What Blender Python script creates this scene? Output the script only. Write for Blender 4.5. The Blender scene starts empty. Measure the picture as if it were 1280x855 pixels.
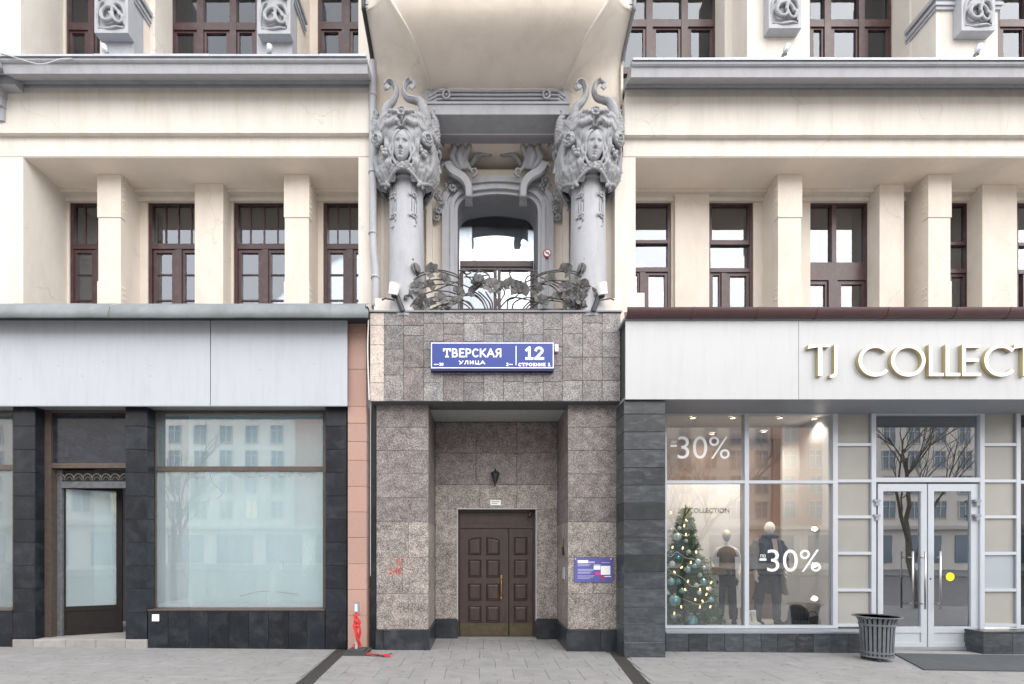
import bpy, math, random
from mathutils import Vector, Matrix, noise
R = random.Random(7)
sc = bpy.context.scene
PI = math.pi
# ------------------------------------------------------------------ camera, world, sun
CAMY, CAMZ, F, VX, VY = -8.05, 1.65, 600.0, 602.0, 690.0
cam = bpy.data.cameras.new('camera'); camo = bpy.data.objects.new('camera', cam)
sc.collection.objects.link(camo); sc.camera = camo
camo.location = (0, CAMY, CAMZ); camo.rotation_euler = (PI/2, 0, 0)
cam.sensor_width = 36; cam.sensor_fit = 'HORIZONTAL'; cam.lens = 36*F/1280
cam.shift_x = (640-VX)/1280; cam.shift_y = (VY-427.5)/1280
cam.clip_start = .05; cam.clip_end = 2000
world = bpy.data.worlds.new('World'); sc.world = world; world.use_nodes = True
SUN_DIR = Vector((0.42, -0.60, 0.62)).normalized()
wn = world.node_tree; bgn = wn.nodes['Background']; sky = wn.nodes.new('ShaderNodeTexSky')
sky.sky_type = 'NISHITA'; sky.sun_disc = False
sky.sun_elevation = math.asin(SUN_DIR.z); sky.sun_rotation = math.atan2(SUN_DIR.x, SUN_DIR.y)
sky.air_density = 1.0; sky.dust_density = 1.5; sky.ozone_density = 1.0
hsv = wn.nodes.new('ShaderNodeHueSaturation'); hsv.inputs['Saturation'].default_value = 0.38
wn.links.new(sky.outputs[0], hsv.inputs['Color'])
ovc = wn.nodes.new('ShaderNodeMix'); ovc.data_type = 'RGBA'; ovc.inputs[0].default_value = 0.85      # thin even cloud over the clear sky
ovc.inputs[7].default_value = (6.95, 6.9, 6.95, 1); wn.links.new(hsv.outputs[0], ovc.inputs[6]); wn.links.new(ovc.outputs[2], bgn.inputs[0])
bgn.inputs[1].default_value = 0.15
sun = bpy.data.lights.new('sun', 'SUN'); suno = bpy.data.objects.new('sun', sun); sc.collection.objects.link(suno)
sun.energy = 0.75; sun.angle = math.radians(60); sun.color = (1, .965, .92)
suno.rotation_euler = SUN_DIR.to_track_quat('Z', 'Y').to_euler()
sc.view_settings.view_transform = 'Standard'; sc.view_settings.look = 'None'
sc.view_settings.exposure = 1.38; sc.view_settings.gamma = 1

# ------------------------------------------------------------------ helpers
def S(y): return F/(y-CAMY)
def PX(px, y=0): return (px-VX)/S(y)
def PZ(py, y=0): return CAMZ+(VY-py)/S(y)
def P(px, py, y): return Vector((PX(px, y), y, PZ(py, y)))
def gz(x): return -0.008*x            # the pavement falls a little towards the right
col = sc.collection
def catmull(pts, n=6, closed=False):
    pts = [Vector(p) for p in pts]; out = []; N = len(pts)
    rng = range(N if closed else N-1)
    for i in rng:
        if closed: p0, p1, p2, p3 = pts[i-1], pts[i], pts[(i+1) % N], pts[(i+2) % N]
        else: p0, p1, p2, p3 = pts[max(i-1, 0)], pts[i], pts[i+1], pts[min(i+2, N-1)]
        for k in range(n):
            t = k/n
            out.append(.5*((2*p1)+(p2-p0)*t+(2*p0-5*p1+4*p2-p3)*t*t+(3*p1-3*p2+p3-p0)*t*t*t))
    if not closed: out.append(pts[-1])
    return out
def wpos(o):
    v = Vector((0, 0, 0))
    while o is not None: v = v+Vector(o.location); o = o.parent
    return v
def tag(o, label=None, cat=None, group=None, kind=None):
    if label: o['label'] = label
    if cat: o['category'] = cat
    if group: o['group'] = group
    if kind: o['kind'] = kind
    return o
def thing(name, label, cat, loc=(0, 0, 0), group=None):
    o = bpy.data.objects.new(name, None); col.objects.link(o); o.location = loc; o.empty_display_size = .2
    return tag(o, label, cat, group)
class MB:
    def __init__(s): s.v = []; s.f = []; s.m = []
    def box(s, x0, x1, y0, y1, z0, z1, m=0):
        if x0 > x1: x0, x1 = x1, x0
        if y0 > y1: y0, y1 = y1, y0
        if z0 > z1: z0, z1 = z1, z0
        b = len(s.v)
        s.v += [(x0,y0,z0),(x1,y0,z0),(x1,y1,z0),(x0,y1,z0),(x0,y0,z1),(x1,y0,z1),(x1,y1,z1),(x0,y1,z1)]
        for q in ((0,3,2,1),(4,5,6,7),(0,1,5,4),(1,2,6,5),(2,3,7,6),(3,0,4,7)):
            s.f.append(tuple(b+i for i in q)); s.m.append(m)
        return s
    def pbox(s, px0, px1, py0, py1, y0, y1, m=0):   # front face read off the photo at depth y0
        return s.box(PX(px0,y0), PX(px1,y0), y0, y1, PZ(py1,y0), PZ(py0,y0), m)
    def tube(s, pts, r, n=8, m=0, cap=True, flat=1.0):
        pts = [Vector(p) for p in pts]; N = len(pts)
        if not hasattr(r, '__len__'): r = [r]*N
        elif len(r) != N:
            r2 = []
            for i in range(N):
                t = i/(N-1)*(len(r)-1); k = min(int(t), len(r)-2); r2.append(r[k]*(1-(t-k))+r[k+1]*(t-k))
            r = r2
        b = len(s.v); up = None
        for i, p in enumerate(pts):
            d = (pts[min(i+1,N-1)]-pts[max(i-1,0)])
            if d.length < 1e-9: d = Vector((0,0,1))
            d.normalize()
            if up is None:
                up = Vector((0,1,0)) if abs(d.y) < .9 else Vector((1,0,0))
            a = d.cross(up)
            if a.length < 1e-6: a = d.orthogonal()
            a.normalize(); c = a.cross(d).normalized(); up = c
            for k in range(n):
                t = 2*PI*k/n
                s.v.append(tuple(p+a*math.cos(t)*r[i]+c*math.sin(t)*r[i]*flat))
        for i in range(N-1):
            for k in range(n):
                s.f.append((b+i*n+k, b+i*n+(k+1)%n, b+(i+1)*n+(k+1)%n, b+(i+1)*n+k)); s.m.append(m)
        if cap:
            s.f.append(tuple(b+k for k in range(n))[::-1]); s.m.append(m)
            s.f.append(tuple(b+(N-1)*n+k for k in range(n))); s.m.append(m)
        return s
    def lathe(s, prof, cx=0, cy=0, n=24, m=0, ax=None):
        b = len(s.v); N = len(prof)
        for (r, z) in prof:
            for k in range(n):
                t = 2*PI*k/n; s.v.append((cx+r*math.cos(t), cy+r*math.sin(t), z))
        for i in range(N-1):
            for k in range(n):
                s.f.append((b+i*n+k, b+i*n+(k+1)%n, b+(i+1)*n+(k+1)%n, b+(i+1)*n+k)); s.m.append(m)
        if prof[0][0] > 1e-5: s.f.append(tuple(b+k for k in range(n))[::-1]); s.m.append(m)
        if prof[-1][0] > 1e-5: s.f.append(tuple(b+(N-1)*n+k for k in range(n))); s.m.append(m)
        return s
    def ball(s, c, r, n=12, m=0, sx=1, sy=1, sz=1, rot=None):
        b = len(s.v); h = max(4, n//2); c = Vector(c)
        for i in range(h+1):
            a = PI*i/h
            for k in range(n):
                t = 2*PI*k/n
                v = Vector((r*sx*math.sin(a)*math.cos(t), r*sy*math.sin(a)*math.sin(t), r*sz*math.cos(a)))
                if rot: v = rot @ v
                s.v.append(tuple(c+v))
        for i in range(h):
            for k in range(n):
                s.f.append((b+i*n+k, b+(i+1)*n+k, b+(i+1)*n+(k+1)%n, b+i*n+(k+1)%n)); s.m.append(m)
        return s
    def extrude(s, poly, y0, y1, m=0, ms=None):      # poly: (x,z) counter-clockwise seen from the street
        b = len(s.v); n = len(poly)
        s.v += [(x,y0,z) for x,z in poly]+[(x,y1,z) for x,z in poly]
        s.f.append(tuple(b+i for i in range(n))); s.m.append(m)
        s.f.append(tuple(b+n+i for i in range(n))[::-1]); s.m.append(m)
        for i in range(n):
            j = (i+1) % n; s.f.append((b+i, b+n+i, b+n+j, b+j)); s.m.append(m if ms is None else ms)
        return s
    def band(s, outer, inner, y0, y1, m=0, ms=None):  # closed ring between two equal-length outlines
        b = len(s.v); n = len(outer)
        for pl, y in ((outer,y0),(inner,y0),(outer,y1),(inner,y1)): s.v += [(x,y,z) for x,z in pl]
        for i in range(n):
            j = (i+1) % n
            for q, mm in (((i,n+i,n+j,j),m),((i,j,2*n+j,2*n+i),ms),((n+i,3*n+i,3*n+j,n+j),ms),((2*n+i,2*n+j,3*n+j,3*n+i),m)):
                s.f.append(tuple(b+k for k in q)); s.m.append(m if mm is None else mm)
        return s
    def openband(s, outer, inner, y0, y1, m=0):
        b = len(s.v); n = len(outer)
        for pl, y in ((outer,y0),(inner,y0),(outer,y1),(inner,y1)): s.v += [(x,y,z) for x,z in pl]
        for i in range(n-1):
            j = i+1
            for q in ((i,n+i,n+j,j),(i,j,2*n+j,2*n+i),(n+i,3*n+i,3*n+j,n+j),(2*n+i,2*n+j,3*n+j,3*n+i)):
                s.f.append(tuple(b+k for k in q)); s.m.append(m)
        return s
    def profile(s, pts, x0, x1, m=0):                 # (y,z) outline swept along x
        b = len(s.v); n = len(pts)
        s.v += [(x0,y,z) for y,z in pts]+[(x1,y,z) for y,z in pts]
        for i in range(n):
            j = (i+1) % n; s.f.append((b+i, b+j, b+n+j, b+n+i)); s.m.append(m)
        s.f.append(tuple(b+i for i in range(n))[::-1]); s.m.append(m)
        s.f.append(tuple(b+n+i for i in range(n))); s.m.append(m)
        return s
    def grid(s, rows, m=0, closed=False):
        b = len(s.v); n = len(rows[0])
        for r in rows: s.v += [tuple(p) for p in r]
        for i in range(len(rows)-1):
            for k in range(n if closed else n-1):
                s.f.append((b+i*n+k, b+i*n+(k+1)%n, b+(i+1)*n+(k+1)%n, b+(i+1)*n+k)); s.m.append(m)
        return s
    def add(s, o, mat=None):
        b = len(s.v)
        s.v += [tuple(mat @ Vector(v)) if mat else v for v in o.v]
        s.f += [tuple(b+i for i in f) for f in o.f]; s.m += o.m
        return s
    def mesh(s, name, mats, off=(0,0,0), smooth=False):
        me = bpy.data.meshes.new(name)
        me.from_pydata([(v[0]-off[0], v[1]-off[1], v[2]-off[2]) for v in s.v], [], s.f)
        if not isinstance(mats, (list, tuple)): mats = [mats]
        for mt in mats: me.materials.append(mt)
        if len(mats) > 1: me.polygons.foreach_set('material_index', s.m)
        if smooth: me.polygons.foreach_set('use_smooth', [True]*len(me.polygons))
        me.update(); return me
    def build(s, name, mats, parent=None, smooth=False, label=None, origin=None, sharp=False, recalc=True):
        xs = [v[0] for v in s.v]; ys = [v[1] for v in s.v]; zs = [v[2] for v in s.v]
        c = Vector(origin) if origin else Vector(((min(xs)+max(xs))/2, (min(ys)+max(ys))/2, min(zs)))
        me = s.mesh(name, mats, c, smooth)
        if recalc:
            import bmesh
            bm = bmesh.new(); bm.from_mesh(me); bmesh.ops.recalc_face_normals(bm, faces=bm.faces); bm.to_mesh(me); bm.free()
        if smooth and sharp:
            try: me.set_sharp_from_angle(angle=math.radians(40))
            except Exception: pass
        o = bpy.data.objects.new(name, me); col.objects.link(o)
        o.parent = parent; o.location = c-wpos(parent)
        if label: o['label'] = label
        return o
def inst(name, me, loc, parent=None, rot=None, scale=None):
    o = bpy.data.objects.new(name, me); col.objects.link(o); o.parent = parent
    o.location = Vector(loc)-wpos(parent)
    if rot: o.rotation_euler = rot
    if scale: o.scale = scale if hasattr(scale, '__len__') else (scale,)*3
    return o
def modded(mb, mods, name, mats, smooth=True):
    """run modifiers on a throw-away object and keep the resulting mesh"""
    me = mb.mesh(name+'_raw', mats)
    o = bpy.data.objects.new(name+'_raw', me); col.objects.link(o)
    for ty, kw in mods:
        md = o.modifiers.new(ty, ty)
        for k, v in kw.items(): setattr(md, k, v)
    dg = bpy.context.evaluated_depsgraph_get(); dg.update()
    out = bpy.data.meshes.new_from_object(o.evaluated_get(dg)); out.name = name
    bpy.data.objects.remove(o); bpy.data.meshes.remove(me)
    if smooth: out.polygons.foreach_set('use_smooth', [True]*len(out.polygons))
    if not out.materials:
        for mt in (mats if isinstance(mats, (list, tuple)) else [mats]): out.materials.append(mt)
    return out
def skin(nodes, edges, radii, name, mat, sub=2):
    me = bpy.data.meshes.new(name+'_raw'); me.from_pydata(nodes, edges, [])
    o = bpy.data.objects.new(name+'_raw', me); col.objects.link(o)
    md = o.modifiers.new('s', 'SKIN'); md.use_smooth_shade = True
    for i, r in enumerate(radii):
        me.skin_vertices[0].data[i].radius = r if hasattr(r, '__len__') else (r, r)
        me.skin_vertices[0].data[i].use_root = (i == 0)
    ms = o.modifiers.new('ss', 'SUBSURF'); ms.levels = sub; ms.render_levels = sub
    dg = bpy.context.evaluated_depsgraph_get(); dg.update()
    out = bpy.data.meshes.new_from_object(o.evaluated_get(dg)); out.name = name
    bpy.data.objects.remove(o); out.materials.clear(); out.materials.append(mat)
    out.polygons.foreach_set('use_smooth', [True]*len(out.polygons))
    return out
def text_mesh(body, px0, px1, py0, py1, y, mat, parent, name='lettering', thick=.004, bold=0.0, back=None, label=None):
    cu = bpy.data.curves.new('t', 'FONT'); cu.body = body; cu.extrude = 0.02; cu.offset = bold; cu.resolution_u = 6
    o = bpy.data.objects.new('t', cu); col.objects.link(o)
    dg = bpy.context.evaluated_depsgraph_get(); dg.update()
    me = bpy.data.meshes.new_from_object(o.evaluated_get(dg)); bpy.data.objects.remove(o)
    co = [v.co.copy() for v in me.vertices]
    ax, bx = min(c.x for c in co), max(c.x for c in co); ay, by = min(c.y for c in co), max(c.y for c in co)
    X0, X1, Z0, Z1 = PX(px0,y), PX(px1,y), PZ(py1,y), PZ(py0,y)
    for v, c in zip(me.vertices, co):
        v.co = (((c.x-ax)/(bx-ax)-.5)*(X1-X0), -(c.z/0.04+.5)*thick, (c.y-ay)/(by-ay)*(Z1-Z0))
    me.name = name; me.materials.clear(); me.materials.append(mat); me.update()
    o = bpy.data.objects.new(name, me); col.objects.link(o); o.parent = parent
    o.location = Vector(((X0+X1)/2, y, Z0))-wpos(parent)
    if label: o['label'] = label
    return o

# ------------------------------------------------------------------ materials
def mat(name, base=(.5,.5,.5), rough=.6, metal=0, spec=.5, var=0, vs=6, bump=0, bs=60, rvar=0, dirt=None, dscale=1.5, dfac=.35, dz=None, coat=0, emis=None, es=1, spots=None, crack=None, dlo=.48):
    m = bpy.data.materials.new(name); m.use_nodes = True; nt = m.node_tree; b = nt.nodes['Principled BSDF']
    b.inputs['Base Color'].default_value = (*base, 1); b.inputs['Roughness'].default_value = rough
    b.inputs['Metallic'].default_value = metal; b.inputs['Specular IOR Level'].default_value = spec
    b.inputs['Coat Weight'].default_value = coat
    if emis: b.inputs['Emission Color'].default_value = (*emis,1); b.inputs['Emission Strength'].default_value = es
    L = nt.links; N = nt.nodes
    tc = N.new('ShaderNodeTexCoord'); src = None
    oi = N.new('ShaderNodeObjectInfo'); ad = N.new('ShaderNodeVectorMath'); ad.operation = 'ADD'
    sc_ = N.new('ShaderNodeVectorMath'); sc_.operation = 'SCALE'; sc_.inputs[3].default_value = 37.0
    cx = N.new('ShaderNodeCombineXYZ')
    for k in range(3): L.new(oi.outputs['Random'], cx.inputs[k])
    L.new(cx.outputs[0], sc_.inputs[0]); L.new(tc.outputs['Object'], ad.inputs[0]); L.new(sc_.outputs[0], ad.inputs[1])
    co = ad.outputs[0]; m['co'] = 1
    colr = None
    if var:
        n = N.new('ShaderNodeTexNoise'); n.inputs['Scale'].default_value = vs; n.inputs['Detail'].default_value = 6
        n.inputs['Roughness'].default_value = .65
        L.new(co, n.inputs['Vector'])
        mr = N.new('ShaderNodeMapRange'); mr.inputs[1].default_value = .3; mr.inputs[2].default_value = .7
        mr.inputs[3].default_value = 1-var; mr.inputs[4].default_value = 1+var; L.new(n.outputs[0], mr.inputs[0])
        mx = N.new('ShaderNodeVectorMath'); mx.operation = 'SCALE'; mx.inputs[0].default_value = base
        L.new(mr.outputs[0], mx.inputs[3]); colr = mx.outputs[0]
    if rvar:
        mr = N.new('ShaderNodeMapRange'); mr.inputs[3].default_value = 1-rvar; mr.inputs[4].default_value = 1+rvar
        L.new(oi.outputs['Random'], mr.inputs[0])
        mx = N.new('ShaderNodeVectorMath'); mx.operation = 'SCALE'
        if colr: L.new(colr, mx.inputs[0])
        else: mx.inputs[0].default_value = base
        L.new(mr.outputs[0], mx.inputs[3]); colr = mx.outputs[0]
    if dirt:
        n = N.new('ShaderNodeTexNoise'); n.inputs['Scale'].default_value = dscale; n.inputs['Detail'].default_value = 9
        n.inputs['Roughness'].default_value = .7; n.inputs['Distortion'].default_value = .4
        mp = N.new('ShaderNodeMapping'); mp.inputs['Scale'].default_value = dz or (1,1,1)
        L.new(co, mp.inputs[0]); L.new(mp.outputs[0], n.inputs['Vector'])
        mr = N.new('ShaderNodeMapRange'); mr.inputs[1].default_value = dlo; mr.inputs[2].default_value = .78
        mr.inputs[3].default_value = 0; mr.inputs[4].default_value = dfac; mr.clamp = True; L.new(n.outputs[0], mr.inputs[0])
        mi = N.new('ShaderNodeMix'); mi.data_type = 'RGBA'; L.new(mr.outputs[0], mi.inputs[0])
        if colr: L.new(colr, mi.inputs[6])
        else: mi.inputs[6].default_value = (*base,1)
        mi.inputs[7].default_value = (*dirt,1); colr = mi.outputs[2]
    if spots or crack:
        vo = N.new('ShaderNodeTexVoronoi'); nz = N.new('ShaderNodeTexNoise'); nz.inputs['Scale'].default_value = 3 if crack else 14; nz.inputs['Detail'].default_value = 5
        wv = N.new('ShaderNodeVectorMath'); wv.operation = 'MULTIPLY_ADD'; k_ = .5 if crack else .06; wv.inputs[1].default_value = (k_,k_,k_)
        L.new(co, nz.inputs['Vector']); L.new(nz.outputs[1], wv.inputs[0]); L.new(co, wv.inputs[2]); L.new(wv.outputs[0], vo.inputs['Vector'])
        mr = N.new('ShaderNodeMapRange'); mr.clamp = True
        if crack: vo.feature = 'DISTANCE_TO_EDGE'; vo.inputs['Scale'].default_value = .55; mr.inputs[1].default_value = .0; mr.inputs[2].default_value = .006; mr.inputs[3].default_value = .32; mr.inputs[4].default_value = 0
        else: vo.inputs['Scale'].default_value = 7; mr.inputs[1].default_value = .10; mr.inputs[2].default_value = .17; mr.inputs[3].default_value = .75; mr.inputs[4].default_value = 0
        L.new(vo.outputs['Distance'], mr.inputs[0])
        n3 = N.new('ShaderNodeTexNoise'); n3.inputs['Scale'].default_value = .9 if crack else 1.3; L.new(co, n3.inputs['Vector'])
        m5 = N.new('ShaderNodeMapRange'); m5.clamp = True; m5.inputs[1].default_value = .5 if crack else .38; m5.inputs[2].default_value = .6 if crack else .5; L.new(n3.outputs[0], m5.inputs[0])
        mu = N.new('ShaderNodeMath'); mu.operation = 'MULTIPLY'; L.new(mr.outputs[0], mu.inputs[0]); L.new(m5.outputs[0], mu.inputs[1])
        mi = N.new('ShaderNodeMix'); mi.data_type = 'RGBA'; L.new(mu.outputs[0], mi.inputs[0])
        if colr: L.new(colr, mi.inputs[6])
        else: mi.inputs[6].default_value = (*base,1)
        mi.inputs[7].default_value = (*(spots or crack),1); colr = mi.outputs[2]
    if colr: L.new(colr, b.inputs['Base Color'])
    if bump:
        n = N.new('ShaderNodeTexNoise'); n.inputs['Scale'].default_value = bs; n.inputs['Detail'].default_value = 5
        L.new(co, n.inputs['Vector']); bp = N.new('ShaderNodeBump'); bp.inputs['Strength'].default_value = bump
        bp.inputs['Distance'].default_value = .01; L.new(n.outputs[0], bp.inputs['Height']); L.new(bp.outputs[0], b.inputs['Normal'])
    return m
def granite(name, cols, scale=75, rough=.45, rvar=.1, tint=None, stretch=(1,1,.6)):
    m = mat(name, cols[1], rough); nt = m.node_tree; N = nt.nodes; L = nt.links; b = N['Principled BSDF']
    co = [n for n in N if n.bl_idname == 'ShaderNodeVectorMath' and n.operation == 'ADD'][0].outputs[0]
    nz = N.new('ShaderNodeTexNoise'); nz.inputs['Scale'].default_value = 30; L.new(co, nz.inputs['Vector'])
    mxv = N.new('ShaderNodeVectorMath'); mxv.operation = 'MULTIPLY_ADD'; mxv.inputs[1].default_value = (.03,.03,.03)
    L.new(nz.outputs[1], mxv.inputs[0]); L.new(co, mxv.inputs[2])
    vo = N.new('ShaderNodeTexVoronoi'); vo.inputs['Scale'].default_value = scale
    L.new(mxv.outputs[0], vo.inputs['Vector'])
    sp = N.new('ShaderNodeSeparateColor'); L.new(vo.outputs['Color'], sp.inputs[0])
    n2 = N.new('ShaderNodeTexNoise'); n2.inputs['Scale'].default_value = 7; n2.inputs['Detail'].default_value = 7; L.new(co, n2.inputs['Vector'])
    ma = N.new('ShaderNodeMath'); ma.operation = 'MULTIPLY_ADD'; ma.inputs[1].default_value = .85
    sb = N.new('ShaderNodeMath'); sb.operation = 'MULTIPLY_ADD'; sb.inputs[1].default_value = .9; sb.inputs[2].default_value = -.37
    L.new(n2.outputs[0], sb.inputs[0]); L.new(sp.outputs[0], ma.inputs[0]); L.new(sb.outputs[0], ma.inputs[2])
    rp = N.new('ShaderNodeValToRGB'); e = rp.color_ramp.elements
    e[0].position = .0; e[0].color = (*cols[0],1); e[1].position = .95; e[1].color = (*cols[2],1)
    k = rp.color_ramp.elements.new(.45); k.color = (*cols[1],1)
    L.new(ma.outputs[0], rp.inputs[0])
    oi = [n for n in N if n.bl_idname == 'ShaderNodeObjectInfo'][0]
    mr = N.new('ShaderNodeMapRange'); mr.inputs[3].default_value = 1-rvar; mr.inputs[4].default_value = 1+rvar
    L.new(oi.outputs['Random'], mr.inputs[0]); mx = N.new('ShaderNodeVectorMath'); mx.operation = 'SCALE'
    L.new(rp.outputs[0], mx.inputs[0]); L.new(mr.outputs[0], mx.inputs[3]); L.new(mx.outputs[0], b.inputs['Base Color'])
    if tint:       # some stones lean to another hue
        fr = N.new('ShaderNodeMath'); fr.operation = 'MULTIPLY'; fr.inputs[1].default_value = 7.31; L.new(oi.outputs['Random'], fr.inputs[0])
        f2 = N.new('ShaderNodeMath'); f2.operation = 'FRACT'; L.new(fr.outputs[0], f2.inputs[0])
        m3 = N.new('ShaderNodeMapRange'); m3.inputs[1].default_value = .5; m3.inputs[3].default_value = 0; m3.inputs[4].default_value = .75; L.new(f2.outputs[0], m3.inputs[0])
        mi = N.new('ShaderNodeMix'); mi.data_type = 'RGBA'; mi.blend_type = 'MULTIPLY'; L.new(m3.outputs[0], mi.inputs[0])
        L.new(mx.outputs[0], mi.inputs[6]); mi.inputs[7].default_value = (*tint,1); L.new(mi.outputs[2], b.inputs['Base Color'])
    return m
def glass(name, tint=(.9,.95,.95), ior=1.6, rough=0.0, mul=1.0, wob=.0, milk=0, milkc=(.8,.86,.87)):
    m = bpy.data.materials.new(name); m.use_nodes = True; nt = m.node_tree; N = nt.nodes; L = nt.links
    N.remove(N['Principled BSDF']); out = [n for n in N if n.bl_idname == 'ShaderNodeOutputMaterial'][0]
    tr = N.new('ShaderNodeBsdfTransparent'); tr.inputs[0].default_value = (*tint,1)
    gl = N.new('ShaderNodeBsdfGlossy'); gl.inputs['Roughness'].default_value = rough; gl.inputs[0].default_value = (.88,.93,1,1)
    fr = N.new('ShaderNodeFresnel'); fr.inputs[0].default_value = ior
    mu = N.new('ShaderNodeMath'); mu.operation = 'MULTIPLY'; mu.inputs[1].default_value = mul; mu.use_clamp = True
    mi = N.new('ShaderNodeMixShader'); L.new(fr.outputs[0], mu.inputs[0]); L.new(mu.outputs[0], mi.inputs[0])
    L.new(tr.outputs[0], mi.inputs[1]); L.new(gl.outputs[0], mi.inputs[2]); L.new(mi.outputs[0], out.inputs[0])
    if milk:       # streaky milky haze in the pane colour, standing in for interior light
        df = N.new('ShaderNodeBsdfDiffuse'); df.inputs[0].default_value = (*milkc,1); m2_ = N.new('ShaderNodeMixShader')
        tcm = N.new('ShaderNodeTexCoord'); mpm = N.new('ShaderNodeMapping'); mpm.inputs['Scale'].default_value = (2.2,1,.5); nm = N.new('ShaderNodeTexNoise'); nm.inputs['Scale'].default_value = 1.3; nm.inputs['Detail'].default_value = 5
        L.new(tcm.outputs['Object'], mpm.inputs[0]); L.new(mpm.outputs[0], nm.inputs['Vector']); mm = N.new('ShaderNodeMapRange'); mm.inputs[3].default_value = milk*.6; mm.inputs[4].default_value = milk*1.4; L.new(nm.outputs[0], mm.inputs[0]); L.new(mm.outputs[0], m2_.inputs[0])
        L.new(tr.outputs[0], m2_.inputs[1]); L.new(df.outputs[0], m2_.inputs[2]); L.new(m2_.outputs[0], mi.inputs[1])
    if wob:
        tc = N.new('ShaderNodeTexCoord'); nz = N.new('ShaderNodeTexNoise'); nz.inputs['Scale'].default_value = 1.6
        nz.inputs['Detail'].default_value = 1; L.new(tc.outputs['Object'], nz.inputs['Vector'])
        bp = N.new('ShaderNodeBump'); bp.inputs['Strength'].default_value = wob; bp.inputs['Distance'].default_value = .05
        L.new(nz.outputs[0], bp.inputs['Height']); L.new(bp.outputs[0], gl.inputs['Normal']); 
    return m
M = {}
M['stucco'] = mat('stucco', (.70,.637,.565), .85, var=.04, vs=2.2, bump=.3, bs=30, dirt=(.48,.40,.33), dscale=1.3, dfac=.42, dz=(2,2,.6), dlo=.45, crack=(.32,.27,.22))
M['stucco_white'] = mat('stucco_white', (.71,.667,.61), .85, var=.02, vs=1.5, bump=.25, bs=30, dirt=(.50,.44,.37), dscale=1.3, dfac=.55, dz=(3.2,1,.4), dlo=.45, crack=(.30,.26,.22))
M['soffit_bounce'] = mat('soffit_bounce_tone', (.85,.755,.66), .85, var=.03, vs=2, bump=.2, bs=45, dirt=(.62,.52,.43), dscale=1.1, dfac=.4)  # soffit colour lightened beyond the fronts in place of bounce light from below
M['cove'] = mat('cove_plaster', (.78,.70,.62), .9, var=.05, vs=1.4, bump=.3, bs=14, dirt=(.55,.47,.40), dscale=1.3, dfac=.6)
M['grey'] = mat('grey_paint', (.39,.40,.43), .6, var=.05, vs=5, bump=.15, bs=30, dirt=(.22,.22,.23), dscale=3, dfac=.5, dz=(2,2,.5))
M['grey_dark'] = mat('dark_grey_paint', (.26,.26,.28), .65, var=.08, vs=5, bump=.2, bs=30)
M['grey_carv'] = mat('carved_grey_paint', (.32,.33,.35), .5, var=.10, vs=9, bump=.3, bs=45, dirt=(.11,.11,.115), dscale=7, dfac=.75)
M['flash'] = mat('zinc_flashing', (.20,.225,.235), .55, metal=.1, var=.25, vs=1.6, bump=.5, bs=5, dirt=(.16,.18,.17), dscale=4, dfac=.6)
M['flash_l'] = mat('cornice_flashing', (.40,.43,.48), .4, metal=.4, var=.15, vs=3, bump=.2, bs=6)
M['black'] = mat('black_metal', (.025,.025,.03), .4)
M['frame'] = mat('brown_window_paint', (.060,.028,.030), .35, var=.12, vs=9, dirt=(.2,.13,.12), dscale=7, dfac=.4)
M['frame_l'] = mat('bronze_frame', (.10,.075,.062), .42, metal=.2, var=.2, vs=12, bump=.1)
M['panel_l'] = mat('fascia_pale_blue', (.45,.475,.52), .38, var=.02, vs=.8, dirt=(.30,.31,.34), dscale=2.0, dfac=.35, dz=(5,1,.5), bump=.35, bs=1.1)
M['panel_r'] = mat('fascia_white', (.47,.48,.492), .3, var=.015, vs=.8, dirt=(.34,.34,.35), dscale=1.8, dfac=.30, dz=(5,1,.5), bump=.25, bs=1.1)
M['btile'] = mat('black_tile', (.012,.015,.020), .28, spec=.35, var=.25, vs=5, rvar=.3, dirt=(.07,.075,.085), dscale=3.5, dfac=.55)
M['gtile'] = mat('slate_block', (.037,.043,.050), .3, var=.28, vs=9, rvar=.35, dirt=(.16,.17,.18), dscale=4, dfac=.6, dz=(1,1,4), bump=.1, bs=70)
M['gtile_d'] = mat('dark_slate_block', (.018,.023,.026), .35, var=.25, vs=9, rvar=.2, dirt=(.09,.09,.09), dscale=5, dfac=.4)
M['grout'] = mat('grout', (.22,.22,.22), .9, var=.15, vs=20)
M['grout_d'] = mat('dark_grout', (.10,.10,.105), .9, var=.15, vs=20)
M['pink'] = mat('pink_granite', (.40,.25,.205), .5, var=.10, vs=60, rvar=.07, dirt=(.38,.24,.19), dscale=3, dfac=.5)
M['gr_up'] = granite('granite_brown', ((.05,.043,.044),(.138,.118,.113),(.34,.30,.30)), 105)
M['gr_lo'] = granite('granite_pale', ((.06,.055,.054),(.215,.188,.170),(.47,.42,.39)), 88)
M['gr_li'] = granite('granite_grey', ((.06,.056,.058),(.165,.157,.158),(.36,.34,.335)), 95, tint=(.86,.73,.71), rvar=.22)
M['gr_cr'] = granite('granite_cream', ((.30,.25,.22),(.52,.45,.40),(.66,.58,.52)), 90)
M['plinth'] = mat('dark_plinth', (.018,.022,.028), .3, var=.3, vs=6, rvar=.25, dirt=(.11,.115,.12), dscale=3, dfac=.5)
M['soffit'] = mat('grey_soffit', (.42,.42,.43), .8, var=.05, vs=3, dirt=(.28,.27,.27), dscale=3, dfac=.4, dz=(6,1,1))
M['door'] = mat('brown_door', (.050,.032,.028), .42, var=.22, vs=9, bump=.15, bs=50, dirt=(.10,.075,.06), dscale=3, dfac=.5, dz=(5,1,.6))
M['brass'] = mat('aged_brass', (.085,.07,.04), .5, metal=.3, var=.25, vs=10)
M['brass2'] = mat('brass_handle', (.55,.36,.16), .35, metal=.9)
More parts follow.
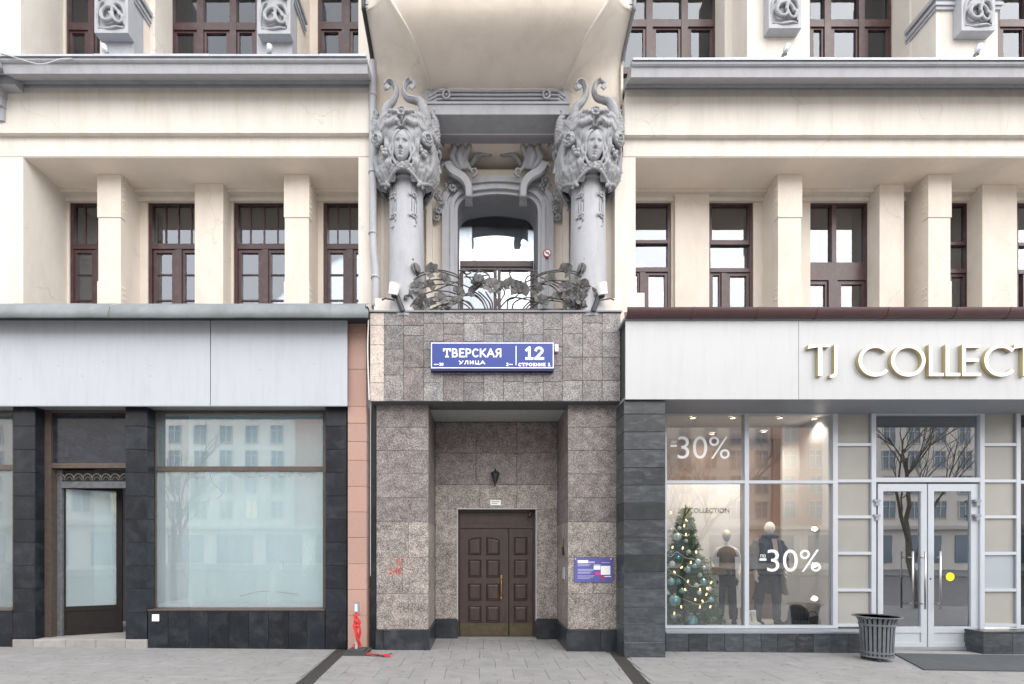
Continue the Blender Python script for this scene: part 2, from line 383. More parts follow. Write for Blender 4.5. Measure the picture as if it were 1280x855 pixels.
M['iron'] = mat('wrought_iron', (.075,.072,.070), .55, metal=.3, var=.3, vs=20)
M['ironleaf'] = mat('iron_leaf', (.125,.122,.12), .6, metal=.2, var=.3, vs=25, rvar=.2)
M['blue'] = mat('sign_blue', (.024,.050,.26), .35)
M['navy'] = mat('sign_navy', (.012,.02,.11), .4)
M['white'] = mat('white_paint', (.88,.88,.88), .4)
M['gold'] = mat('letter_side_gold', (.50,.42,.22), .4, metal=.5)
M['gutter'] = mat('gutter_brown', (.075,.035,.037), .35, var=.12, vs=4)
M['alu'] = mat('aluminium_frame', (.50,.53,.58), .38, metal=.25, var=.04, vs=3)
M['alu_d'] = mat('aluminium_dark', (.28,.30,.33), .45, metal=.3, var=.06, vs=3)
M['steel'] = mat('brushed_steel', (.55,.55,.56), .28, metal=1)
M['infill'] = mat('frosted_infill', (.31,.305,.28), .3, var=.04, vs=2, rvar=.05, coat=.5)
M['infill_b'] = mat('frosted_infill_blue', (.33,.37,.41), .3, coat=.5)
M['glass_up'] = glass('window_glass', (.95,.97,.97), 1.75, 0, 2.5, .012)
M['glass_top'] = glass('upper_window_glass', (.95,.97,.95), 1.6, 0, 1.5, .012)
M['curtain_top'] = mat('drawn_blind', (.50,.52,.44), .9, var=.1, vs=1.5)
M['glass_sl'] = glass('shop_glass_left', (.93,.985,.99), 1.6, 0, 1.5, .010, .26, (.78,.93,.96))  # pale haze in both left glasses brightens them like a lit interior
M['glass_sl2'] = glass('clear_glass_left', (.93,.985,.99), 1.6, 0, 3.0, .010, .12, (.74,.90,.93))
M['glass_sr'] = glass('shop_glass_right', (.98,.985,.98), 1.6, 0, 1.35, .012)
M['scallop'] = mat('scallop_trim', (.15,.135,.115), .6, var=.2, vs=15)
M['frame_d'] = mat('dark_door_frame', (.014,.012,.011), .6, spec=.25, var=.2, vs=9)
M['frame_w'] = mat('weathered_grey_frame', (.11,.115,.125), .7, var=.35, vs=12, bump=.3, bs=40)
M['glass_dr'] = glass('door_glass', (.98,.985,.98), 1.6, 0, 4.5, .012)
M['glass_dk'] = mat('dusty_dark_glass', (.018,.021,.032), .12, spec=.7, var=.3, vs=3, dirt=(.06,.07,.09), dscale=3.5, dfac=.6, dz=(1,1,2))
M['curtain'] = mat('white_curtain', (.62,.64,.64), .9)
M['room'] = mat('room_wall', (.42,.42,.40), .9)
M['room_w'] = mat('white_partition', (.78,.90,.92), .9, var=.05, vs=2, dirt=(.60,.66,.66), dscale=1.2, dfac=.3)
M['room_dk'] = mat('room_dark', (.05,.05,.052), .9)
M['stone_st'] = mat('pale_step_stone', (.30,.285,.27), .8, var=.12, vs=12, rvar=.12, dirt=(.22,.21,.2), dscale=5, dfac=.6)
M['slab'] = mat('paving_stone', (.24,.237,.235), .75, var=.10, vs=3.0, rvar=.035, bump=.25, bs=90, dirt=(.13,.125,.12), dscale=5.0, dfac=.6, dz=(.8,1.4,1), spots=(.07,.068,.066))
M['paved'] = mat('pavement_stone', (.265,.258,.253), .75, var=.1, vs=1.2, bump=.25, bs=60)
M['joint'] = mat('pavement_joint', (.25,.245,.24), .9, var=.1, vs=12)
M['asphalt'] = mat('asphalt', (.17,.165,.16), .85, var=.15, vs=2, bump=.3, bs=90)
M['drain'] = mat('drain_iron', (.06,.055,.052), .6, metal=.3, var=.3, vs=30)
M['rubber'] = mat('rubber', (.045,.047,.05), .7, var=.2, vs=20)
M['mat'] = mat('door_mat', (.062,.068,.075), .9, var=.15, vs=30, bump=.6, bs=250, dirt=(.12,.12,.12), dscale=2, dfac=.4)
M['red'] = mat('red_tape', (.50,.025,.025), .6, var=.3, vs=14)
M['redpaint'] = mat('red_stencil', (.42,.06,.05), .8, var=.35, vs=25)
M['bin'] = mat('bin_grey_paint', (.16,.175,.19), .4, metal=.35, var=.2, vs=12, dirt=(.3,.31,.32), dscale=8, dfac=.4)
M['mann'] = mat('mannequin_white', (.80,.77,.72), .35)
M['dark_cloth'] = mat('dark_cloth', (.020,.021,.026), .85, var=.25, vs=10, bump=.4, bs=20)
M['black_cloth'] = mat('black_cloth', (.012,.012,.013), .8, var=.2, vs=10, bump=.4, bs=16)
M['olive'] = mat('olive_cloth', (.14,.085,.03), .7, var=.2, vs=16, bump=.5, bs=26)
M['skin_cloth'] = mat('beige_scarf', (.50,.36,.30), .8)
M['white_cloth'] = mat('white_coat', (.68,.66,.64), .9, var=.06, vs=8, bump=.5, bs=14)
M['backdrop'] = mat('backdrop_white', (.74,.71,.71), .8)
M['warm'] = mat('warm_wall', (.36,.25,.19), .7, var=.08, vs=2)
M['panel_g'] = mat('display_panel', (.55,.54,.52), .6)
M['floor_d'] = mat('display_floor', (.55,.55,.55), .5, var=.05, vs=4)
M['needle'] = mat('pine_needle', (.055,.155,.065), .6, var=.4, vs=14)
M['needle2'] = mat('pine_needle_light', (.10,.20,.08), .6, var=.3, vs=14)
M['bark'] = mat('bark', (.09,.07,.055), .9, var=.25, vs=20, bump=.5, bs=30)
M['bark_l'] = mat('grey_bark', (.24,.21,.18), .9, var=.25, vs=12)
M['bauble'] = mat('aqua_bauble', (.28,.56,.62), .16, metal=.35)
M['bauble2'] = mat('pale_bauble', (.62,.74,.74), .22, metal=.3)
M['bauble3'] = mat('teal_bauble', (.10,.42,.50), .15, metal=.4)
M['bead'] = mat('pearl_bead', (.78,.76,.68), .25)
M['bulb'] = mat('fairy_light', (.9,.7,.4), .3, emis=(1,.55,.2), es=1.6)
M['lamp'] = mat('spot_lamp', (.9,.85,.7), .3, emis=(1,.82,.58), es=3)
M['green_l'] = mat('green_sign_light', (.3,.9,.5), .3, emis=(.3,1,.55), es=2.5)
M['yellow'] = mat('yellow_sticker', (.82,.80,.02), .5)
M['poster'] = mat('poster_purple', (.10,.10,.33), .4, var=.15, vs=6)
M['magenta'] = mat('poster_magenta', (.60,.05,.30), .5)
M['lilac'] = mat('poster_lilac', (.42,.42,.62), .5)
M['grey_text'] = mat('grey_lettering', (.16,.16,.16), .6)
M['cable'] = mat('white_cable', (.62,.61,.60), .6)
M['opp'] = mat('opposite_stucco', (.82,.76,.68), .85, var=.06, vs=.5)
M['opp2'] = mat('opposite_brick', (.55,.36,.29), .85, var=.06, vs=.5)
M['opp_w'] = mat('opposite_window', (.20,.25,.30), .1, spec=.8)  # base colour lifted to carry the bright sky's reflection
M['opp_f'] = mat('opposite_frame', (.60,.58,.54), .7)
M['lit'] = mat('lit_window', (.8,.7,.4), .4, emis=(1,.83,.5), es=.3)
M['glow_w'] = mat('lampshade', (.75,.72,.65), .6)

# ------------------------------------------------------------------ ground
GR = math.atan(.008)
def sheet(name, x0, x1, y0, y1, dz, m, kind='structure', dep=.12):
    mb = MB(); mb.box(x0, x1, y0, y1, -dep, 0)
    for i, v in enumerate(mb.v): mb.v[i] = (v[0], v[1], v[2]+gz(v[0])+dz)
    o = mb.build(name, m); o['kind'] = kind; return o
g = MB(); g.box(-400, 400, -400, 400, -1.3, -1.0); tag(g.build('ground', M['asphalt']), kind='structure')
pavement = sheet('pavement', -45, 45, -6.6, 3.2, -.012, M['joint'])
tag(pavement, 'pale grey stone pavement in front of the shops')
sheet('roadside_pavement', -45, 45, -6.65, -2.4, .0, M['paved'], dep=.11)
sheet('kerb', -45, 45, -6.9, -6.65, .0, M['stone_st'], dep=.35)
sheet('road', -60, 60, -31.0, -6.9, -.14, M['asphalt'], dep=.3)
sheet('far_pavement', -60, 60, -47, -31.0, .0, M['paved'], dep=.3)
slabc = {}
def slab_mesh(w, d, mt='slab', h=.03, b=.003):
    k = (round(w,3), round(d,3), mt)
    if k not in slabc:
        mb = MB(); x, y = w/2, d/2
        mb.v = [(-x,-y,-h),(x,-y,-h),(x,y,-h),(-x,y,-h),(-x,-y,-b),(x,-y,-b),(x,y,-b),(-x,y,-b),
                (-x+b,-y+b,0),(x-b,-y+b,0),(x-b,y-b,0),(-x+b,y-b,0)]
        mb.f = [(0,1,5,4),(1,2,6,5),(2,3,7,6),(3,0,4,7),(4,5,9,8),(5,6,10,9),(6,7,11,10),(7,4,8,11),(8,9,10,11)]
        mb.m = [0]*9; slabc[k] = mb.mesh('paving_slab', M[mt])
    return slabc[k]
def put_slab(x0, x1, y0, y1, j=.004):
    w, d = x1-x0-j, y1-y0-j
    if w < .03 or d < .03: return
    cx, cy = (x0+x1)/2, (y0+y1)/2
    o = inst('paving_slab', slab_mesh(w, d), (cx, cy, gz(cx)+R.uniform(-.0015,.0015)), pavement, (0, GR, 0))
ys = [-2.4, -1.82, -1.22, -.62, -.01]
def drainx(side, y):
    return (-2.335+ (y)*-.065) if side < 0 else (2.235+y*.105)
# middle field: narrow slabs laid towards the door
x = -2.22; xs = [x]
for iy in range(4):
    y0, y1 = ys[iy], ys[iy+1]
    xl = max(drainx(-1,y0), drainx(-1,y1))+.10; xr = min(drainx(1,y0), drainx(1,y1))-.10
    k = xl; off = .23 if iy % 2 else 0
    cuts = [xl]; c = -2.1+off
    while c < xr-.08:
        if c > xl+.08: cuts.append(c)
        c += .46
    cuts.append(xr)
    for a, b_ in zip(cuts, cuts[1:]): put_slab(a, b_, y0, y1)
for (y0, y1) in ((-.01,.55),(.55,1.12)):
    c = PX(536,0)+.02
    while c < PX(710,0)-.05:
        put_slab(c, min(c+.30, PX(711,0)), y0, y1); c += .30
for side in (-1, 1):
    for iy in range(4):
        y0, y1 = ys[iy], ys[iy+1]
        off = .3 if iy % 2 else 0
        if side < 0:
            xe = min(drainx(-1,y0), drainx(-1,y1))-.10; cuts = [xe]; c = xe-.55-off
            while c > -9.9: cuts.append(c); c -= .9
            for a, b_ in zip(cuts, cuts[1:]): put_slab(b_, a, y0, y1)
        else:
            xe = max(drainx(1,y0), drainx(1,y1))+.10; cuts = [xe]; c = xe+.55+off
            while c < 10.4: cuts.append(c); c += .9
            for a, b_ in zip(cuts, cuts[1:]): put_slab(a, b_, y0, y1)
for (y0, y1) in ((-.01,.46),):
    c = 2.9
    while c < 9.9: put_slab(c, c+.6, y0, y1); c += .6
for side in (-1, 1):
    lab = 'iron drainage channel crossing the pavement by the '+('red tape stand' if side < 0 else 'grey stone pier')
    t = thing('drain_channel', lab, 'drain', (drainx(side,-1.2), -1.2, gz(drainx(side,-1.2))), 'drainage channels across the pavement')
    n = 34; bars = MB()
    y_a, y_b = -2.7, -.02
    ed = MB()
    for s_ in (-1,1):
        a0, a1 = drainx(side,y_a)+s_*.085, drainx(side,y_b)+s_*.085
        ed.v += []; b = len(ed.v)
        for (xx,yy) in ((a0-.012,y_a),(a0+.012,y_a),(a1+.012,y_b),(a1-.012,y_b)):
            ed.v.append((xx,yy,gz(xx)-.02)); 
        for (xx,yy) in ((a0-.012,y_a),(a0+.012,y_a),(a1+.012,y_b),(a1-.012,y_b)):
            ed.v.append((xx,yy,gz(xx)+.003))
        for q in ((0,3,2,1),(4,5,6,7),(0,1,5,4),(1,2,6,5),(2,3,7,6),(3,0,4,7)): ed.f.append(tuple(b+i for i in q)); ed.m.append(0)
    ed.build('drain_rim', M['drain'], t)
    bm_ = MB(); bm_.box(-.072,.072,-.016,.016,-.016,0); bme = bm_.mesh('drain_bar', M['drain'])
    for k in range(60):
        yy = y_a+.02+(y_b-y_a-.04)*k/59; xx = drainx(side,yy)
        inst('drain_bar', bme, (xx, yy, gz(xx)+.001), t, (0,GR,0))

# ------------------------------------------------------------------ apartment building (upper facade)
BX0, BX1 = -10.5, 11.5
bld = thing('apartment_building', 'cream stucco town building with grey cornices and brown framed windows above the shops', 'building', (0, .5, 0))
WP = .98      # window plane
YU = .10      # front plane of the second floor beam
def wall(mb, name='wall', m='stucco', **k): return mb.build(name, M[m], bld, **k)
LX0, LX1 = BX0, PX(467,.1); RX0, RX1 = PX(779,.1), BX1
def cornice_profile(o=0.0, dz=0):
    rows = [(.02,117),(.02,106),(-.03,105.5),(-.045,101.5),(-.09,101),(-.14,99.5),(-.22,96),(-.29,93.5),(-.325,92.5),(-.345,82),(-.352,80),(-.37,78.5),(-.39,75.5),(-.39,71.5)]
    pts = [(y-o, PZ(py+dz,y)) for y,py in rows]
    zt = pts[-1][1]; pts += [(.5, zt+.02), (.5, pts[0][1])]
    return pts
for (a, b_, dz) in ((PX(29,.0), LX1, -.5), (RX0, RX1, 4)):
    mb = MB(); mb.profile(cornice_profile(0, dz), a, b_); wall(mb, 'cornice', 'grey')
    # zinc drip edge laid in sheets
    xx = a; k = 0
    while xx < b_-.1:
        x2 = min(xx+R.uniform(1.5,1.9), b_); z = PZ(71.5+dz,-.39)
        mb = MB(); mb.box(xx, x2-.006, -.412, .35, z+.004, z+.022+.006*(k%2)); mb.box(xx, x2-.006, -.415, -.405, z-.012, z+.003)
        wall(mb, 'cornice_flashing', 'flash_l'); xx = x2; k += 1
# returns at the far left where the neighbouring bay stands forward
mb = MB(); mb.profile(cornice_profile(.16, 0), BX0, PX(29,.0)-.003); wall(mb, 'cornice', 'grey')
mb = MB()
for (o_, za, zb) in ((.0,133,150),(.05,121,134),(.11,112,122),(.17,104,113)):
    mb.box(BX0, PX(13+o_*20,.1)-.0, -.02-o_, .09, PZ(zb,-.02), PZ(za,-.02)-.002)
wall(mb, 'moulding', 'grey')
def fascia_beam(a, b_, dz):
    mb = MB(); mb.box(a, b_, .02, WP+.4, PZ(166+dz,.02), PZ(117+dz,.02)+.1); wall(mb, 'beam', 'stucco_white')
    mb = MB(); mb.box(a, b_, .10, WP+.4, PZ(195.5,.10), PZ(166+dz,.02)-.001); wall(mb, 'beam', 'stucco_white')
    mb = MB(); mb.box(a+.01, b_-.01, .112, WP+.4, PZ(195.5,.10)-.012, PZ(195.5,.10)-.0008); wall(mb, 'recess_soffit', 'soffit_bounce')
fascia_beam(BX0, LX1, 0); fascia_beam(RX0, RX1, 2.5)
# end walls of the second floor recess, left
ZS = PZ(195.5, .10)-.011; ZF = 5.45
mb = MB(); mb.box(BX0, PX(29,.1), .10, WP+.1, ZF, ZS-.001); wall(mb, 'pier', 'stucco_white')
mb = MB(); mb.box(PX(448,.1), LX1+.02, .101, WP+.1, ZF, ZS-.001); wall(mb, 'pier', 'stucco_white')
mb = MB(); mb.box(RX0-.14, PX(794.5,.1), .101, WP+.1, ZF, ZS-.001); wall(mb, 'pier', 'stucco_white')
mb = MB(); mb.box(RX0-.15, PX(805,.09), .06, .0995, ZF, PZ(366,.06)); wall(mb, 'plaster_patch', 'stucco_white')
# lintel band over the windows
def px_at(px, y): return PX(px, y)
for (a, b_) in ((BX0, LX1), (RX0, RX1)):
    mb = MB(); mb.box(a, b_, .80, WP+.3, PZ(239.5,.80), ZS-.003); wall(mb, 'lintel', 'stucco')
    mb = MB(); mb.box(a, b_, WP-.06, WP+.25, PZ(251,WP-.06), PZ(239.5,.80)-.002); wall(mb, 'lintel', 'stucco')
stud = MB().ball((0,0,0), .017, 6).mesh('stud', M['stucco'], smooth=True)
def pillar(px0, px1, y0, side=0, fancy=False):
    x0, x1 = PX(px0,y0), PX(px1,y0)
    mb = MB(); mb.box(x0, x1, y0, WP+.12, ZF, ZS-.004)
    o = wall(mb, 'pillar', 'stucco')
    if fancy:       # sunk panel line and round studs on the flank facing the centre, thicker head and foot
        MB().box(x0-.012, x1+.012, y0-.012, y0+.11, PZ(272,y0), ZS-.006).build('pillar_band', M['stucco'], bld)
        MB().box(x0-.012, x1+.012, y0-.012, y0+.11, ZF, PZ(352,y0)).build('pillar_band', M['stucco'], bld)
        xs_ = x1+.012 if side > 0 else x0-.012
        for zc in [PZ(p,y0) for p in (228,235,242,249,256,263,359,366,373)]:
            for yy in (y0+.035, y0+.08):
                inst('stud', stud, (xs_, yy, zc), bld)
    return o
pillar(123, 151, .48, 1, True); pillar(243.5, 279, .68); pillar(356, 386, .48, 1, True)
pillar(844, 886.5, .87); pillar(972.7, 1001.5, .48, -1, True); pillar(1099.5, 1130, .70); pillar(1160.5, 1188, .48, -1, True); pillar(1228, 1271, .70)
pillar(-95, -60, .48)
# window jamb walls between the windows (on the window plane)
def jamb(px0, px1, z1=None):
    mb = MB(); mb.box(PX(px0,WP), PX(px1,WP), WP-.02, WP+.25, ZF, PZ(251,WP-.06)-.002); wall(mb, 'jamb', 'stucco')
for a, b_ in ((60,88),(152,185.5),(262,292.5),(372,404.5),(838.5,884),(941,1012),(1086,1120),(1212,1270),(452,470),(770,780)): jamb(a, b_)
mb = MB(); mb.box(BX0, BX1, WP-.05, WP+.3, ZF-.1, 5.98); wall(mb, 'sill_wall', 'stucco')
# window: a frame mesh with a pane as its child
def window(y, outer, bars, sashes, thin=(), fw=4, mt='frame', gl='glass_up', parent=None, label=None, gy=.05, curtain=None, dp=.09, cm='curtain'):
    """all numbers are photo pixels read at depth y; outer=(x0,x1,y0,y1)"""
    x0, x1, y0, y1 = outer; mb = MB()
    mb.pbox(x0, x0+fw, y0, y1, y, y+dp); mb.pbox(x1-fw, x1, y0, y1, y, y+dp)
    mb.pbox(x0+fw, x1-fw, y0, y0+fw, y+.002, y+dp); mb.pbox(x0+fw, x1-fw, y1-fw, y1, y+.002, y+dp)
    for k, (a, b_, c, d) in enumerate(bars): mb.pbox(a, b_, c, d, y-.004-.003*k, y+dp-.01-.003*k)
    for k, (a, b_, c, d, w) in enumerate(sashes):
        q = y+.018+.001*k
        mb.pbox(a, a+w, c, d, q, q+.045); mb.pbox(b_-w, b_, c, d, q, q+.045)
        mb.pbox(a+w, b_-w, c, c+w, q+.001, q+.044); mb.pbox(a+w, b_-w, d-w, d, q+.001, q+.044)
    for k, (a, b_, c, d) in enumerate(thin): mb.pbox(a, b_, c, d, y+.030+.001*(k%5), y+.047)
    w = mb.build('window', M[mt], parent or bld, label=label)
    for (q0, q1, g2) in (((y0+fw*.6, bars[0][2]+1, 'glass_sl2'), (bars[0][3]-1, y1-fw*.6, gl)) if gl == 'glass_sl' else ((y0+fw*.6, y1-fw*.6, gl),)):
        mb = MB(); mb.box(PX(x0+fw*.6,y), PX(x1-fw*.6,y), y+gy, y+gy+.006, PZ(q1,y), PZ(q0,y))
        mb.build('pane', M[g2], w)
    if curtain:
        for (c0, c1) in curtain:
            rows = [[], []]; n = 40
            for i in range(n+1):
                t = i/n; xx = PX(c0,y+.3)+(PX(c1,y+.3)-PX(c0,y+.3))*t; yy = y+.28+.02*math.sin(t*n*1.9)+.008*math.sin(t*31)
                rows[0].append((xx,yy,PZ(y1,y)-.02)); rows[1].append((xx,yy,PZ(y0,y)+.05))
            mb = MB().grid(rows); mb.build('curtain', M[cm], w, smooth=True)
    return w
# second floor, left: latticed windows
yb = 398
for (a, b_, mull, ups, low) in ((88,152,None,(106,122,137),((92,119),(127,150))), (186,262,(219,227),(207,223,239,253),((192,219),(227,258))),
                       (293,372,(327,335),(313,330,347,362),((298,327),(335,368))), (405,474,(433,441),(422,437,452),((409,433),(441,470)))):
    bars = [(a+4,b_-4,304.5,311)]
    if mull: bars.append((mull[0],mull[1],311.5,yb))
    else: bars.append((119,127,311.5,yb))
    th = [(u-.7,u+.7,254,304) for u in ups]
    for (p,q) in low: th += [(p+4,q-4,342.5,344.2),(p+4,q-4,374.5,376.2)]
    window(WP, (a,b_,251,yb), bars, [(p,q,312,yb-4,4) for p,q in low], th, curtain=[(a+ (b_-a)*.12, b_)] if a > 100 else [(a,b_)])
# second floor, right
window(WP, (778,839,252,yb), [(782,835,300,304),(782,835,334,339.5),(800,807,340,yb)], [(807,835,340,yb,4),(782,800,340,yb,3)])
window(WP, (884,941.5,252,yb), [(888,937,302,305.5),(888,937,335,340),(902,908.5,341,yb)], [(908.5,937,341,yb,4),(888,902,341,yb,3),(888,937,255,302,2)], curtain=[(884,900)])
w3 = window(WP, (1002,1086,252,yb), [(1006,1082,328,350),(1040,1045.5,255,328),(1036,1047,350,yb)], [(1047,1082,351,yb,4.5),(1006,1036,351,yb,4.5)], curtain=[(1068,1086)])
window(WP, (1150,1212,252,yb), [(1154,1208,302,306),(1154,1208,336,341),(1180,1186,342,yb)], [(1186,1208,342,yb,4),(1154,1180,342,yb,4)])
window(WP, (1269,1330,252,yb), [(1273,1326,303,307),(1273,1326,337,342),(1279,1284,343,yb)], [(1284,1326,343,yb,4)])
# the sash standing ajar (hinged along its foot and tipped inwards)
mb = MB(); wd, ht = PX(1039,WP)-PX(1008,WP), PZ(268,WP)-PZ(328,WP)
for (a,b_,c,d) in ((0,.045,0,ht),(wd-.045,wd,0,ht),(.045,wd-.045,0,.045),(.045,wd-.045,ht-.045,ht)): mb.box(a,b_,0,.04,c,d)
mb.v = [(v[0], v[1]*math.cos(.22)+v[2]*math.sin(.22), -v[1]*math.sin(.22)+v[2]*math.cos(.22)) for v in mb.v]
mb.v = [(v[0]+PX(1008,WP), v[1]+WP+.08, v[2]+PZ(328,WP)) for v in mb.v]
mb.build('tilted_sash', M['frame'], w3)
# rooms behind
def room(x0, x1, y0, y1, z0, z1, m='room', parent=None, name='room_wall', t=.08):
    mb = MB(); mb.box(x0, x1, y1, y1+t, z0, z1); mb.box(x0-t, x0, y0, y1+t, z0-t, z1+t); mb.box(x1, x1+t, y0, y1+t, z0-t, z1+t)
    mb.box(x0, x1, y0, y1+t, z0-t, z0-.001); mb.box(x0, x1, y0, y1+t, z1+.001, z1+t)
    return mb.build(name, M[m], parent or bld)
room(BX0+.1, LX1, WP+.3, 4.0, 5.6, 8.9); room(RX0, BX1-.1, WP+.3, 4.0, 5.6, 8.9)
mb = MB(); mb.box(-1.6, 1.9, 3.2, 3.28, 5.6, 8.2); mb.build('room_wall', M['room'], bld)

# ---- third floor
Z3 = PZ(75,-.37)-.25; Z3T = 12.9
mb = MB(); mb.box(BX0, LX1, .3, WP+.3, Z3-.3, Z3+.42); mb.box(RX0, RX1, .3, WP+.3, Z3-.3, Z3+.42); wall(mb, 'floor_slab', 'grey')
mb = MB(); mb.box(BX0, PX(26,.12), .12, WP+.1, Z3, Z3T); wall(mb, 'pier', 'stucco_white')
def fin(px0, px1, m='stucco_white', y0=.12, grey=None):
    mb = MB(); mb.box(PX(px0,y0), PX(px1,y0), y0, WP+.12, Z3, Z3T); o = wall(mb, 'pillar', m); return o
fin(127, 167, 'grey'); fin(321, 365, 'grey')
fin(934, 1012); fin(1170, 1247); 
for a,b_ in ((448,470),(776,779)): fin(a,b_)
# cream backs of the two left fins and the shallow wall strips beside the windows
for a, b_ in ((127,167),(321,365)):
    x1 = PX(b_,.12); mb = MB(); mb.box(x1-.1, x1+.006, .36, WP+.05, Z3, Z3T); wall(mb, 'pillar_return', 'stucco')
for a, b_, c in ((212,218,.94),(896,906,.80),(1137,1150,.55)):
    pass
for a, b_, yy in ((180,213,WP-.03),(380,397,WP-.03),(896,925,WP-.03),(1116,1172,WP-.03),(60,82,WP-.03),(125,128,WP-.03)):
    mb = MB(); mb.box(PX(a,yy), PX(b_,yy), yy, WP+.2, Z3, Z3T); wall(mb, 'jamb', 'stucco')
for (pa, pb, yy) in ((906,913,.62),(1137,1146,.60)):
    mb = MB(); mb.box(PX(pa,yy), PX(pb,yy)+.06, yy, WP+.1, Z3, Z3T); wall(mb, 'jamb_moulding', 'stucco_white')
mb = MB(); mb.box(PX(187,.5), PX(194,.5), .5, WP, Z3, Z3T); wall(mb, 'jamb_moulding', 'stucco_white')
# stepped mouldings that run round the pillars
def wrap(px0, px1, py, y0, right=True, left=True, depth=.6, mm='grey'):
    mb = MB()
    x0, x1 = PX(px0,y0), PX(px1,y0); z = PZ(py,y0)
    for k, (o_, h) in enumerate(((.03,.05),(.05,.05),(.03,.04),(.07,.07))):
        zz = z+.055*k
        mb.box(x0-(o_ if left else -.0), x1+(o_ if right else 0), y0-o_, y0+depth-.003*k, zz+.001, zz+h)
    mb.build('moulding', M[mm], bld)
wrap(127, 167, 3, .12, True, False, .55, 'grey'); wrap(321, 365, 0, .12, True, False, .55, 'grey')
wrap(1170, 1247, 14, .12, True, True, .55)
# carved corbels
def corbel(pxc0, pxc1, pyb, yf=-.03, label=None):
    cb_parent = bld; x0, x1 = PX(pxc0,yf), PX(pxc1,yf); zb = PZ(pyb,yf); w = x1-x0; cx = (x0+x1)/2; H = 1.35
    mb = MB()
    mb.box(x0, x1, yf+.03, .115, zb, zb+H)                      # body
    mb.box(x0, x1, yf, yf+.029, zb, zb+.07)                     # raised border
    mb.box(x0, x0+.055, yf, yf+.029, zb+.071, zb+H); mb.box(x1-.055, x1, yf, yf+.029, zb+.071, zb+H)
    cb = mb.build('corbel', M['grey'], bld)
    rel = MB()
    def cc(u, v, d=0): return (cx+u*w, yf+.012-d, zb+.07+v*w)
    sp = [cc(.33*math.cos(t)*(1-t/9)-.06, .36+.33*math.sin(t)*(1-t/9), .015+.004*t) for t in [i*.42 for i in range(19)]]
    rel.tube(sp, [.028,.034,.03,.02], 8)
    sp = [cc(.38,.10), cc(.40,.45,.01), cc(.30,.68,.02), cc(.10,.70,.02), cc(.04,.45,.02), cc(.14,.22,.02), cc(.28,.20,.01), cc(.33,.36,.02),cc(.24,.48,.02)]
    rel.tube(catmull(sp,5), [.02,.032,.03,.024,.016], 8)
    sp = [cc(-.40,.02), cc(-.42,.4), cc(-.36,.7,.01), cc(-.2,.8,.02)]
    rel.tube(catmull(sp,5), [.015,.03,.02], 8)
    sp = [cc(-.36,.05), cc(-.1,.0,.01), cc(.2,.03,.02), cc(.38,.02,.01)]
    rel.tube(catmull(sp,5), [.012,.028,.012], 8)
    rr = modded(rel, [('REMESH', dict(mode='VOXEL', voxel_size=.011)), ('SMOOTH', dict(factor=.5, iterations=2))], 'scroll_relief', M['grey_carv'])
    inst('scroll_relief', rr, (0,0,0), cb).location = -wpos(cb)
    for sx in (-.33, 0, .33):
        fl = MB(); c = Vector(cc(sx, 1.06 if sx else 1.2, .02))
        for k in range(6):
            a = k*PI/3+.3; fl.ball(c+Vector((math.cos(a)*.045, -.01, math.sin(a)*.045)), .036, 8, 0, 1,.6,1)
        fl.ball(c+Vector((0,-.03,0)), .025, 8)
        fl.build('carved_flower', M['grey_dark'], cb, smooth=True)
    top = MB(); top.tube(catmull([cc(-.45,1.45), cc(-.2,1.35,.03), cc(0,1.5,.05), cc(.2,1.35,.03), cc(.45,1.45)],6), [.03,.06,.05,.06,.03], 8)
    top.build('carved_leaf', M['grey_carv'], cb, smooth=True)
    return cb
corbel(118, 160, 41); corbel(322, 363, 42); corbel(961, 1002, 35); corbel(1202, 1244, 38)
# windows of the third floor
yb3 = 92
def win3(x0, x1, mulls, tr=28, cur=None):
    bars = [(x0+4, x1-4, tr, tr+9)]; lows = []; e = [x0+4]+[m for mm in mulls for m in mm]+[x1-4]
    for k,(a,b_) in enumerate(mulls): bars.append((a,b_,-60,yb3))
    sash = []
    for i in range(0, len(e), 2): sash.append((e[i], e[i+1], tr+9, yb3-4, 4))
    window(WP, (x0,x1,-60,yb3), bars, sash, gl='glass_top', curtain=[(x0,x1)], cm='curtain_top')
win3(82, 160, [(110,117)], 28, [(84,118)]); win3(213, 323, [(246,254),(287,295)], 28, [(222,323)]); win3(397, 478, [(427,437)], 27, [(400,478)])
win3(752, 896, [(768,774),(808,816),(852,860)], 24, [(760,800)]); win3(955, 1116, [(1008,1013),(1031,1039),(1074,1081)], 24, [(1010,1030)])
win3(1246, 1330, [(1282,1290)], 24)
room(BX0+.1, LX1, WP+.35, 3.6, Z3+.2, Z3T); room(RX0, BX1-.1, WP+.35, 3.6, Z3+.2, Z3T)
mb = MB(); mb.box(BX0, BX1, .2, 4.2, Z3T+.09, Z3T+.4); wall(mb, 'upper_wall', 'stucco')

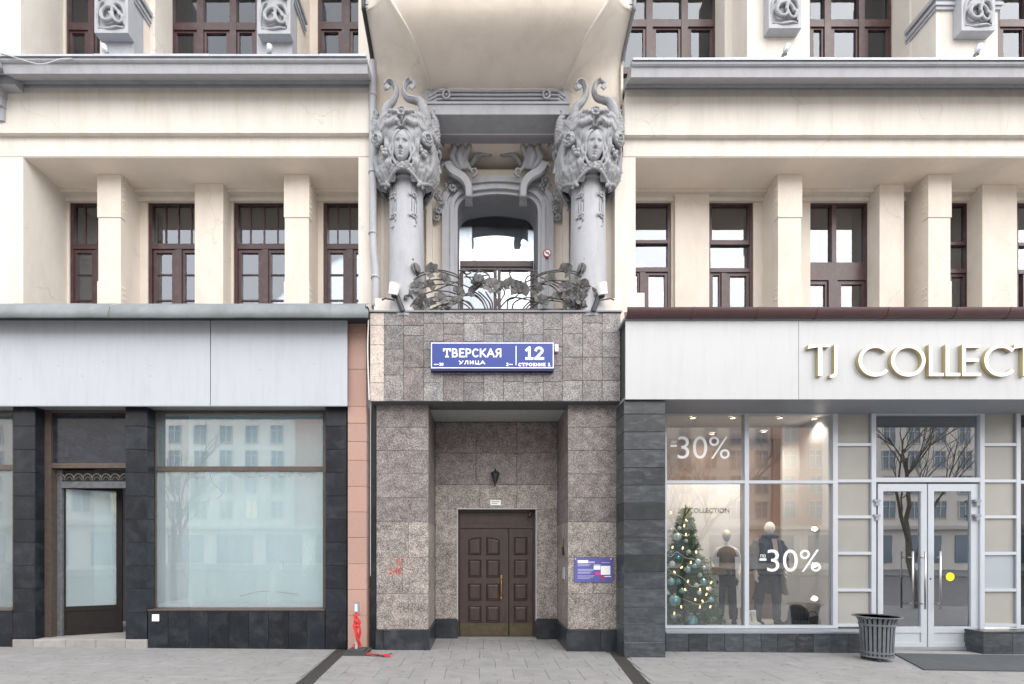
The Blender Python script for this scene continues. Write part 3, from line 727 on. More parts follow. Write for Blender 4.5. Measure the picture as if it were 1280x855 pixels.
# ---- bay over the entrance: flared brackets and belly
CXB = .27
zB = [(0.02,9.46,538,108),(-.10,9.475,0,0),(-.30,9.51,0,0),(-.50,9.56,0,0),(-.68,9.63,0,0),(-.80,9.71,0,0),(-.88,9.81,0,0),(-.93,9.95,0,0),(-.95,10.15,0,0),(-.95,10.7,0,0)]
hw = [1.125,1.15,1.20,1.27,1.36,1.46,1.56,1.66,1.72,1.74]
bel = catmull([(hw[i], zB[i][0], zB[i][1]) for i in range(10)], 5)
rows = []
for p in bel:
    rows.append([(CXB+p.x*u, p.y+.05*abs(u)**6, p.z) for u in [k/14-1 for k in range(29)]])
MB().grid(rows).build('bay_belly', M['cove'], bld, smooth=True)
outp = catmull([(2.10,.16,9.1),(2.10,.16,9.55),(2.10,.155,9.80),(2.10,.12,9.95),(2.10,.0,10.05),(2.10,-.17,10.11),(2.10,-.34,10.155),(2.10,-.46,10.19),(2.10,-.5,10.22),(2.10,-.5,10.7)], 5)
n = len(bel)
for sgn in (-1, 1):
    rows = []
    rows.append([(CXB+sgn*(1.10+1.0*k/8), .163, 9.0) for k in range(9)])
    for i in range(n):
        a, b_ = bel[i], outp[i]
        rr = []
        for k in range(9):
            t = k/8; q = a.lerp(b_, t)
            bow = math.sin(PI*t)*.07*min(1, i/12)
            rr.append((CXB+sgn*q.x, q.y+bow+.05*(1-t), q.z+bow*.4))
        rows.append(rr)
    MB().grid(rows).build('bay_bracket', M['stucco'], bld, smooth=True)
    MB().tube([(CXB+sgn*p.x, p.y+.04, p.z) for p in bel], .022, 8).build('bay_rib', M['stucco_white'], bld, smooth=True)
    # plain wall under the bracket and dark drip edge on its outer side
    xs0, xs1 = sorted((CXB+sgn*1.13, CXB+sgn*2.10))
    mb = MB(); mb.box(xs0, xs1, .17, 1.0, 8.95, 9.40); wall(mb, 'bay_wall', 'stucco_white')
    mb = MB(); mb.box(CXB+sgn*2.095, CXB+sgn*2.12, .1, 1.3, 9.3, 10.9); wall(mb, 'bay_flank', 'stucco')
    pts = [(CXB+sgn*2.125, p.y-.01, p.z) for p in outp[16:]]
    MB().tube(pts, .035, 6).build('bay_drip_edge', M['black'] if sgn < 0 else M['grey_dark'], bld, smooth=True)
    mb = MB()
    for k in range(4): 
        x_in, x_out = CXB+sgn*1.77, CXB+sgn*2.09
        mb.box(x_in, x_out, -.52-.012*(k%2), -.3, 10.19+.045*k, 10.19+.045*k+.038)
    mb.build('moulding', M['grey'], bld)
mb = MB(); mb.box(CXB-2.1, CXB+2.1, -.3, 1.5, 10.72, 12.9); wall(mb, 'bay_wall', 'stucco')
# grey beam under the belly with grooved ornament
bx0, bx1 = PX(530,0), PX(712,0)
mb = MB(); mb.box(bx0, bx1, 0, .37, PZ(143,0), PZ(131,0)); mb.box(bx0, bx1, .05, .37, PZ(131,0)+.001, PZ(107,0)); mb.box(bx0,bx1,-.02,.049,PZ(131,0)+.002,PZ(128,0))
mb.build('beam', M['grey'], bld)
mb = MB()
for k in range(4):
    z = PZ(112.0+5*k,0); pts = []
    pl, pr = 549, 693
    pts = catmull([(PX(536,0),.035,z-.10+.025*k*.5),(PX(544,0),.03,z-.03),(PX(pl+4,0),.03,z),(PX(620,0),.03,z),(PX(pr-2,0),.03,z),(PX(700,0),.03,z-.03),(PX(707,0),.035,z-.10)],6)
    mb.tube(pts, .022, 6)
mb.build('grooved_moulding', M['grey'], bld, smooth=True)
for px in (558, 683):
    mb = MB(); c = Vector((PX(px,0), .0, PZ(118.5,0)))
    ring = [c+Vector((.055*math.cos(t),-.01,.075*math.sin(t))) for t in [2*PI*i/20 for i in range(21)]]
    mb.tube(ring, .02, 8); mb.ball(c, .028, 10); mb.build('ring_boss', M['grey'], bld, smooth=True)
mb = MB(); mb.box(bx0-.2, bx1+.2, .371, 2.6, PZ(167,.37)-.02+.0, PZ(167,.37)+.15); wall(mb, 'loggia_ceiling', 'cove')
mb = MB(); mb.box(bx0, bx1, .375, .50, PZ(172,.375), PZ(167,.37)-.022); wall(mb, 'beam', 'grey_dark')
mb = MB(); mb.box(bx0, bx1, 1.36, 1.48, PZ(199,1.36), PZ(191,1.36)); wall(mb, 'beam', 'grey_dark')
# loggia walls
YL = .90
xl0, xl1 = PX(467,.3), PX(779,.3)
zt = 8.95; zfl = 5.55
wall(MB().box(xl0, PX(520,.3), .30, 1.6, zfl, zt), 'loggia_pier', 'stucco'); wall(MB().box(PX(724,.3), xl1, .30, 1.6, zfl, zt), 'loggia_pier', 'stucco')
mb = MB(); mb.box(PX(765,.29), PX(770,.29), .275, .299, zfl, zt-.3); mb.box(PX(476,.29), PX(480,.29), .275, .299, zfl, zt-.3); wall(mb, 'pilaster_edge', 'stucco_white')
ol, orr = PX(572,YL), PX(671.5,YL); oz = PZ(247,YL)
mb = MB(); mb.box(PX(520,.3), ol-.02, YL, YL+.5, zfl, zt); mb.box(orr+.02, PX(724,.3), YL, YL+.5, zfl, zt)
mb.box(ol-.02, orr+.02, YL, YL+.5, PZ(232,YL), PZ(212,YL)); wall(mb, 'loggia_wall', 'stucco')
mb = MB(); mb.box(ol-.5, orr+.5, YL+.45, 1.52, PZ(212,YL), zt); wall(mb, 'loggia_wall', 'cove')
for (a,b_) in ((533,540),(704,711)):
    mb = MB(); mb.box(PX(a,YL-.12), PX(b_,YL-.12), YL-.12, YL-.001, zfl, PZ(235,YL)); wall(mb, 'pilaster', 'stucco_white')
# window surround of nested rounded bands
def rr_path(x0, x1, zt_, rad, zb_, n=8, arch=.0):
    pts = [(x0, zb_)]
    for i in range(n+1):
        a = PI-(PI/2)*i/n; pts.append((x0+rad+rad*math.cos(a), zt_-rad+rad*math.sin(a)))
    for i in range(1, 8):
        t = i/8; pts.append((x0+rad+(x1-x0-2*rad)*t, zt_+arch*math.sin(PI*t)))
    for i in range(n+1):
        a = PI/2-(PI/2)*i/n; pts.append((x1-rad+rad*math.cos(a), zt_-rad+rad*math.sin(a)))
    pts.append((x1, zb_)); return pts
def sur(px0a, px1a, pya, ra, px0b, px1b, pyb, rb, yf, yb_, m='grey', arch=.05):
    A = rr_path(PX(px0a,YL), PX(px1a,YL), PZ(pya,YL), ra, zfl, arch=arch); B = rr_path(PX(px0b,YL), PX(px1b,YL), PZ(pyb,YL), rb, zfl, arch=arch)
    return MB().openband(A, B, yf, yb_)
mb = sur(553,691,229,.42, 559,685,235,.38, YL-.10, YL+.01)
mb.add(sur(559,685,235,.38, 563,681,239,.35, YL-.06, YL+.01)); mb.add(sur(563,681,239,.35, 568,676,243,.30, YL-.085, YL+.01))
mb.add(sur(568,676,243,.30, 572,672,247,.27, YL-.03, YL+.012))
wall(mb, 'window_surround', 'grey')
mb = sur(570,674,245,.28, 571.9,671.6,247,.27, YL+.013, 1.47, arch=.05)
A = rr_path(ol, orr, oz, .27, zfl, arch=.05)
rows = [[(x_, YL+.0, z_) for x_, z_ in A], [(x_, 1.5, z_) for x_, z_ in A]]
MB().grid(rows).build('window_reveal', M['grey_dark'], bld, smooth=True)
# straps curling over the surround and dark tendrils above them
for sgn, pc in ((-1, 586), (1, 654)):
    pts = catmull([P(pc+sgn*27,204,.62), P(pc+sgn*21,213,.62), P(pc+sgn*8,221,.66), P(pc+sgn*1,232,.70), P(pc,246,.72), P(pc,250,.80), P(pc,256,.88)], 6)
    mb = MB(); b = len(mb.v)
    for i, p in enumerate(pts):
        t = i/(len(pts)-1); w_ = .075+.01*math.sin(t*6)
        d = (pts[min(i+1,len(pts)-1)]-pts[max(i-1,0)]).normalized(); side = d.cross(Vector((0,1,0))).normalized() if abs(d.y)<.8 else Vector((1,0,0))
        if side.x < 0: side = -side
        for (u, v_) in ((-w_,0),(-w_*.7,-.03),(w_*.7,-.03),(w_,0),(w_,.04),(-w_,.04)): mb.v.append(tuple(p+side*u+Vector((0,v_,0))))
    for i in range(len(pts)-1):
        for k in range(6): mb.f.append((i*6+k, i*6+(k+1)%6, (i+1)*6+(k+1)%6, (i+1)*6+k)); mb.m.append(0)
    mb.build('surround_strap', M['grey'], bld, smooth=True, sharp=True)
    mb = MB()
    for (cps, rd) in (([(pc+sgn*10,214,.7),(pc+sgn*21,198,.66),(pc+sgn*18,184,.6),(pc+sgn*27,174,.56),(pc+sgn*33,178,.55),(pc+sgn*30,184,.56)], [.05,.065,.05,.035,.025,.015]),
                      ([(pc-sgn*2,213,.7),(pc+sgn*4,198,.68),(pc-sgn*1,184,.6),(pc+sgn*3,173,.55),(pc-sgn*3,169,.55),(pc-sgn*8,173,.56),(pc-sgn*5,177,.56)], [.035,.055,.045,.035,.028,.02,.012]),
                      ([(pc+sgn*8,213,.7),(pc+sgn*12,196,.64),(pc+sgn*8,182,.6),(pc+sgn*13,172,.56),(pc+sgn*20,170,.56)], [.06,.08,.05,.03,.015]),
                      ([(pc+sgn*3,212,.72),(pc+sgn*7,200,.67),(pc+sgn*2,188,.63)], [.05,.055,.03]),
                      ([(pc+sgn*16,214,.72),(pc+sgn*26,205,.68),(pc+sgn*33,208,.66),(pc+sgn*34,216,.68)], [.05,.05,.03,.015]),
                      ([(pc-sgn*2,207,.8),(pc-sgn*9,197,.78),(pc-sgn*16,193,.78),(pc-sgn*26,194,.8),(pc-sgn*30,190,.8),(pc-sgn*25,187,.8)], [.035,.05,.04,.03,.022,.012]),
                      ([(pc-sgn*4,222,.7),(pc-sgn*10,217,.68),(pc-sgn*8,211,.68),(pc-sgn*3,213,.68),(pc-sgn*5,217,.67)], [.02,.03,.022,.018,.012])):
        mb.tube(catmull([P(*c) for c in cps], 6), rd, 10)
    me = modded(mb, [('REMESH', dict(mode='VOXEL', voxel_size=.013)), ('SMOOTH', dict(factor=.5, iterations=2))], 'carved_tendril', M['grey_carv'])
    inst('carved_tendril', me, (0,0,0), bld).location = -wpos(bld)
# flower clusters hanging at the shoulders of the surround
petal = MB()
for k in range(7):
    a = 2*PI*k/7; petal.ball((.055*math.cos(a), -.02, .055*math.sin(a)), .035, 8, 0, 1.1, .5, .8)
petal.ball((0,-.045,0), .03, 8); petal_me = petal.mesh('carved_flower', M['grey_carv'], smooth=True)
for cl in (((557,232,.76),(549,240,.74),(563,226,.76),(551,252,.76),(546,246,.7),(548,263,.8),(566,235,.78),(546,273,.84)), ((687,232,.76),(696,240,.74),(680,226,.76),(692,252,.76),(699,247,.72),(695,262,.8),(677,235,.78),(697,272,.84))):
    for (a,b_,c) in cl:
        inst('carved_flower', petal_me, P(a,b_,c), bld, (R.uniform(-.5,.5), R.uniform(-3,3), R.uniform(-.5,.5)), R.uniform(.5,1.0))
# loggia door-window
window(1.41, (571,671,256,430), [(575,667,326,333)], [(575,621,334,430,4),(622,667,334,430,4)], curtain=[(590,660)], fw=3)
# balcony floor
mb = MB(); mb.box(PX(461,-.19)+.02, PX(777,-.19)-.02, -.10, 1.6, 5.0, zfl-.03); wall(mb, 'balcony_floor', 'grey')

# ------------------------------------------------------------------ entrance portal
ptl = thing('entrance_portal', 'granite clad entrance portal with recessed brown double door under the balcony', 'entrance', (PX(622,0), .3, 0))
YLN = -.19; YBK = 1.10; YD = 1.25
tcache = {}
def tile_mesh(w, h, m, d=.02, b=.004, name='tile'):
    k = (round(w,3), round(h,3), m, d)
    if k not in tcache:
        mb = MB(); x, z = w/2, h/2
        mb.v = [(-x,d,-z),(x,d,-z),(x,d,z),(-x,d,z),(-x,b,-z),(x,b,-z),(x,b,z),(-x,b,z),(-x+b,0,-z+b),(x-b,0,-z+b),(x-b,0,z-b),(-x+b,0,z-b)]
        mb.f = [(0,1,5,4),(1,2,6,5),(2,3,7,6),(3,0,4,7),(4,5,9,8),(5,6,10,9),(6,7,11,10),(7,4,8,11),(8,9,10,11)]
        mb.m = [0]*9; tcache[k] = mb.mesh(name, M[m])
    return tcache[k]
def tile(parent, x0, x1, z0, z1, y, m, name='tile', j=.004, rot=None, jit=.0015, d=.02, b=.004):
    if x0 > x1: x0, x1 = x1, x0
    if z0 > z1: z0, z1 = z1, z0
    me = tile_mesh(x1-x0-j, z1-z0-j, m, d, b, name)
    return inst(name, me, ((x0+x1)/2, y+R.uniform(-jit,jit), (z0+z1)/2), parent)
def side_tile(parent, x, y0, y1, z0, z1, m, facing, name='tile', j=.004, d=.02):
    me = tile_mesh(y1-y0-j, z1-z0-j, m, d, .004, name)
    # facing +1: visible face looks to +x ; -1: looks to -x
    return inst(name, me, (x+R.uniform(-.001,.001), (y0+y1)/2, (z0+z1)/2), parent, (0,0,PI/2 if facing > 0 else -PI/2))
# lintel: grout slab and its tiles, column by column (pixels read off the photo)
def zl(p): return PZ(380+p/3.765, YLN)
def xl(p): return PX(450+p/3.765, YLN)
lx0, lx1 = xl(45), xl(1228)
mb = MB(); mb.box(lx0+.01, lx1-.005, YLN+.012, .28, zl(459), zl(40)+.0)
mb.build('lintel', M['grout_d'], ptl)
colsx = [(47,113),(113,205),(205,300),(300,393),(393,488),(488,583),(583,675),(675,768),(768,862),(862,953),(953,1048),(1048,1140),(1140,1226)]
rowsz = [[42,100,192,282,370,457],[42,100,212,335,457],[42,100,148,300,457],[42,90,175,215,300,370,457],[42,90,142,200,330,457],[42,90,175,260,370,457],
         [42,88,142,240,330,457],[42,88,175,250,365,457],[42,145,230,330,370,457],[42,120,200,290,365,457],[42,140,250,360,457],[42,90,250,360,457],[42,135,250,360,457]]
for k, ((a, b_), rz) in enumerate(zip(colsx, rowsz)):
    for r0, r1 in zip(rz, rz[1:]):
        tile(ptl, xl(a), xl(b_), zl(r1), zl(r0), YLN, 'gr_cr' if k == 0 else 'gr_li', 'granite_tile', jit=.003)
mb = MB(); mb.box(lx0-.01, lx1+.012, YLN-.025, .2, zl(40)+.002, zl(33)); mb.build('coping', M['grey_dark'], ptl)
for sg in (-1, 1):
    for (r0, r1) in ((42,180),(180,320),(320,457)):
        side_tile(ptl, lx0+.003 if sg < 0 else lx1-.0, YLN+.022, .10, zl(r1), zl(r0), 'gr_li', sg, 'granite_tile')
# piers
pj = [506,534,563,592.5,622,652.5,697,742,787]
pierL = (470.5, 535.5); pierR = (710, 773)
for (a, b_, inner) in (pierL+(1,), pierR+(-1,)):
    x0, x1 = PX(a,0), PX(b_,0)
    mb = MB(); mb.box(x0+.012, x1-.012, .012, YBK+.03, -.15, PZ(505,0)); mb.build('pier_core', M['grout_d'], ptl)
    for k, (r0, r1) in enumerate(zip(pj, pj[1:])):
        m_ = 'gr_up' if k < 5 else 'gr_lo'
        if k in (5,6,7): 
            sp = x0+(x1-x0)*(.62 if k % 2 else .5)
            tile(ptl, x0, sp, PZ(r1,0), PZ(r0,0), 0, m_, 'granite_tile', j=.003); tile(ptl, sp, x1, PZ(r1,0), PZ(r0,0), 0, m_, 'granite_tile', j=.003)
        else: tile(ptl, x0, x1, PZ(r1,0), PZ(r0,0), 0, m_, 'granite_tile', j=.003)
        xf = x1 if inner > 0 else x0
        for (ya, yb_) in ((.004,.55),(.55,YBK)):
            side_tile(ptl, xf, ya, yb_, PZ(r1,0), PZ(r0,0), m_, inner, 'granite_tile', j=.003)
        if inner > 0: side_tile(ptl, x0, .004, .5, PZ(r1,0), PZ(r0,0), m_, -1, 'granite_tile')
    # dark base course, 3 cm proud
    zt_ = PZ(787,0)-.002; xs_ = x0+ (x1-x0)*(.64 if inner < 0 else .14)
    tile(ptl, x0-.01, xs_, -.1, zt_, -.03, 'plinth', 'base_tile', d=.03); tile(ptl, xs_, x1+.01, -.1, zt_, -.03, 'plinth', 'base_tile', d=.03)
    xf = x1+.028 if inner > 0 else x0-.028
    side_tile(ptl, xf, -.03, .52, -.1, zt_, 'plinth', inner, 'base_tile', d=.03); side_tile(ptl, xf, .52, YBK, -.1, zt_, 'plinth', inner, 'base_tile', d=.03)
MB().box(PX(774,0), PX(779,0)+.06, .05, .4, -.1, PZ(505,0)).build('gap_filler', M['btile'], ptl); MB().box(PX(463.5,0), PX(470,0), .05, .4, -.1, PZ(505,0)).build('gap_filler', M['btile'], ptl)
# back wall of the niche
xa, xb = PX(535,0)-.05, PX(710,0)+.05
def ztb(p): return PZ(p, YBK)
dx0, dx1, dzt = PX(571.5,YBK), PX(670.5,YBK), PZ(636.5,YBK)
mb = MB(); mb.box(xa, dx0+.0, YBK+.012, YBK+.35, -.1, ztb(527)); mb.box(dx1-.0, xb, YBK+.012, YBK+.35, -.1, ztb(527)); mb.box(dx0+.001, dx1-.001, YBK+.013, YBK+.35, dzt, ztb(527))
mb.build('niche_wall', M['grout_d'], ptl)
XB = [PX(p,YBK) for p in (544,595,646,697)]
for i, (r0, r1) in enumerate(((528,566),(566,606))):
    off = 0 if i % 2 == 0 else .0
    for a, b_ in zip(XB, XB[1:]): tile(ptl, a, b_, ztb(r1), ztb(r0), YBK, 'gr_up', 'granite_tile')
tile(ptl, XB[0], PX(560,YBK), ztb(636.5), ztb(606), YBK, 'gr_lo', 'granite_tile')
for a, b_ in ((560,600),(600,646),(646,697)): tile(ptl, PX(a,YBK), PX(b_,YBK), ztb(636.5), ztb(606), YBK, 'gr_lo', 'granite_tile')
for rr_ in ((636.5,680),(680,735),(735,773.5)):
    tile(ptl, XB[0], dx0, ztb(rr_[1]), ztb(rr_[0]), YBK, 'gr_lo', 'granite_tile'); tile(ptl, dx1, XB[3], ztb(rr_[1]), ztb(rr_[0]), YBK, 'gr_lo', 'granite_tile')
tile(ptl, XB[0], dx0+.01, -.1, ztb(773.5)-.002, YBK-.03, 'plinth', 'base_tile', d=.04); tile(ptl, dx1-.01, XB[3], -.1, ztb(773.5)-.002, YBK-.03, 'plinth', 'base_tile', d=.04)
# soffit of the niche
mb = MB(); mb.box(xa-.0, xb, YLN+.03, YBK+.3, PZ(527,YBK)+.003, PZ(527,YBK)+.2); mb.build('soffit', M['soffit'], ptl)
mb = MB(); mb.box(lx0+.03, xa-.002, YLN+.03, .4, PZ(505,0)+.001, PZ(505,0)+.2); mb.box(xb+.002, lx1-.02, YLN+.03, .4, PZ(505,0)+.001, PZ(505,0)+.2); mb.build('soffit', M['soffit'], ptl)
mb = MB(); mb.box(xa+.06, xb-.06, .5, 1.9, 5.2, 5.4); mb.build('ceiling_slab', M['soffit'], ptl)
# steel corner trims at the door reveal
mb = MB(); mb.box(dx0-.008, dx0+.012, YBK-.008, YBK+.2, .33, dzt); mb.box(dx1-.012, dx1+.008, YBK-.008, YBK+.2, .33, dzt); mb.box(dx0-.008, dx1+.008, YBK-.01, YBK+.2, dzt-.001, dzt+.02)
mb.build('door_trim', M['soffit'], ptl)
# door: two leaves of unequal width with raised panels
def dz_(p): return PZ(p, YD)
def dx_(p): return PX(p, YD)
drf = MB(); y = YD
drf.box(dx_(571.5), dx_(574.5), y-.02, y+.1, 0, dz_(638)); drf.box(dx_(666.5), dx_(670), y-.02, y+.1, 0, dz_(638)); drf.box(dx_(574.5)+.001, dx_(666.5)-.001, y-.021, y+.1, dz_(660), dz_(657.5)); drf.box(dx_(574.5)+.001, dx_(666.5)-.001, y-.02, y+.1, dz_(640.5), dz_(638))
drf.build('door_frame', M['door'], ptl)
mb = MB(); mb.box(dx_(575), dx_(666), y+.01, y+.05, dz_(657.5)+.002, dz_(640.5)-.002)
for (a,b_,c,d_) in ((581,654,642.5,643.8),(581,654,652,653.3),(581,582.3,643.9,651.9),(652.7,654,643.9,651.9)): mb.box(dx_(a),dx_(b_),y,y+.009,dz_(d_),dz_(c))
mb.build('transom_panel', M['door'], ptl)
def leaf(x0, x1, cols, arched):
    z0_, z1_ = gz(.2)+.02, dz_(660)-.004
    mb = MB(); mb.box(x0, x1, y+.006, y+.05, z0_, z1_); lf = mb.build('door_leaf', M['door'], ptl)
    rws = ((672,693),(700,721),(730,750),(758,777))
    for ci, (a, b_) in enumerate(cols):
        for ri, (t_, u_) in enumerate(rws):
            A0, A1, Z0, Z1 = dx_(a), dx_(b_), dz_(u_), dz_(t_)
            def outl(i):
                p = [(A0+i,Z0+i),(A1-i,Z0+i)]
                if ri == 0 and arched:
                    hi, lo = Z1-i, Z1-.05-i
                    if ci == 0: p += [(A1-i,hi)]+[(A1-i-(A1-A0-2*i)*t, hi-.05*t*t) for t in (.33,.66,1)]
                    else: p += [(A1-i,lo)]+[(A1-i-(A1-A0-2*i)*t, hi-.05*(1-t)**2) for t in (.33,.66,1)]
                else: p += [(A1-i,Z1-i),(A1-i-(A1-A0-2*i)*.33,Z1-i),(A1-i-(A1-A0-2*i)*.66,Z1-i),(A0+i,Z1-i)]
                return p
            pm = MB(); o0, o1, o2, o3 = outl(-.012), outl(.0), outl(.012), outl(.035)
            pm.grid([[(x_,y+.005,z_) for x_,z_ in o0+o0[:1]], [(x_,y-.012,z_) for x_,z_ in o1+o1[:1]], [(x_,y+.004,z_) for x_,z_ in o2+o2[:1]], [(x_,y-.010,z_) for x_,z_ in o3+o3[:1]]])
            b0 = len(pm.v); pm.v += [(x_,y-.010,z_) for x_,z_ in o3]; pm.f.append(tuple(range(b0,b0+len(o3)))); pm.m.append(0)
            pm.build('door_panel', M['door'], lf)
    return lf
l1 = leaf(dx_(575), dx_(635.4), ((586,601),(608.5,624)), True)
l2 = leaf(dx_(636.6), dx_(666), ((643,658.5),), False)
for lf, a, b_ in ((l1,575,635.4),(l2,636.6,666)):
    mb = MB(); mb.box(dx_(a)+.005, dx_(b_)-.005, y-.006, y+.005, gz(.2)+.03, dz_(779)); mb.build('kick_plate', M['brass'], lf)
mb = MB(); hx = dx_(626.6)
mb.tube(catmull([(hx,y-.01,dz_(745)),(hx,y-.06,dz_(741)),(hx,y-.065,dz_(734)),(hx,y-.06,dz_(727)),(hx,y-.01,dz_(723))],5), .011, 8)
for p_ in (723,745):
    mb.box(hx-.022, hx+.022, y-.012, y+.004, dz_(p_)-.03, dz_(p_)+.03); mb.ball((hx,y-.015,dz_(p_)+(.04 if p_ < 730 else -.04)), .018, 8, 0, 1,.5,1.3)
mb.build('handle', M['brass2'], l1, smooth=True)
mb = MB(); mb.box(dx0-.1, dx1+.1, YD+.06, YD+.14, -.1, dzt+.2); mb.build('door_backing', M['black'], ptl)
mb = MB(); mb.box(dx0, dx1, YBK-.06, YD+.06, -.2, gz(.2)+.014); mb.build('threshold', M['slab'], ptl)

# ------------------------------------------------------------------ left shop front
shl = thing('vacant_shop_front', 'vacant shop front with blank pale blue fascia, black tiled piers and milky window', 'shop front', (PX(220,0), .2, 0))
YG = .20; YFL = -.16
# fascia panels (joint at 263)
zf0, zf1 = PZ(507,YFL), PZ(396,YFL)+.03
for (a, b_) in ((-470,-150),(-149.2,262.5),(263.6,434)):
    mb = MB(); mb.box(PX(a,YFL), PX(b_,YFL), YFL, YFL+.03, zf0, zf1); mb.build('fascia_panel', M['panel_l'], shl)
for (fx_, fz_) in ((73,457),(103,470),(129,452),(188,457),(188,470),(25,474),(325,462),(392,455)):
    MB().pbox(fx_-.5, fx_+.5, fz_-.5, fz_+.5, YFL-.004, YFL-.0005).build('screw_hole', M['grey_dark'], shl)
mb = MB(); mb.box(BX0+.0, PX(434,YFL)-.005, YFL+.031, YG+.1, zf0+.03, zf0+.10); mb.build('fascia_soffit', M['alu_d'], shl)
mb = MB(); mb.box(BX0, PX(434,YFL)-.005, YFL+.005, YFL+.029, zf0-.008, zf0-.001); mb.build('fascia_trim', M['alu'], shl)
mb = MB(); mb.box(BX0, PX(459,0), YG+.11, .9, zf0+.05, 5.42); mb.build('upper_backing', M['room_dk'], shl)
# folded zinc edge of the canopy, sheet by sheet with crooked seams
xx = BX0; k = 0; cuts = [PX(p,-.45) for p in (-340,-200,-90,0,135,291,412,460)]
for a, b_ in zip(cuts, cuts[1:]):
    rows = []
    n_ = 14
    for (yy, pz_, ov) in ((-.20,379.5,0),(-.40,381.5,0),(-.43,388,.004),(-.455,396.5,0),(-.44,397.6,0),(-.30,397.2,0)):
        rows.append([])
        for i in range(n_+1):
            t = i/n_; xx_ = a+(b_-a)*t
            if b_ == cuts[-1] and i == n_ and yy > -.42: xx_ -= .06
            nz = noise.noise(Vector((xx_*3.1, yy*4, pz_*.05)))
            rows[-1].append((xx_, yy+.012*nz-(.006 if k%2 else 0), PZ(pz_,yy)+.010*nz))
    MB().grid(rows).build('canopy_flashing', M['flash'], shl, smooth=True); k += 1
mb = MB(); mb.box(BX0, PX(460,-.3), -.3, WP-.06, PZ(397,-.3)+.02, PZ(383,-.3)+.0); mb.build('canopy_board', M['room_dk'], shl)
# black tiled piers
bj = [512,532.6,561.7,590.5,620,649,678,707,736,765.7]
def bpier(a, b_, zbot, side=True, yf=0.0, last=None):
    x0, x1 = PX(a,yf), PX(b_,yf)
    mb = MB(); mb.box(x0+.01, x1-.012, yf+.012, YG+.25, zbot, zf0+.04); mb.build('pier_core', M['grout_d'], shl)
    rws = [PZ(p,yf) for p in bj]+[zbot]; rws[0] = zf0+.03
    for r0, r1 in zip(rws, rws[1:]):
        tile(shl, x0, x1, r1, r0, yf, 'btile', 'black_tile', j=.005)
        if side: side_tile(shl, x1, yf+.004, YG+.12, r1, r0, 'btile', 1, 'black_tile', j=.005)
zst = PZ(799,0)
bpier(16, 43.5, zst, True); bpier(156.5, 183.5, zst, True); bpier(406.5, 433.5, -.08, False)
bpier(-160, -130, zst, True)
# base course below the windows
pbz = PZ(763.5,0)
pj2 = [184.8,210,236,260,286,310.5,335.5,360.5,383.5,406]
mb = MB(); mb.box(PX(184.8,0)+.01, PX(406,0)-.005, .012, YG+.3, -.12, pbz-.02); mb.build('base_core', M['grout_d'], shl)
for a, b_ in zip(pj2, pj2[1:]): tile(shl, PX(a,0), PX(b_,0), -.1, pbz, 0, 'btile', 'base_tile', j=.004)
mb = MB(); mb.box(PX(184.8,0), PX(406,0)-.004, -.012, YG+.02, pbz+.001, pbz+.022); mb.build('sill', M['frame_l'], shl)
for a, b_ in ((-130,-100),(-100,-70),(-70,-41),(-41,-12),(-12,15.5)): tile(shl, PX(a,0), PX(b_,0), -.05, pbz, 0, 'btile', 'base_tile')
mb = MB(); mb.box(PX(-130,0), PX(15.5,0), .012, YG+.3, -.05, pbz-.02); mb.build('base_core', M['grout_d'], shl)
mb = MB(); mb.box(PX(-130,0), PX(15.5,0), -.012, YG+.02, pbz+.001, pbz+.022); mb.build('sill', M['frame_l'], shl)
# step of the corner door
stx = [15.5,42,82,120,157,183.5]
for a, b_ in zip(stx, stx[1:]):
    tile(shl, PX(a,-.02), PX(b_,-.02), -.04, zst-.001, -.03, 'stone_st', 'step_stone', d=.20, b=.01)
mb = MB(); mb.box(PX(44,0), PX(156,0), .175, 1.2, -.05, zst-.02); mb.build('step_floor', M['stone_st'], shl)
for k in range(6):
    x_ = PX(44,.18)+k*.27; mb = MB(); mb.box(x_+.002, x_+.266, .176, 1.2, zst-.019, zst-.003); mb.build('floor_tile', M['stone_st'], shl)
# big window
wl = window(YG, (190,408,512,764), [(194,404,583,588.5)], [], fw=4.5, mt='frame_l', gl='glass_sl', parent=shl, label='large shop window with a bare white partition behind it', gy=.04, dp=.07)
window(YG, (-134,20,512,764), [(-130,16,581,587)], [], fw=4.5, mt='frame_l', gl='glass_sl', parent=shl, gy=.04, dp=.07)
mb = MB(); mb.box(PX(183,YG), PX(191,YG), YG-.01, YG+.08, pbz, zf0+.03); mb.build('window_post', M['frame_l'], shl)
# partition and floor inside, ragged dark foam along its head
zfi = PZ(752,.6)
mb = MB(); mb.box(PX(236,.60), PX(432,.60), .60, .64, zfi, PZ(500,.6)); mb.build('partition', M['room_w'], shl)
mb = MB(); mb.box(PX(198,.9)-.14, PX(204,.9)-.1, YG+.1, 2.2, zfi, PZ(500,1.0)); mb.box(PX(408,YG)+.02, PX(408,YG)+.08, YG+.1, .6, zfi, PZ(500,1.0)); mb.build('side_wall', M['room_w'], shl)
mb = MB(); mb.box(PX(200,.9)-.1, PX(242,1.0)+.3, 1.5, 1.56, zfi, PZ(500,1.0)); mb.build('back_wall', M['room'], shl)
mb = MB(); mb.box(PX(190,YG), PX(432,1), YG+.08, 2.3, zfi-.06, zfi-.002); mb.build('display_floor', M['floor_d'], shl)
mb = MB(); mb.box(BX0, PX(432,1), YG+.1, 3.9, zf0+.101, zf0+.2); mb.build('ceiling', M['room'], shl)
mb = MB()
for pp in list(range(236,255,5))+list(range(292,336,5))+list(range(352,366,5))+list(range(376,392,5)):
    mb.ball(P(pp+R.uniform(-2,2), 590+R.uniform(0,6), .55), R.uniform(.05,.10), 8, 0, 1,.4,.8)
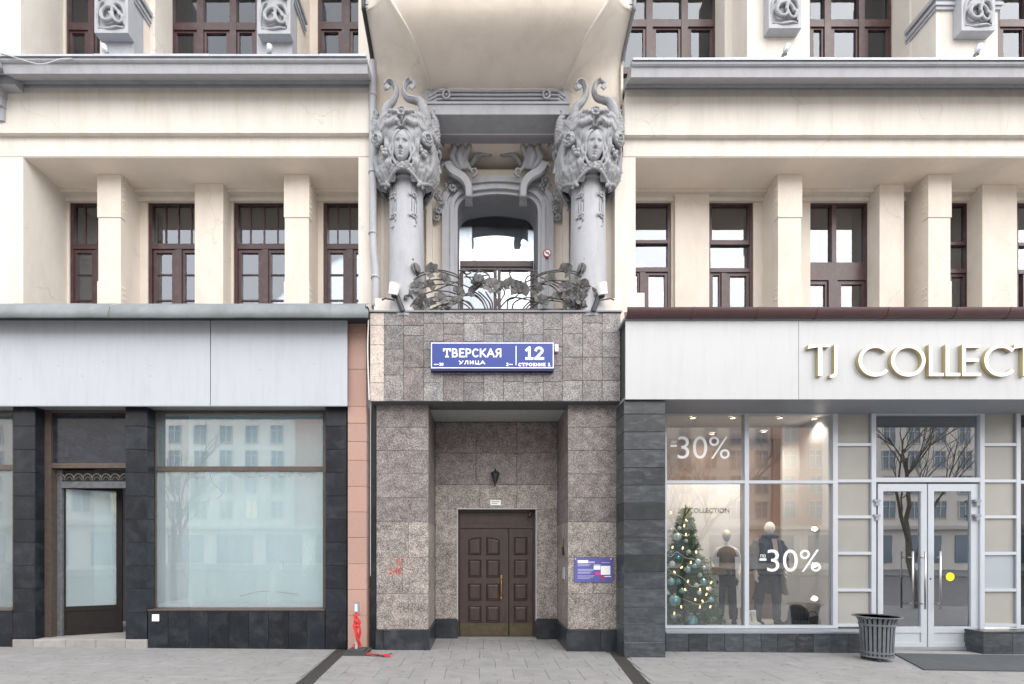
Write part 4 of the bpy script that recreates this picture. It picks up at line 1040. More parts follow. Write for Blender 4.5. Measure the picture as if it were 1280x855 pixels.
for pp in range(234,400,12): mb.ball(P(pp, 587, .56), .10, 8, 0, 1.4,.3,.35)
me = modded(mb, [('REMESH', dict(mode='VOXEL', voxel_size=.02))], 'foam_filler', M['grey_dark']); o = inst('foam_filler', me, (0,0,0), shl); o.location = -wpos(shl)
mb = MB(); mb.tube(catmull([P(262,590,.58),P(266,604,.585),P(278,616,.585),P(270,624,.585)],6), .006, 6); mb.tube(catmull([P(300,745,.58),P(330,739,.57),P(372,743,.58)],6), .008, 6)
mb.build('loose_cable', M['black'], shl)
for pp in (263,274): 
    mb = MB(); mb.pbox(pp, pp+6, 737, 743, .585, .599); mb.build('wall_socket', M['white'], shl)
mb = MB(); mb.box(BX0+.3, PX(16,1.2), .6, .66, zfi, PZ(500,1.0)); mb.build('partition', M['room_w'], shl)
mb = MB(); mb.box(BX0+.3, PX(16,1.2), YG+.1, 1.0, zfi-.05, zfi); mb.build('display_floor', M['floor_d'], shl)
# door bay
mb = MB(); mb.box(PX(57,YG), PX(65,YG), YG-.02, YG+.1, zst, zf0+.03); mb.box(PX(65,YG)+.001, PX(160,YG), YG-.01, YG+.1, PZ(582,YG), PZ(579,YG)); mb.box(PX(65,YG)+.001, PX(160,YG), YG-.01, YG+.1, PZ(516,YG), zf0+.03)
mb.box(PX(65,YG)+.001, PX(160,YG), YG-.012, YG+.1, PZ(585,YG), PZ(582,YG)-.002)
mb.build('door_bay_frame', M['frame_l'], shl)
mb = MB(); mb.box(PX(65,YG)+.002, PX(160,YG), YG+.02, YG+.03, PZ(579,YG)+.002, PZ(516,YG)-.002); mb.build('painted_out_light', M['glass_dk'], shl)
mb = MB(); mb.box(PX(59,YG), PX(71,YG), YG+.101, YG+.2, zst, PZ(586,YG)); mb.box(PX(71,YG)+.002, PX(160,YG), YG+.08, YG+.15, PZ(609,YG), PZ(601,YG)); mb.build('weathered_frame', M['frame_w'], shl)
mb = MB(); mb.box(PX(71,YG), PX(160,YG), YG+.16, YG+.18, PZ(602,YG), PZ(586,YG)); mb.build('grille_board', M['room_dk'], shl)
for k in range(8):
    c = P(75+k*11.5, 600.5, YG+.09)
    mb = MB(); mb.tube([c+Vector((.085*math.cos(PI*i/10),0,.115*math.sin(PI*i/10))) for i in range(11)], .011, 6); mb.tube([c+Vector((.05*math.cos(PI*i/8),.005,.06*math.sin(PI*i/8))) for i in range(9)], .006, 6)
    mb.build('scallop', M['scallop'], shl, smooth=True)
# door leaf standing open inwards
dl = MB(); Wd, Hd = .90, PZ(606,.3)-zst-.02
dl.box(0,.09,0,.05,0,Hd); dl.box(Wd-.09,Wd,0,.05,0,Hd); dl.box(.09,Wd-.09,.001,.049,Hd-.05,Hd); dl.box(.09,Wd-.09,.001,.049,.42,.50); dl.box(.09,Wd-.09,.001,.049,0,.08); dl.box(.09,Wd-.09,.015,.035,.08,.42)
ang = math.radians(26); ca, sa = math.cos(ang), math.sin(ang); hxp = Vector((PX(73,.3), .31, zst+.005))
tr_ = lambda v: (hxp.x+v[0]*ca-v[1]*sa, hxp.y+v[0]*sa+v[1]*ca, hxp.z+v[2])
dl.v = [tr_(v) for v in dl.v]; dlo = dl.build('open_door', M['frame_d'], shl)
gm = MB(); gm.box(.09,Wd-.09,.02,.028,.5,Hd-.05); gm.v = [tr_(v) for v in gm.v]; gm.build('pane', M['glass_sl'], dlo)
mb = MB(); mb.box(PX(56,1.25), PX(140,1.25), 1.25, 1.3, zst, PZ(500,1.3)); mb.build('partition', M['room_w'], shl)
mb = MB(); mb.box(PX(148,1.2)-.1, PX(148,1.2)+1.05, 1.9, 1.95, zst, PZ(500,1.2)); mb.box(PX(56,YG)-.06, PX(56,YG), YG+.2, 2.4, zst, PZ(500,1.2)); mb.box(PX(183,YG)-.1,PX(183,YG)-.02,YG+.2,1.9,zst,PZ(500,1.2)); mb.build('passage_wall', M['room_dk'], shl)
mb = MB(); mb.box(PX(56,YG), PX(183,YG), 1.2, 2.4, zst-.1, zst-.01); mb.build('passage_floor', M['stone_st'], shl)
mb = MB(); mb.pbox(190,198.5,768,776.5,-.014,-.003); mb.build('socket_cover', M['white'], shl)
# pink granite strip with its side return
YP = -.05
pk = [404,416,461.5,508,529,552,575.5,608,640,672,705,737,770,811]
mb = MB(); mb.box(PX(434,YP)+.005, PX(458,YP)-.01, YP+.012, .5, -.1, PZ(399,YP)); mb.build('strip_core', M['grout_d'], shl)
for r0, r1 in zip(pk, pk[1:]):
    tile(shl, PX(434.6,YP), PX(458,YP), PZ(r1,YP) if r1 < 811 else -.08, PZ(r0,YP), YP, 'pink', 'pink_tile', j=.004)
    side_tile(shl, PX(458,YP), YP+.004, .42, PZ(r1,YP) if r1 < 811 else -.08, PZ(r0,YP), 'pink', 1, 'pink_tile')
tile(shl, PX(434.6,YP), PX(458,YP), PZ(403.6,YP), PZ(398,YP), YP, 'pink', 'pink_tile')
mb = MB(); mb.tube(catmull([P(460.5,400,-.2),P(459.5,440,-.2),P(461.5,500,-.2)],5), .012, 6); mb.tube([P(463,505,-.02),P(463,720,-.02)], .004,5); mb.build('cable', M['cable'], shl)

# ------------------------------------------------------------------ right shop front
shr = thing('clothes_shop_front', 'clothes shop front with blank white fascia, aluminium glazing and glass double door', 'shop front', (PX(1030,0), .2, 0))
YR = .33; YFR = -.50
zr0, zr1 = PZ(499,YFR), PZ(401,YFR)
for (a, b_) in ((782,998),(998.6,1300),(1300.6,1500)):
    mb = MB(); mb.box(PX(a,YFR), PX(b_,YFR), YFR, YFR+.03, zr0, zr1); mb.build('fascia_panel', M['panel_r'], shr)
mb = MB(); mb.box(PX(780,YFR), BX1, YFR-.02, .5, zr1+.002, zr1+.045); mb.build('fascia_cap', M['alu_d'], shr)
mb = MB(); mb.box(PX(782,YFR), BX1, YFR+.031, YR+.1, zr0+.006, zr0+.05); mb.build('fascia_soffit', M['alu_d'], shr)
mb = MB(); mb.box(PX(782,YFR), BX1, YR+.1, .9, zr0+.2, zr1); mb.box(PX(779,-.3), PX(779,-.3)+.02, YFR+.05, .3, zr0, zr1-.03); mb.build('upper_backing', M['room_dk'], shr)
mb = MB(); mb.box(PX(784,-.5), BX1, -.45, WP-.06, zr1+.06, zr1+.10); mb.build('canopy_board', M['room_dk'], shr)
# slate pier
YS = -.44
sx0, sx1 = PX(780,YS), PX(832,YS)
rj = [501,517.5,540,562,584.5,606.5,628.5,650,672,694,715.5,736.5,759.5,782,803,824]
mb = MB(); mb.box(sx0+.012, sx1-.01, YS+.012, YR+.1, -.15, zr0-.004); mb.build('pier_core', M['grout'], shr)
for k, (r0, r1) in enumerate(zip(rj, rj[1:])):
    m_ = 'gtile_d' if k in (6,9) else 'gtile'
    tile(shr, sx0, sx1, PZ(r1,YS), PZ(r0,YS), YS, m_, 'slate_block', j=.006, jit=.003)
    side_tile(shr, sx0, YS+.003, .02, PZ(r1,YS), PZ(r0,YS), m_, -1, 'slate_block', j=.006); side_tile(shr, sx1, YS+.003, YR-.02, PZ(r1,YS), PZ(r0,YS), m_, 1, 'slate_block', j=.006)
# base course
yb_ = .03; zb_ = PZ(789.5,yb_)
rx = [832.5,860.6,884,905.5,929,951.5,972,995,1017,1039,1060,1087]
def base_run(px_list, z=zb_):
    mb = MB(); mb.box(PX(px_list[0],yb_)+.01, PX(px_list[-1],yb_)-.01, yb_+.012, YR+.04, -.2, z-.03); mb.build('base_core', M['grout_d'], shr)
    for a, b_ in zip(px_list, px_list[1:]): tile(shr, PX(a,yb_), PX(b_,yb_), -.2, z-.031, yb_, 'gtile', 'base_tile', j=.004)
    mb = MB(); mb.box(PX(px_list[0],yb_), PX(px_list[-1],yb_)+.004, yb_-.01, YR+.02, z-.03, z); mb.build('sill', M['alu_d'] if px_list[0] < 1000 else M['plinth'], shr)
base_run(rx); base_run([1229,1266,1304,1340])
side_tile(shr, PX(1229,yb_), yb_+.003, YR, -.2, zb_-.031, 'gtile', -1, 'base_tile'); side_tile(shr, PX(1087,yb_), yb_+.003, YR, -.2, zb_-.031, 'gtile', 1, 'base_tile')
# aluminium frame
zb0 = 783.5
al = MB()
def ab(a,b_,c,d,yo=0,yd=.10): al.pbox(a,b_,c,d,YR-.02+yo,YR+yd)
for a,b_ in ((826,833.5),(931,936.3),(1041.5,1047.5),(1089.5,1095.2),(1225.5,1231),(1270.8,1276)): ab(a,b_,515,zb0+2 if a < 1085 or a > 1226 else 812)
ab(820,1330,511,514.8,.0)
ab(833.6,930.9,600.5,604.3,.003); ab(936.4,1041.4,600.5,604.3,.003); ab(833.6,930.9,zb0-1.5,zb0+2,.003); ab(936.4,1041.4,zb0-1.5,zb0+2,.003); ab(833.6,930.9,515,518,.003); ab(936.4,1041.4,515,518,.003)
for a,b_ in ((1047.6,1089.4),(1231.1,1270.7)):
    for c in (555.5,601,646,691.5,737.5,781.5): ab(a,b_,c-1.7,c+1.9,.003)
ab(1095.3,1225.4,597,602.5,.003); ab(1095.3,1225.4,515,518.5,.003)
ab(1276.1,1330,600.5,604.3,.003); ab(1276.1,1330,zb0-1.5,zb0+2,.003)
al.build('glazing_frame', M['alu'], shr)
def pane(a,b_,c,d,m='glass_sr',yo=.03,nm='pane',t=.008,parent=None):
    mb = MB(); mb.pbox(a,b_,c,d,YR+yo,YR+yo+t); return mb.build(nm, M[m], parent or shr)
pane(833,931.5,514.5,601); pane(833,931.5,604,782.5); pane(936,1042,514.5,601); pane(936,1042,604,782.5); pane(1095,1226,514.5,598,'glass_dr')
pane(1276,1330,514.5,601); pane(1276,1330,604,782.5)
for a,b_ in ((1047.6,1089.4),(1231.1,1270.7)):
    for k,(c,d) in enumerate(((514,554),(557.5,599.4),(603,644.4),(648,689.9),(693.5,735.9),(739.5,780))):
        pane(a,b_,c,d,'infill_b' if (a > 1200 and k == 4) else 'infill', .02, 'infill_panel', .03)
        mb = MB(); mb.pbox(b_-2.2,b_-.2,c,d,YR-.0,YR+.02); mb.build('gasket', M['alu_d'], shr)
# glass double door
def dleaf(a, b_, ga, gb):
    y_ = YR+.012; mb = MB(); t_, u_ = 605, 808.5
    mb.pbox(a,ga,t_,u_,y_,y_+.06); mb.pbox(gb,b_,t_,u_,y_,y_+.06); mb.pbox(ga,gb,t_,614,y_+.001,y_+.06); mb.pbox(ga,gb,783.5,791,y_+.001,y_+.06); mb.pbox(ga,gb,803,u_,y_+.001,y_+.06)
    mb.pbox(ga,gb,791,803,y_+.018,y_+.04)
    lf = mb.build('door_leaf', M['alu'], shr)
    mb = MB(); mb.pbox(ga,gb,614,783.5,y_+.03,y_+.038); mb.build('pane', M['glass_dr'], lf)
    return lf
dL = dleaf(1097.5,1158.7,1104,1151.5); dR = dleaf(1160.2,1223,1167.5,1214)
def bar(px, parent, m='steel'):
    y_ = YR-.07; mb = MB(); mb.tube([P(px,689,y_),P(px,761.5,y_)], .014, 10)
    for p_ in (697,755): mb.tube([P(px,p_,y_)]+[Vector((PX(px,y_)+(.0), YR+.02, PZ(p_,y_)))], .009, 8)
    mb.build('handle', M[m], parent, smooth=True)
bar(1141,dL); bar(1156.5,dL); bar(1175.5,dR)
for (px, par) in ((1097,dL),(1223,dR)):
    for p_ in (627.5,646,792):
        mb = MB(); mb.pbox(px-4,px+4,p_-3.2,p_-.2,YR-.05,YR+.011); mb.pbox(px-2.2,px+2.2,p_+.1,p_+4.5,YR-.045,YR+.011); mb.build('hinge', M['alu_d'], par)
c = P(1164,723.5,YR); mb = MB(); mb.ball((c.x,YR+.008,c.z), .014, 8, 0, 1,.4,1.4); mb.build('lock', M['black'], dR)
mb = MB(); cc_ = P(1187.5,721,YR+.041); mb.lathe([(0.0001,0),(.075,0),(.075,.003),(.0001,.003)], 0,0,28)
mb.v = [(cc_.x+v[0], cc_.y-.001-v[2], cc_.z+v[1]) for v in mb.v]; st_ = mb.build('round_sticker', M['yellow'], dR)
mb = MB(); mb.pbox(1095.3,1225.4,809.2,812.5,YR-.02,YR+.3); mb.build('threshold', M['alu_d'], shr)
# interior of the shop
zfr = PZ(779,1.0)-.02
mb = MB(); mb.box(sx1+.0, PX(1047,YR)+.05, YR+.11, 1.72, zfr-.08, zfr); mb.build('display_floor', M['floor_d'], shr)
mb = MB(); mb.box(sx1-.1, BX1, YR+.12, 5.9, zr0+.06, zr0+.14); mb.build('ceiling', M['backdrop'], shr)
mb = MB(); mb.box(PX(828,1.3), PX(925,1.3), 1.30, 1.34, zfr, PZ(604,1.3)); mb.build('display_backdrop', M['backdrop'], shr)
mb = MB(); mb.box(PX(700,2.4), PX(985,2.4), 2.4, 2.45, -.1, zr0+.06); mb.build('back_wall', M['warm'], shr)
mb = MB(); mb.box(PX(978,1.30), PX(1047,1.30)+.1, 1.30, 1.36, zfr, zr0+.06); mb.build('display_panel', M['panel_g'], shr)
mb = MB(); mb.box(PX(1041,YR)+.06, PX(1041,YR)+.12, YR+.12, 1.3, zfr, zr0+.06); mb.box(sx1-.08,sx1-.02,YR+.12,2.4,zfr,zr0+.06); mb.build('side_wall', M['panel_g'], shr)
mb = MB(); mb.box(PX(1041,YR)+.2, BX1, 3.4, 3.46, -.2, zr0+.06); mb.build('back_wall', M['panel_g'], shr)
mb = MB(); mb.box(PX(1048,YR)+.2, BX1, YR+.1, 4.7, gz(8)-.06, gz(8)-.0); mb.build('shop_floor', M['floor_d'], shr)
mb = MB(); mb.box(PX(1225,YR)+.05, PX(1225,YR)+.1, YR+.12, 3.4, -.1, zr0+.06); mb.build('inner_wall', M['panel_g'], shr)
mb = MB(); mb.box(PX(1280,1.6), BX1, 1.6, 1.66, -.1, zr0+.06); mb.build('back_wall', M['warm'], shr)
text_mesh('TJ COLLECTION', 852, 911.5, 635, 642.5, 1.297, M['grey_text'], shr, 'backdrop_lettering', .003)
# gutter
gut = thing('roof_gutter', 'long brown half-round gutter along the roof edge over the white fascia', 'gutter', (PX(1030,-.55), -.55, PZ(392,-.6)))
cuts = [PX(p,-.60) for p in (783,867,948,1022,1110,1195,1262,1330,1420)]
for a, b_ in zip(cuts, cuts[1:]):
    mb = MB(); ro = .083; cy, cz = -.555, PZ(383.6,-.64)
    outer = [(cy+ro*math.cos(t), cz+ro*1.55*math.sin(t)) for t in [PI+PI*i/14 for i in range(15)]]
    inner = [(cy+(ro-.008)*math.cos(t), cz+(ro-.008)*1.55*math.sin(t)) for t in [2*PI-PI*i/14 for i in range(15)]]
    mb.profile(outer+inner, a+.004, b_-.001); mb.build('gutter_length', M['gutter'], gut, smooth=True, sharp=True)
    mb = MB(); outer = [(cy+(ro+.006)*math.cos(t), cz+(ro+.006)*1.55*math.sin(t)) for t in [PI+PI*i/14 for i in range(15)]]
    mb.profile(outer+inner, b_-.02, b_+.012); mb.build('gutter_bracket', M['gutter'], gut)
# the shop name in raised letters
sgn_ = thing('shop_name_letters', 'raised white and gold letters of the shop name on the white fascia', 'sign', (PX(1140,-.5), YFR, PZ(472,-.5)))
YLT = -.565
def lx(p): return PX(900+p/3.368, YLT)
def lz(p): return PZ(370+p/3.368, YLT)
def letter(polys):
    mb = MB()
    for pl in polys:
        q = [(lx(a), lz(b_)) for a,b_ in pl]; ar = sum(q[i][0]*q[(i+1)%len(q)][1]-q[(i+1)%len(q)][0]*q[i][1] for i in range(len(q)))
        if ar < 0: q = q[::-1]
        mb.extrude(q, YLT, YFR-.004-.001*R.random(), 0, 1)
    return mb.build('letter', [M['white'], M['gold']], sgn_)
letter([[(374,204),(462,204),(462,215),(431,215),(431,336),(413,336),(413,215),(370,222)]])
def jpoly():
    pts = [(482,204),(495,204),(495,310)]; 
    for i in range(7): t = i/6*PI*.6; pts.append((470+25*math.cos(t), 318+26*math.sin(t)))
    for i in range(7): t = (1-i/6)*PI*.6; pts.append((468+14*math.cos(t), 316+16*math.sin(t)))
    return [pts]
letter(jpoly())
def arc_letter(cx_, rx_, th, a0, a1, n_=30):
    o_, i_ = [], []
    for k in range(n_+1):
        t = a0+(a1-a0)*k/n_; o_.append((cx_+rx_*math.cos(t), 271-68*math.sin(t))); i_.append((cx_+(rx_-th)*math.cos(t), 271-(68-th)*math.sin(t)))
    return [[(o_[k],o_[k+1],i_[k+1],i_[k]) for k in range(n_)]]
def arc_obj(cx_, rx_, th, a0, a1, n_=36):
    mb = MB(); closed = abs(a1-a0) > 6.2
    O = [(lx(cx_+rx_*math.cos(a0+(a1-a0)*k/n_)), lz(271-68*math.sin(a0+(a1-a0)*k/n_))) for k in range(n_+(0 if closed else 1))]
    I = [(lx(cx_+(rx_-th)*math.cos(a0+(a1-a0)*k/n_)), lz(271-(68-th)*math.sin(a0+(a1-a0)*k/n_))) for k in range(n_+(0 if closed else 1))]
    n2 = len(O); b0 = 0
    for pl, yy in ((O,YLT),(I,YLT),(O,YFR-.004),(I,YFR-.004)): mb.v += [(x_,yy,z_) for x_,z_ in pl]
    for i in range(n2 if closed else n2-1):
        j = (i+1) % n2
        for q, mm in (((i,n2+i,n2+j,j),0),((i,j,2*n2+j,2*n2+i),1),((n2+i,3*n2+i,3*n2+j,n2+j),1)): mb.f.append(q); mb.m.append(mm)
    if not closed:
        for i in (0, n2-1): mb.f.append((i,n2+i,3*n2+i,2*n2+i)); mb.m.append(1)
    return mb.build('letter', [M['white'], M['gold']], sgn_)
arc_obj(655,72,15,.72,2*PI-.72); arc_obj(793,73,15,0,2*PI)
def Lp(x, w): return [[(x,204),(x+15,204),(x+15,324),(x+w,324),(x+w,337),(x,337)]]
letter(Lp(880,63)); letter(Lp(950,62)); letter([[(1020,204),(1098,204),(1098,217),(1035,217),(1035,264),(1090,264),(1090,276),(1035,276),(1035,324),(1100,324),(1100,337),(1020,337)]])
arc_obj(1185,72,15,.72,2*PI-.72); letter([[(1240,204),(1330,204),(1330,216),(1292,216),(1292,336),(1276,336),(1276,216),(1236,222)]])
letter([[(1345,204),(1360,204),(1360,337),(1345,337)]]); arc_obj(1445,72,15,0,2*PI)
letter([[(1530,204),(1545,204),(1600,305),(1600,204),(1615,204),(1615,337),(1600,337),(1545,236),(1545,337),(1530,337)]])

# ------------------------------------------------------------------ carved columns with women's heads
def face_mesh():
    """front of a calm female face, x across, z up, looking to -y; half width .150, half height .235"""
    nu, nv = 44, 60; rows = []
    def g_(x, z, cx, cz, sx, sz): return math.exp(-((x-cx)/sx)**2-((z-cz)/sz)**2)
    for j in range(nv+1):
        v = j/nv*2-1; z = .235*v
        wd = .142*math.sqrt(max(0, 1-abs(v)**2.4)) if v > 0 else .142*(max(0,1-abs(v)**2.1))**.62*(1-.10*abs(v))
        wd = max(wd, .004); row = []
        for i in range(nu+1):
            u = i/nu*2-1; x = wd*u; ax = abs(x)
            d = .135*math.sqrt(max(0, 1-u*u*.93))*(1-.28*abs(v)**3)
            d += .018*g_(ax,z,.0,.14,.12,.07)                        # forehead
            d -= .036*g_(ax,z,.056,.045,.034,.026)                   # eye socket
            d += .020*g_(ax,z,.056,.035,.027,.014)                   # lid
            d -= .010*g_(ax,z,.056,.018,.028,.006)                   # slit under the lid
            d += .010*g_(ax,z,.060,.078,.040,.010)                   # brow
            if -.075 < z < .08:
                t = (.08-z)/.155; d += (.010+.040*t)*math.exp(-(x/(.018+.010*t))**2)*min(1,(z+.075)/.02)
            d += .016*g_(ax,z,.021,-.062,.011,.013)                  # nostril wing
            d += .010*g_(ax,z,.085,-.03,.04,.05)                     # cheek
            d -= .006*g_(ax,z,.0,-.092,.028,.010)
            d += .018*g_(ax,z,.012,-.112,.024,.012); d -= .010*g_(ax,z,0,-.126,.032,.0045); d += .020*g_(ax,z,0,-.141,.022,.011)
            d -= .012*g_(ax,z,0,-.163,.03,.012); d += .026*g_(ax,z,0,-.198,.038,.026)
            row.append((x, -d, z))
        rows.append(row)
    return MB().grid(rows).mesh('carved_face', M['grey_carv'], smooth=True)
face_me = face_mesh()
def head_unit(ang, scale=1.0):
    mb = MB(); 
    for s_ in (-1, 1):
        for k in range(8):                       # wavy locks from the parting down round the face
            a = .030*k; wv_ = .022*math.sin(k*1.9); up = .045*k
            pts = [(s_*.004,-.455+.012*k,.530+up), (s_*(.055+a*.9),-.505+.012*k,.520+up+wv_), (s_*(.118+a*1.15),-.500+.018*k,.430+up*.9), (s_*(.137+a*1.25-.02*(k%2)),-.480+.028*k,.335+up*.55),
                   (s_*(.128+a*1.35+.025*(k%2)),-.470+.032*k,.245+up*.3), (s_*(.150+a*1.2-.03*(k%2)),-.475+.034*k,.150+up*.1), (s_*(.120+a*1.3+.03*(k%2)),-.475+.034*k,.070), (s_*(.085+a*1.35),-.465+.036*k,-.005-.01*(k%3)), (s_*(.045+a*1.45),-.440+.036*k,-.060+.012*k)]
            r_ = .0215+.0035*(k%3)+.002*k
            mb.tube(catmull(pts,6), [r_*.6,r_,r_*1.25,r_*.95,r_*1.2,r_*.9,r_*1.1,r_*.8,r_*.4], 8)
        # thick waves piled over the brow, turning back in curls
        for k in range(4):
            z0_ = .60+.075*k
            pts = [(s_*.015,-.485+.035*k,z0_), (s_*.09,-.545+.04*k,z0_+.055), (s_*.175,-.525+.04*k,z0_+.02), (s_*.245,-.47+.035*k,z0_+.065), (s_*.315,-.40+.03*k,z0_+.02), (s_*.375,-.33+.02*k,z0_+.07), (s_*.41,-.27,z0_+.03)]
            mb.tube(catmull(pts,6), [.025,.042,.048,.044,.048,.040,.02], 10)
        mb.tube(catmull([(s_*.055,-.535,.80),(s_*.11,-.565,.775),(s_*.18,-.54,.80),(s_*.225,-.50,.765),(s_*.19,-.53,.735),(s_*.155,-.545,.755)],6), [.015,.028,.03,.028,.02,.010], 8)
        mb.tube(catmull([(s_*.25,-.42,.86),(s_*.33,-.38,.83),(s_*.385,-.31,.87),(s_*.36,-.30,.92),(s_*.33,-.33,.90)],6), [.03,.042,.036,.025,.012], 8)
        # long locks on the flank under the rose
        for k in range(5):
            mb.tube(catmull([(s_*(.30+.02*k),-.36+.035*k,.30),(s_*(.35+.015*k),-.34+.04*k,.20),(s_*(.31+.02*k),-.34+.04*k,.10),(s_*(.33+.012*k),-.32+.04*k,.0),(s_*(.28+.015*k),-.30+.04*k,-.09),(s_*(.30),-.27+.03*k,-.15)],6), [.022,.034,.028,.032,.024,.008], 8)
        # collar scrolls
        mb.tube(catmull([(s_*.0,-.43,.03),(s_*.07,-.46,.045),(s_*.13,-.44,.01),(s_*.17,-.40,-.04),(s_*.21,-.36,-.02),(s_*.19,-.36,.03)],6), [.02,.028,.026,.024,.02,.015], 8)
        mb.tube(catmull([(s_*.02,-.44,-.02),(s_*.10,-.43,-.05),(s_*.19,-.36,-.10),(s_*.27,-.27,-.17)],6), [.02,.026,.024,.018], 8)
        mb.ball((s_*.045,-.455,-.005), .028, 8); mb.ball((s_*.28,-.27,-.16), .04, 8); mb.ball((s_*.24,-.30,-.20), .03, 8)
    mb.ball((0,-.46,.025), .04, 8); mb.ball((0,-.46,-.03), .03, 8)
    # neck and jewel ring at the crown
    mb.tube([(0,-.36,.22),(0,-.34,.0)], [.10,.12], 10)
    mb.ball((0,-.27,.72), .2, 14, 0, 1.5,.9,.7); mb.ball((0,-.2,.42), .24, 14, 0, 1.35,1,1.5)
    for s_ in (-1,1):
        mb.ball((s_*.10,-.42,.885), .05, 8, 0, 1.2,.7,1); mb.ball((0,-.40,.92), .06, 8)
    mb.tube([(.062*math.cos(t),-.55,.80+.062*math.sin(t)) for t in [2*PI*i/16 for i in range(17)]], .02, 6)
    mb.ball((0,-.55,.80), .032, 8)
    return mb
def horn_mb(kind):
    mb = MB()
    if kind == 0:   # rises with a lean to the left and curls outward at its tip
        p = [(-.30,-.12,.62),(-.31,-.28,.88),(-.27,-.34,1.02),(-.17,-.35,1.13),(-.115,-.36,1.24),(-.12,-.37,1.34),(-.18,-.38,1.415),(-.255,-.38,1.40),(-.285,-.39,1.33),(-.27,-.41,1.27),(-.235,-.42,1.29)]
        r = [.10,.085,.068,.058,.052,.047,.041,.035,.029,.023,.016]
    else:
        p = [(.33,-.10,.58),(.35,-.27,.86),(.33,-.34,1.02),(.28,-.35,1.12),(.18,-.35,1.155),(.07,-.36,1.18),(.02,-.37,1.27),(.04,-.38,1.38),(.11,-.39,1.43),(.18,-.39,1.39),(.19,-.41,1.32),(.155,-.42,1.29)]
        r = [.12,.11,.085,.068,.058,.053,.048,.042,.037,.031,.025,.016]
    mb.tube(catmull(p,6), r, 12)
    e = p[-1]; 
    for k in range(4): mb.ball((e[0]+.03*math.cos(k*1.6), e[1]-.01, e[2]+.03*math.sin(k*1.6)), .024, 6)
    # groove ridges
    mb.tube(catmull([(a,b_-.055,c) for a,b_,c in p[:9]],6), .014, 6)
    return mb
cap_mb = MB()
for a in (0, PI/2, -PI/2): cap_mb.add(head_unit(a), Matrix.Rotation(a, 4, 'Z'))
cap_mb.lathe([(.27,-.10),(.29,0),(.32,.2),(.40,.45),(.42,.75),(.36,.95),(.25,1.0)], 0, 0, 24)
for k in (-1, 1):        # swirls on the diagonals and little horns beside them
    for j in range(5):
        cap_mb.tube(catmull([(k*.30,-.36,.60+.03*j),(k*(.40+.02*j),-.33+.05*j,.50),(k*(.47+.01*j),-.24+.05*j,.30),(k*(.44+.02*j),-.22+.06*j,.10),(k*(.36+.02*j),-.24+.06*j,-.02),(k*.33,-.22+.05*j,-.11)],6), [.04,.05,.05,.045,.03,.015], 8)
    cap_mb.tube(catmull([(k*.46,-.10,.60),(k*.50,-.12,.80),(k*.50,-.16,.95),(k*.46,-.2,1.05),(k*.50,-.22,1.12)],6), [.10,.09,.07,.045,.015], 10)
    cap_mb.ball((k*.40,-.14,.85), .14, 10)
neck = [(.30*math.cos(t), .30*math.sin(t), -.035) for t in [2*PI*i/32 for i in range(33)]]
cap_mb.tube(neck, .028, 8)
cap_me = modded(cap_mb, [('REMESH', dict(mode='VOXEL', voxel_size=.0092)), ('SMOOTH', dict(factor=.5, iterations=1))], 'capital', M['grey_carv'])
def groove(me):
    me.update(); nrm = [v.normal.copy() for v in me.vertices]
    for v, n_ in zip(me.vertices, nrm):
        c = v.co; a = math.atan2(c.x, -c.y); fa = min((0, PI/2, -PI/2), key=lambda q: abs(a-q)); q = Matrix.Rotation(-fa, 3, 'Z') @ c
        if c.z < -.06: continue
        rho = math.hypot(q.x/.62, (q.z-.30)); 
        if rho < .23 and abs(q.x) < .12: continue
        wv = noise.noise(Vector((q.x*4, q.y*4, q.z*4)))*.9+noise.noise(Vector((q.x*11, q.y*11, q.z*11)))*.35
        ph = rho*2*PI/.062+wv*2.4; v.co = c+n_*(.003*math.sin(ph*1.3))
    me.update()
groove(cap_me)
hm = [modded(horn_mb(k), [('REMESH', dict(mode='VOXEL', voxel_size=.011)), ('SMOOTH', dict(factor=.5, iterations=2))], 'carved_horn', M['grey_carv']) for k in (0,1)]
rose = MB()
rose.ball((0,0,0), .085, 10, 0, 1,.55,1)
for ring, (n_, rad, br) in enumerate(((8,.085,.038),(6,.055,.032))):
    for k in range(n_):
        a = 2*PI*k/n_+ring*.4; rot = Matrix.Rotation(-a, 3, 'Y')
        rose.ball((rad*math.cos(a), -.03-.025*ring, rad*math.sin(a)), br, 8, 0, .55,.9,1.1, rot)
rose.ball((0,-.062,0), .02, 6)
rose_me = modded(rose, [('REMESH', dict(mode='VOXEL', voxel_size=.008))], 'carved_rose', M['grey_carv'])
berry = MB()
for (a,b_,c) in ((0,0,0),(.055,-.01,-.02),(.02,-.02,-.07),(-.02,0,.05),(.06,0,-.075)): berry.ball((a,b_,c), .036, 10)
berry_me = berry.mesh('carved_berries', M['grey_carv'], smooth=True)
ros = MB()
for k in range(5): a = 2*PI*k/5+.3; ros.ball((.028*math.cos(a), -.012, .028*math.sin(a)), .022, 8, 0, 1,.6,1)
ros.ball((0,-.03,0), .013, 6); ros.tube(catmull([(-.03,0,-.01),(-.075,-.01,-.02),(-.10,0,.0)],4), [.012,.012,.004], 6); ros.tube(catmull([(.02,0,-.03),(.035,-.01,-.07),(.02,0,-.10)],4), [.012,.012,.004], 6)
ros_me = ros.mesh('carved_rosette', M['grey_carv'], smooth=True)
ZC = 7.86; YC = .12
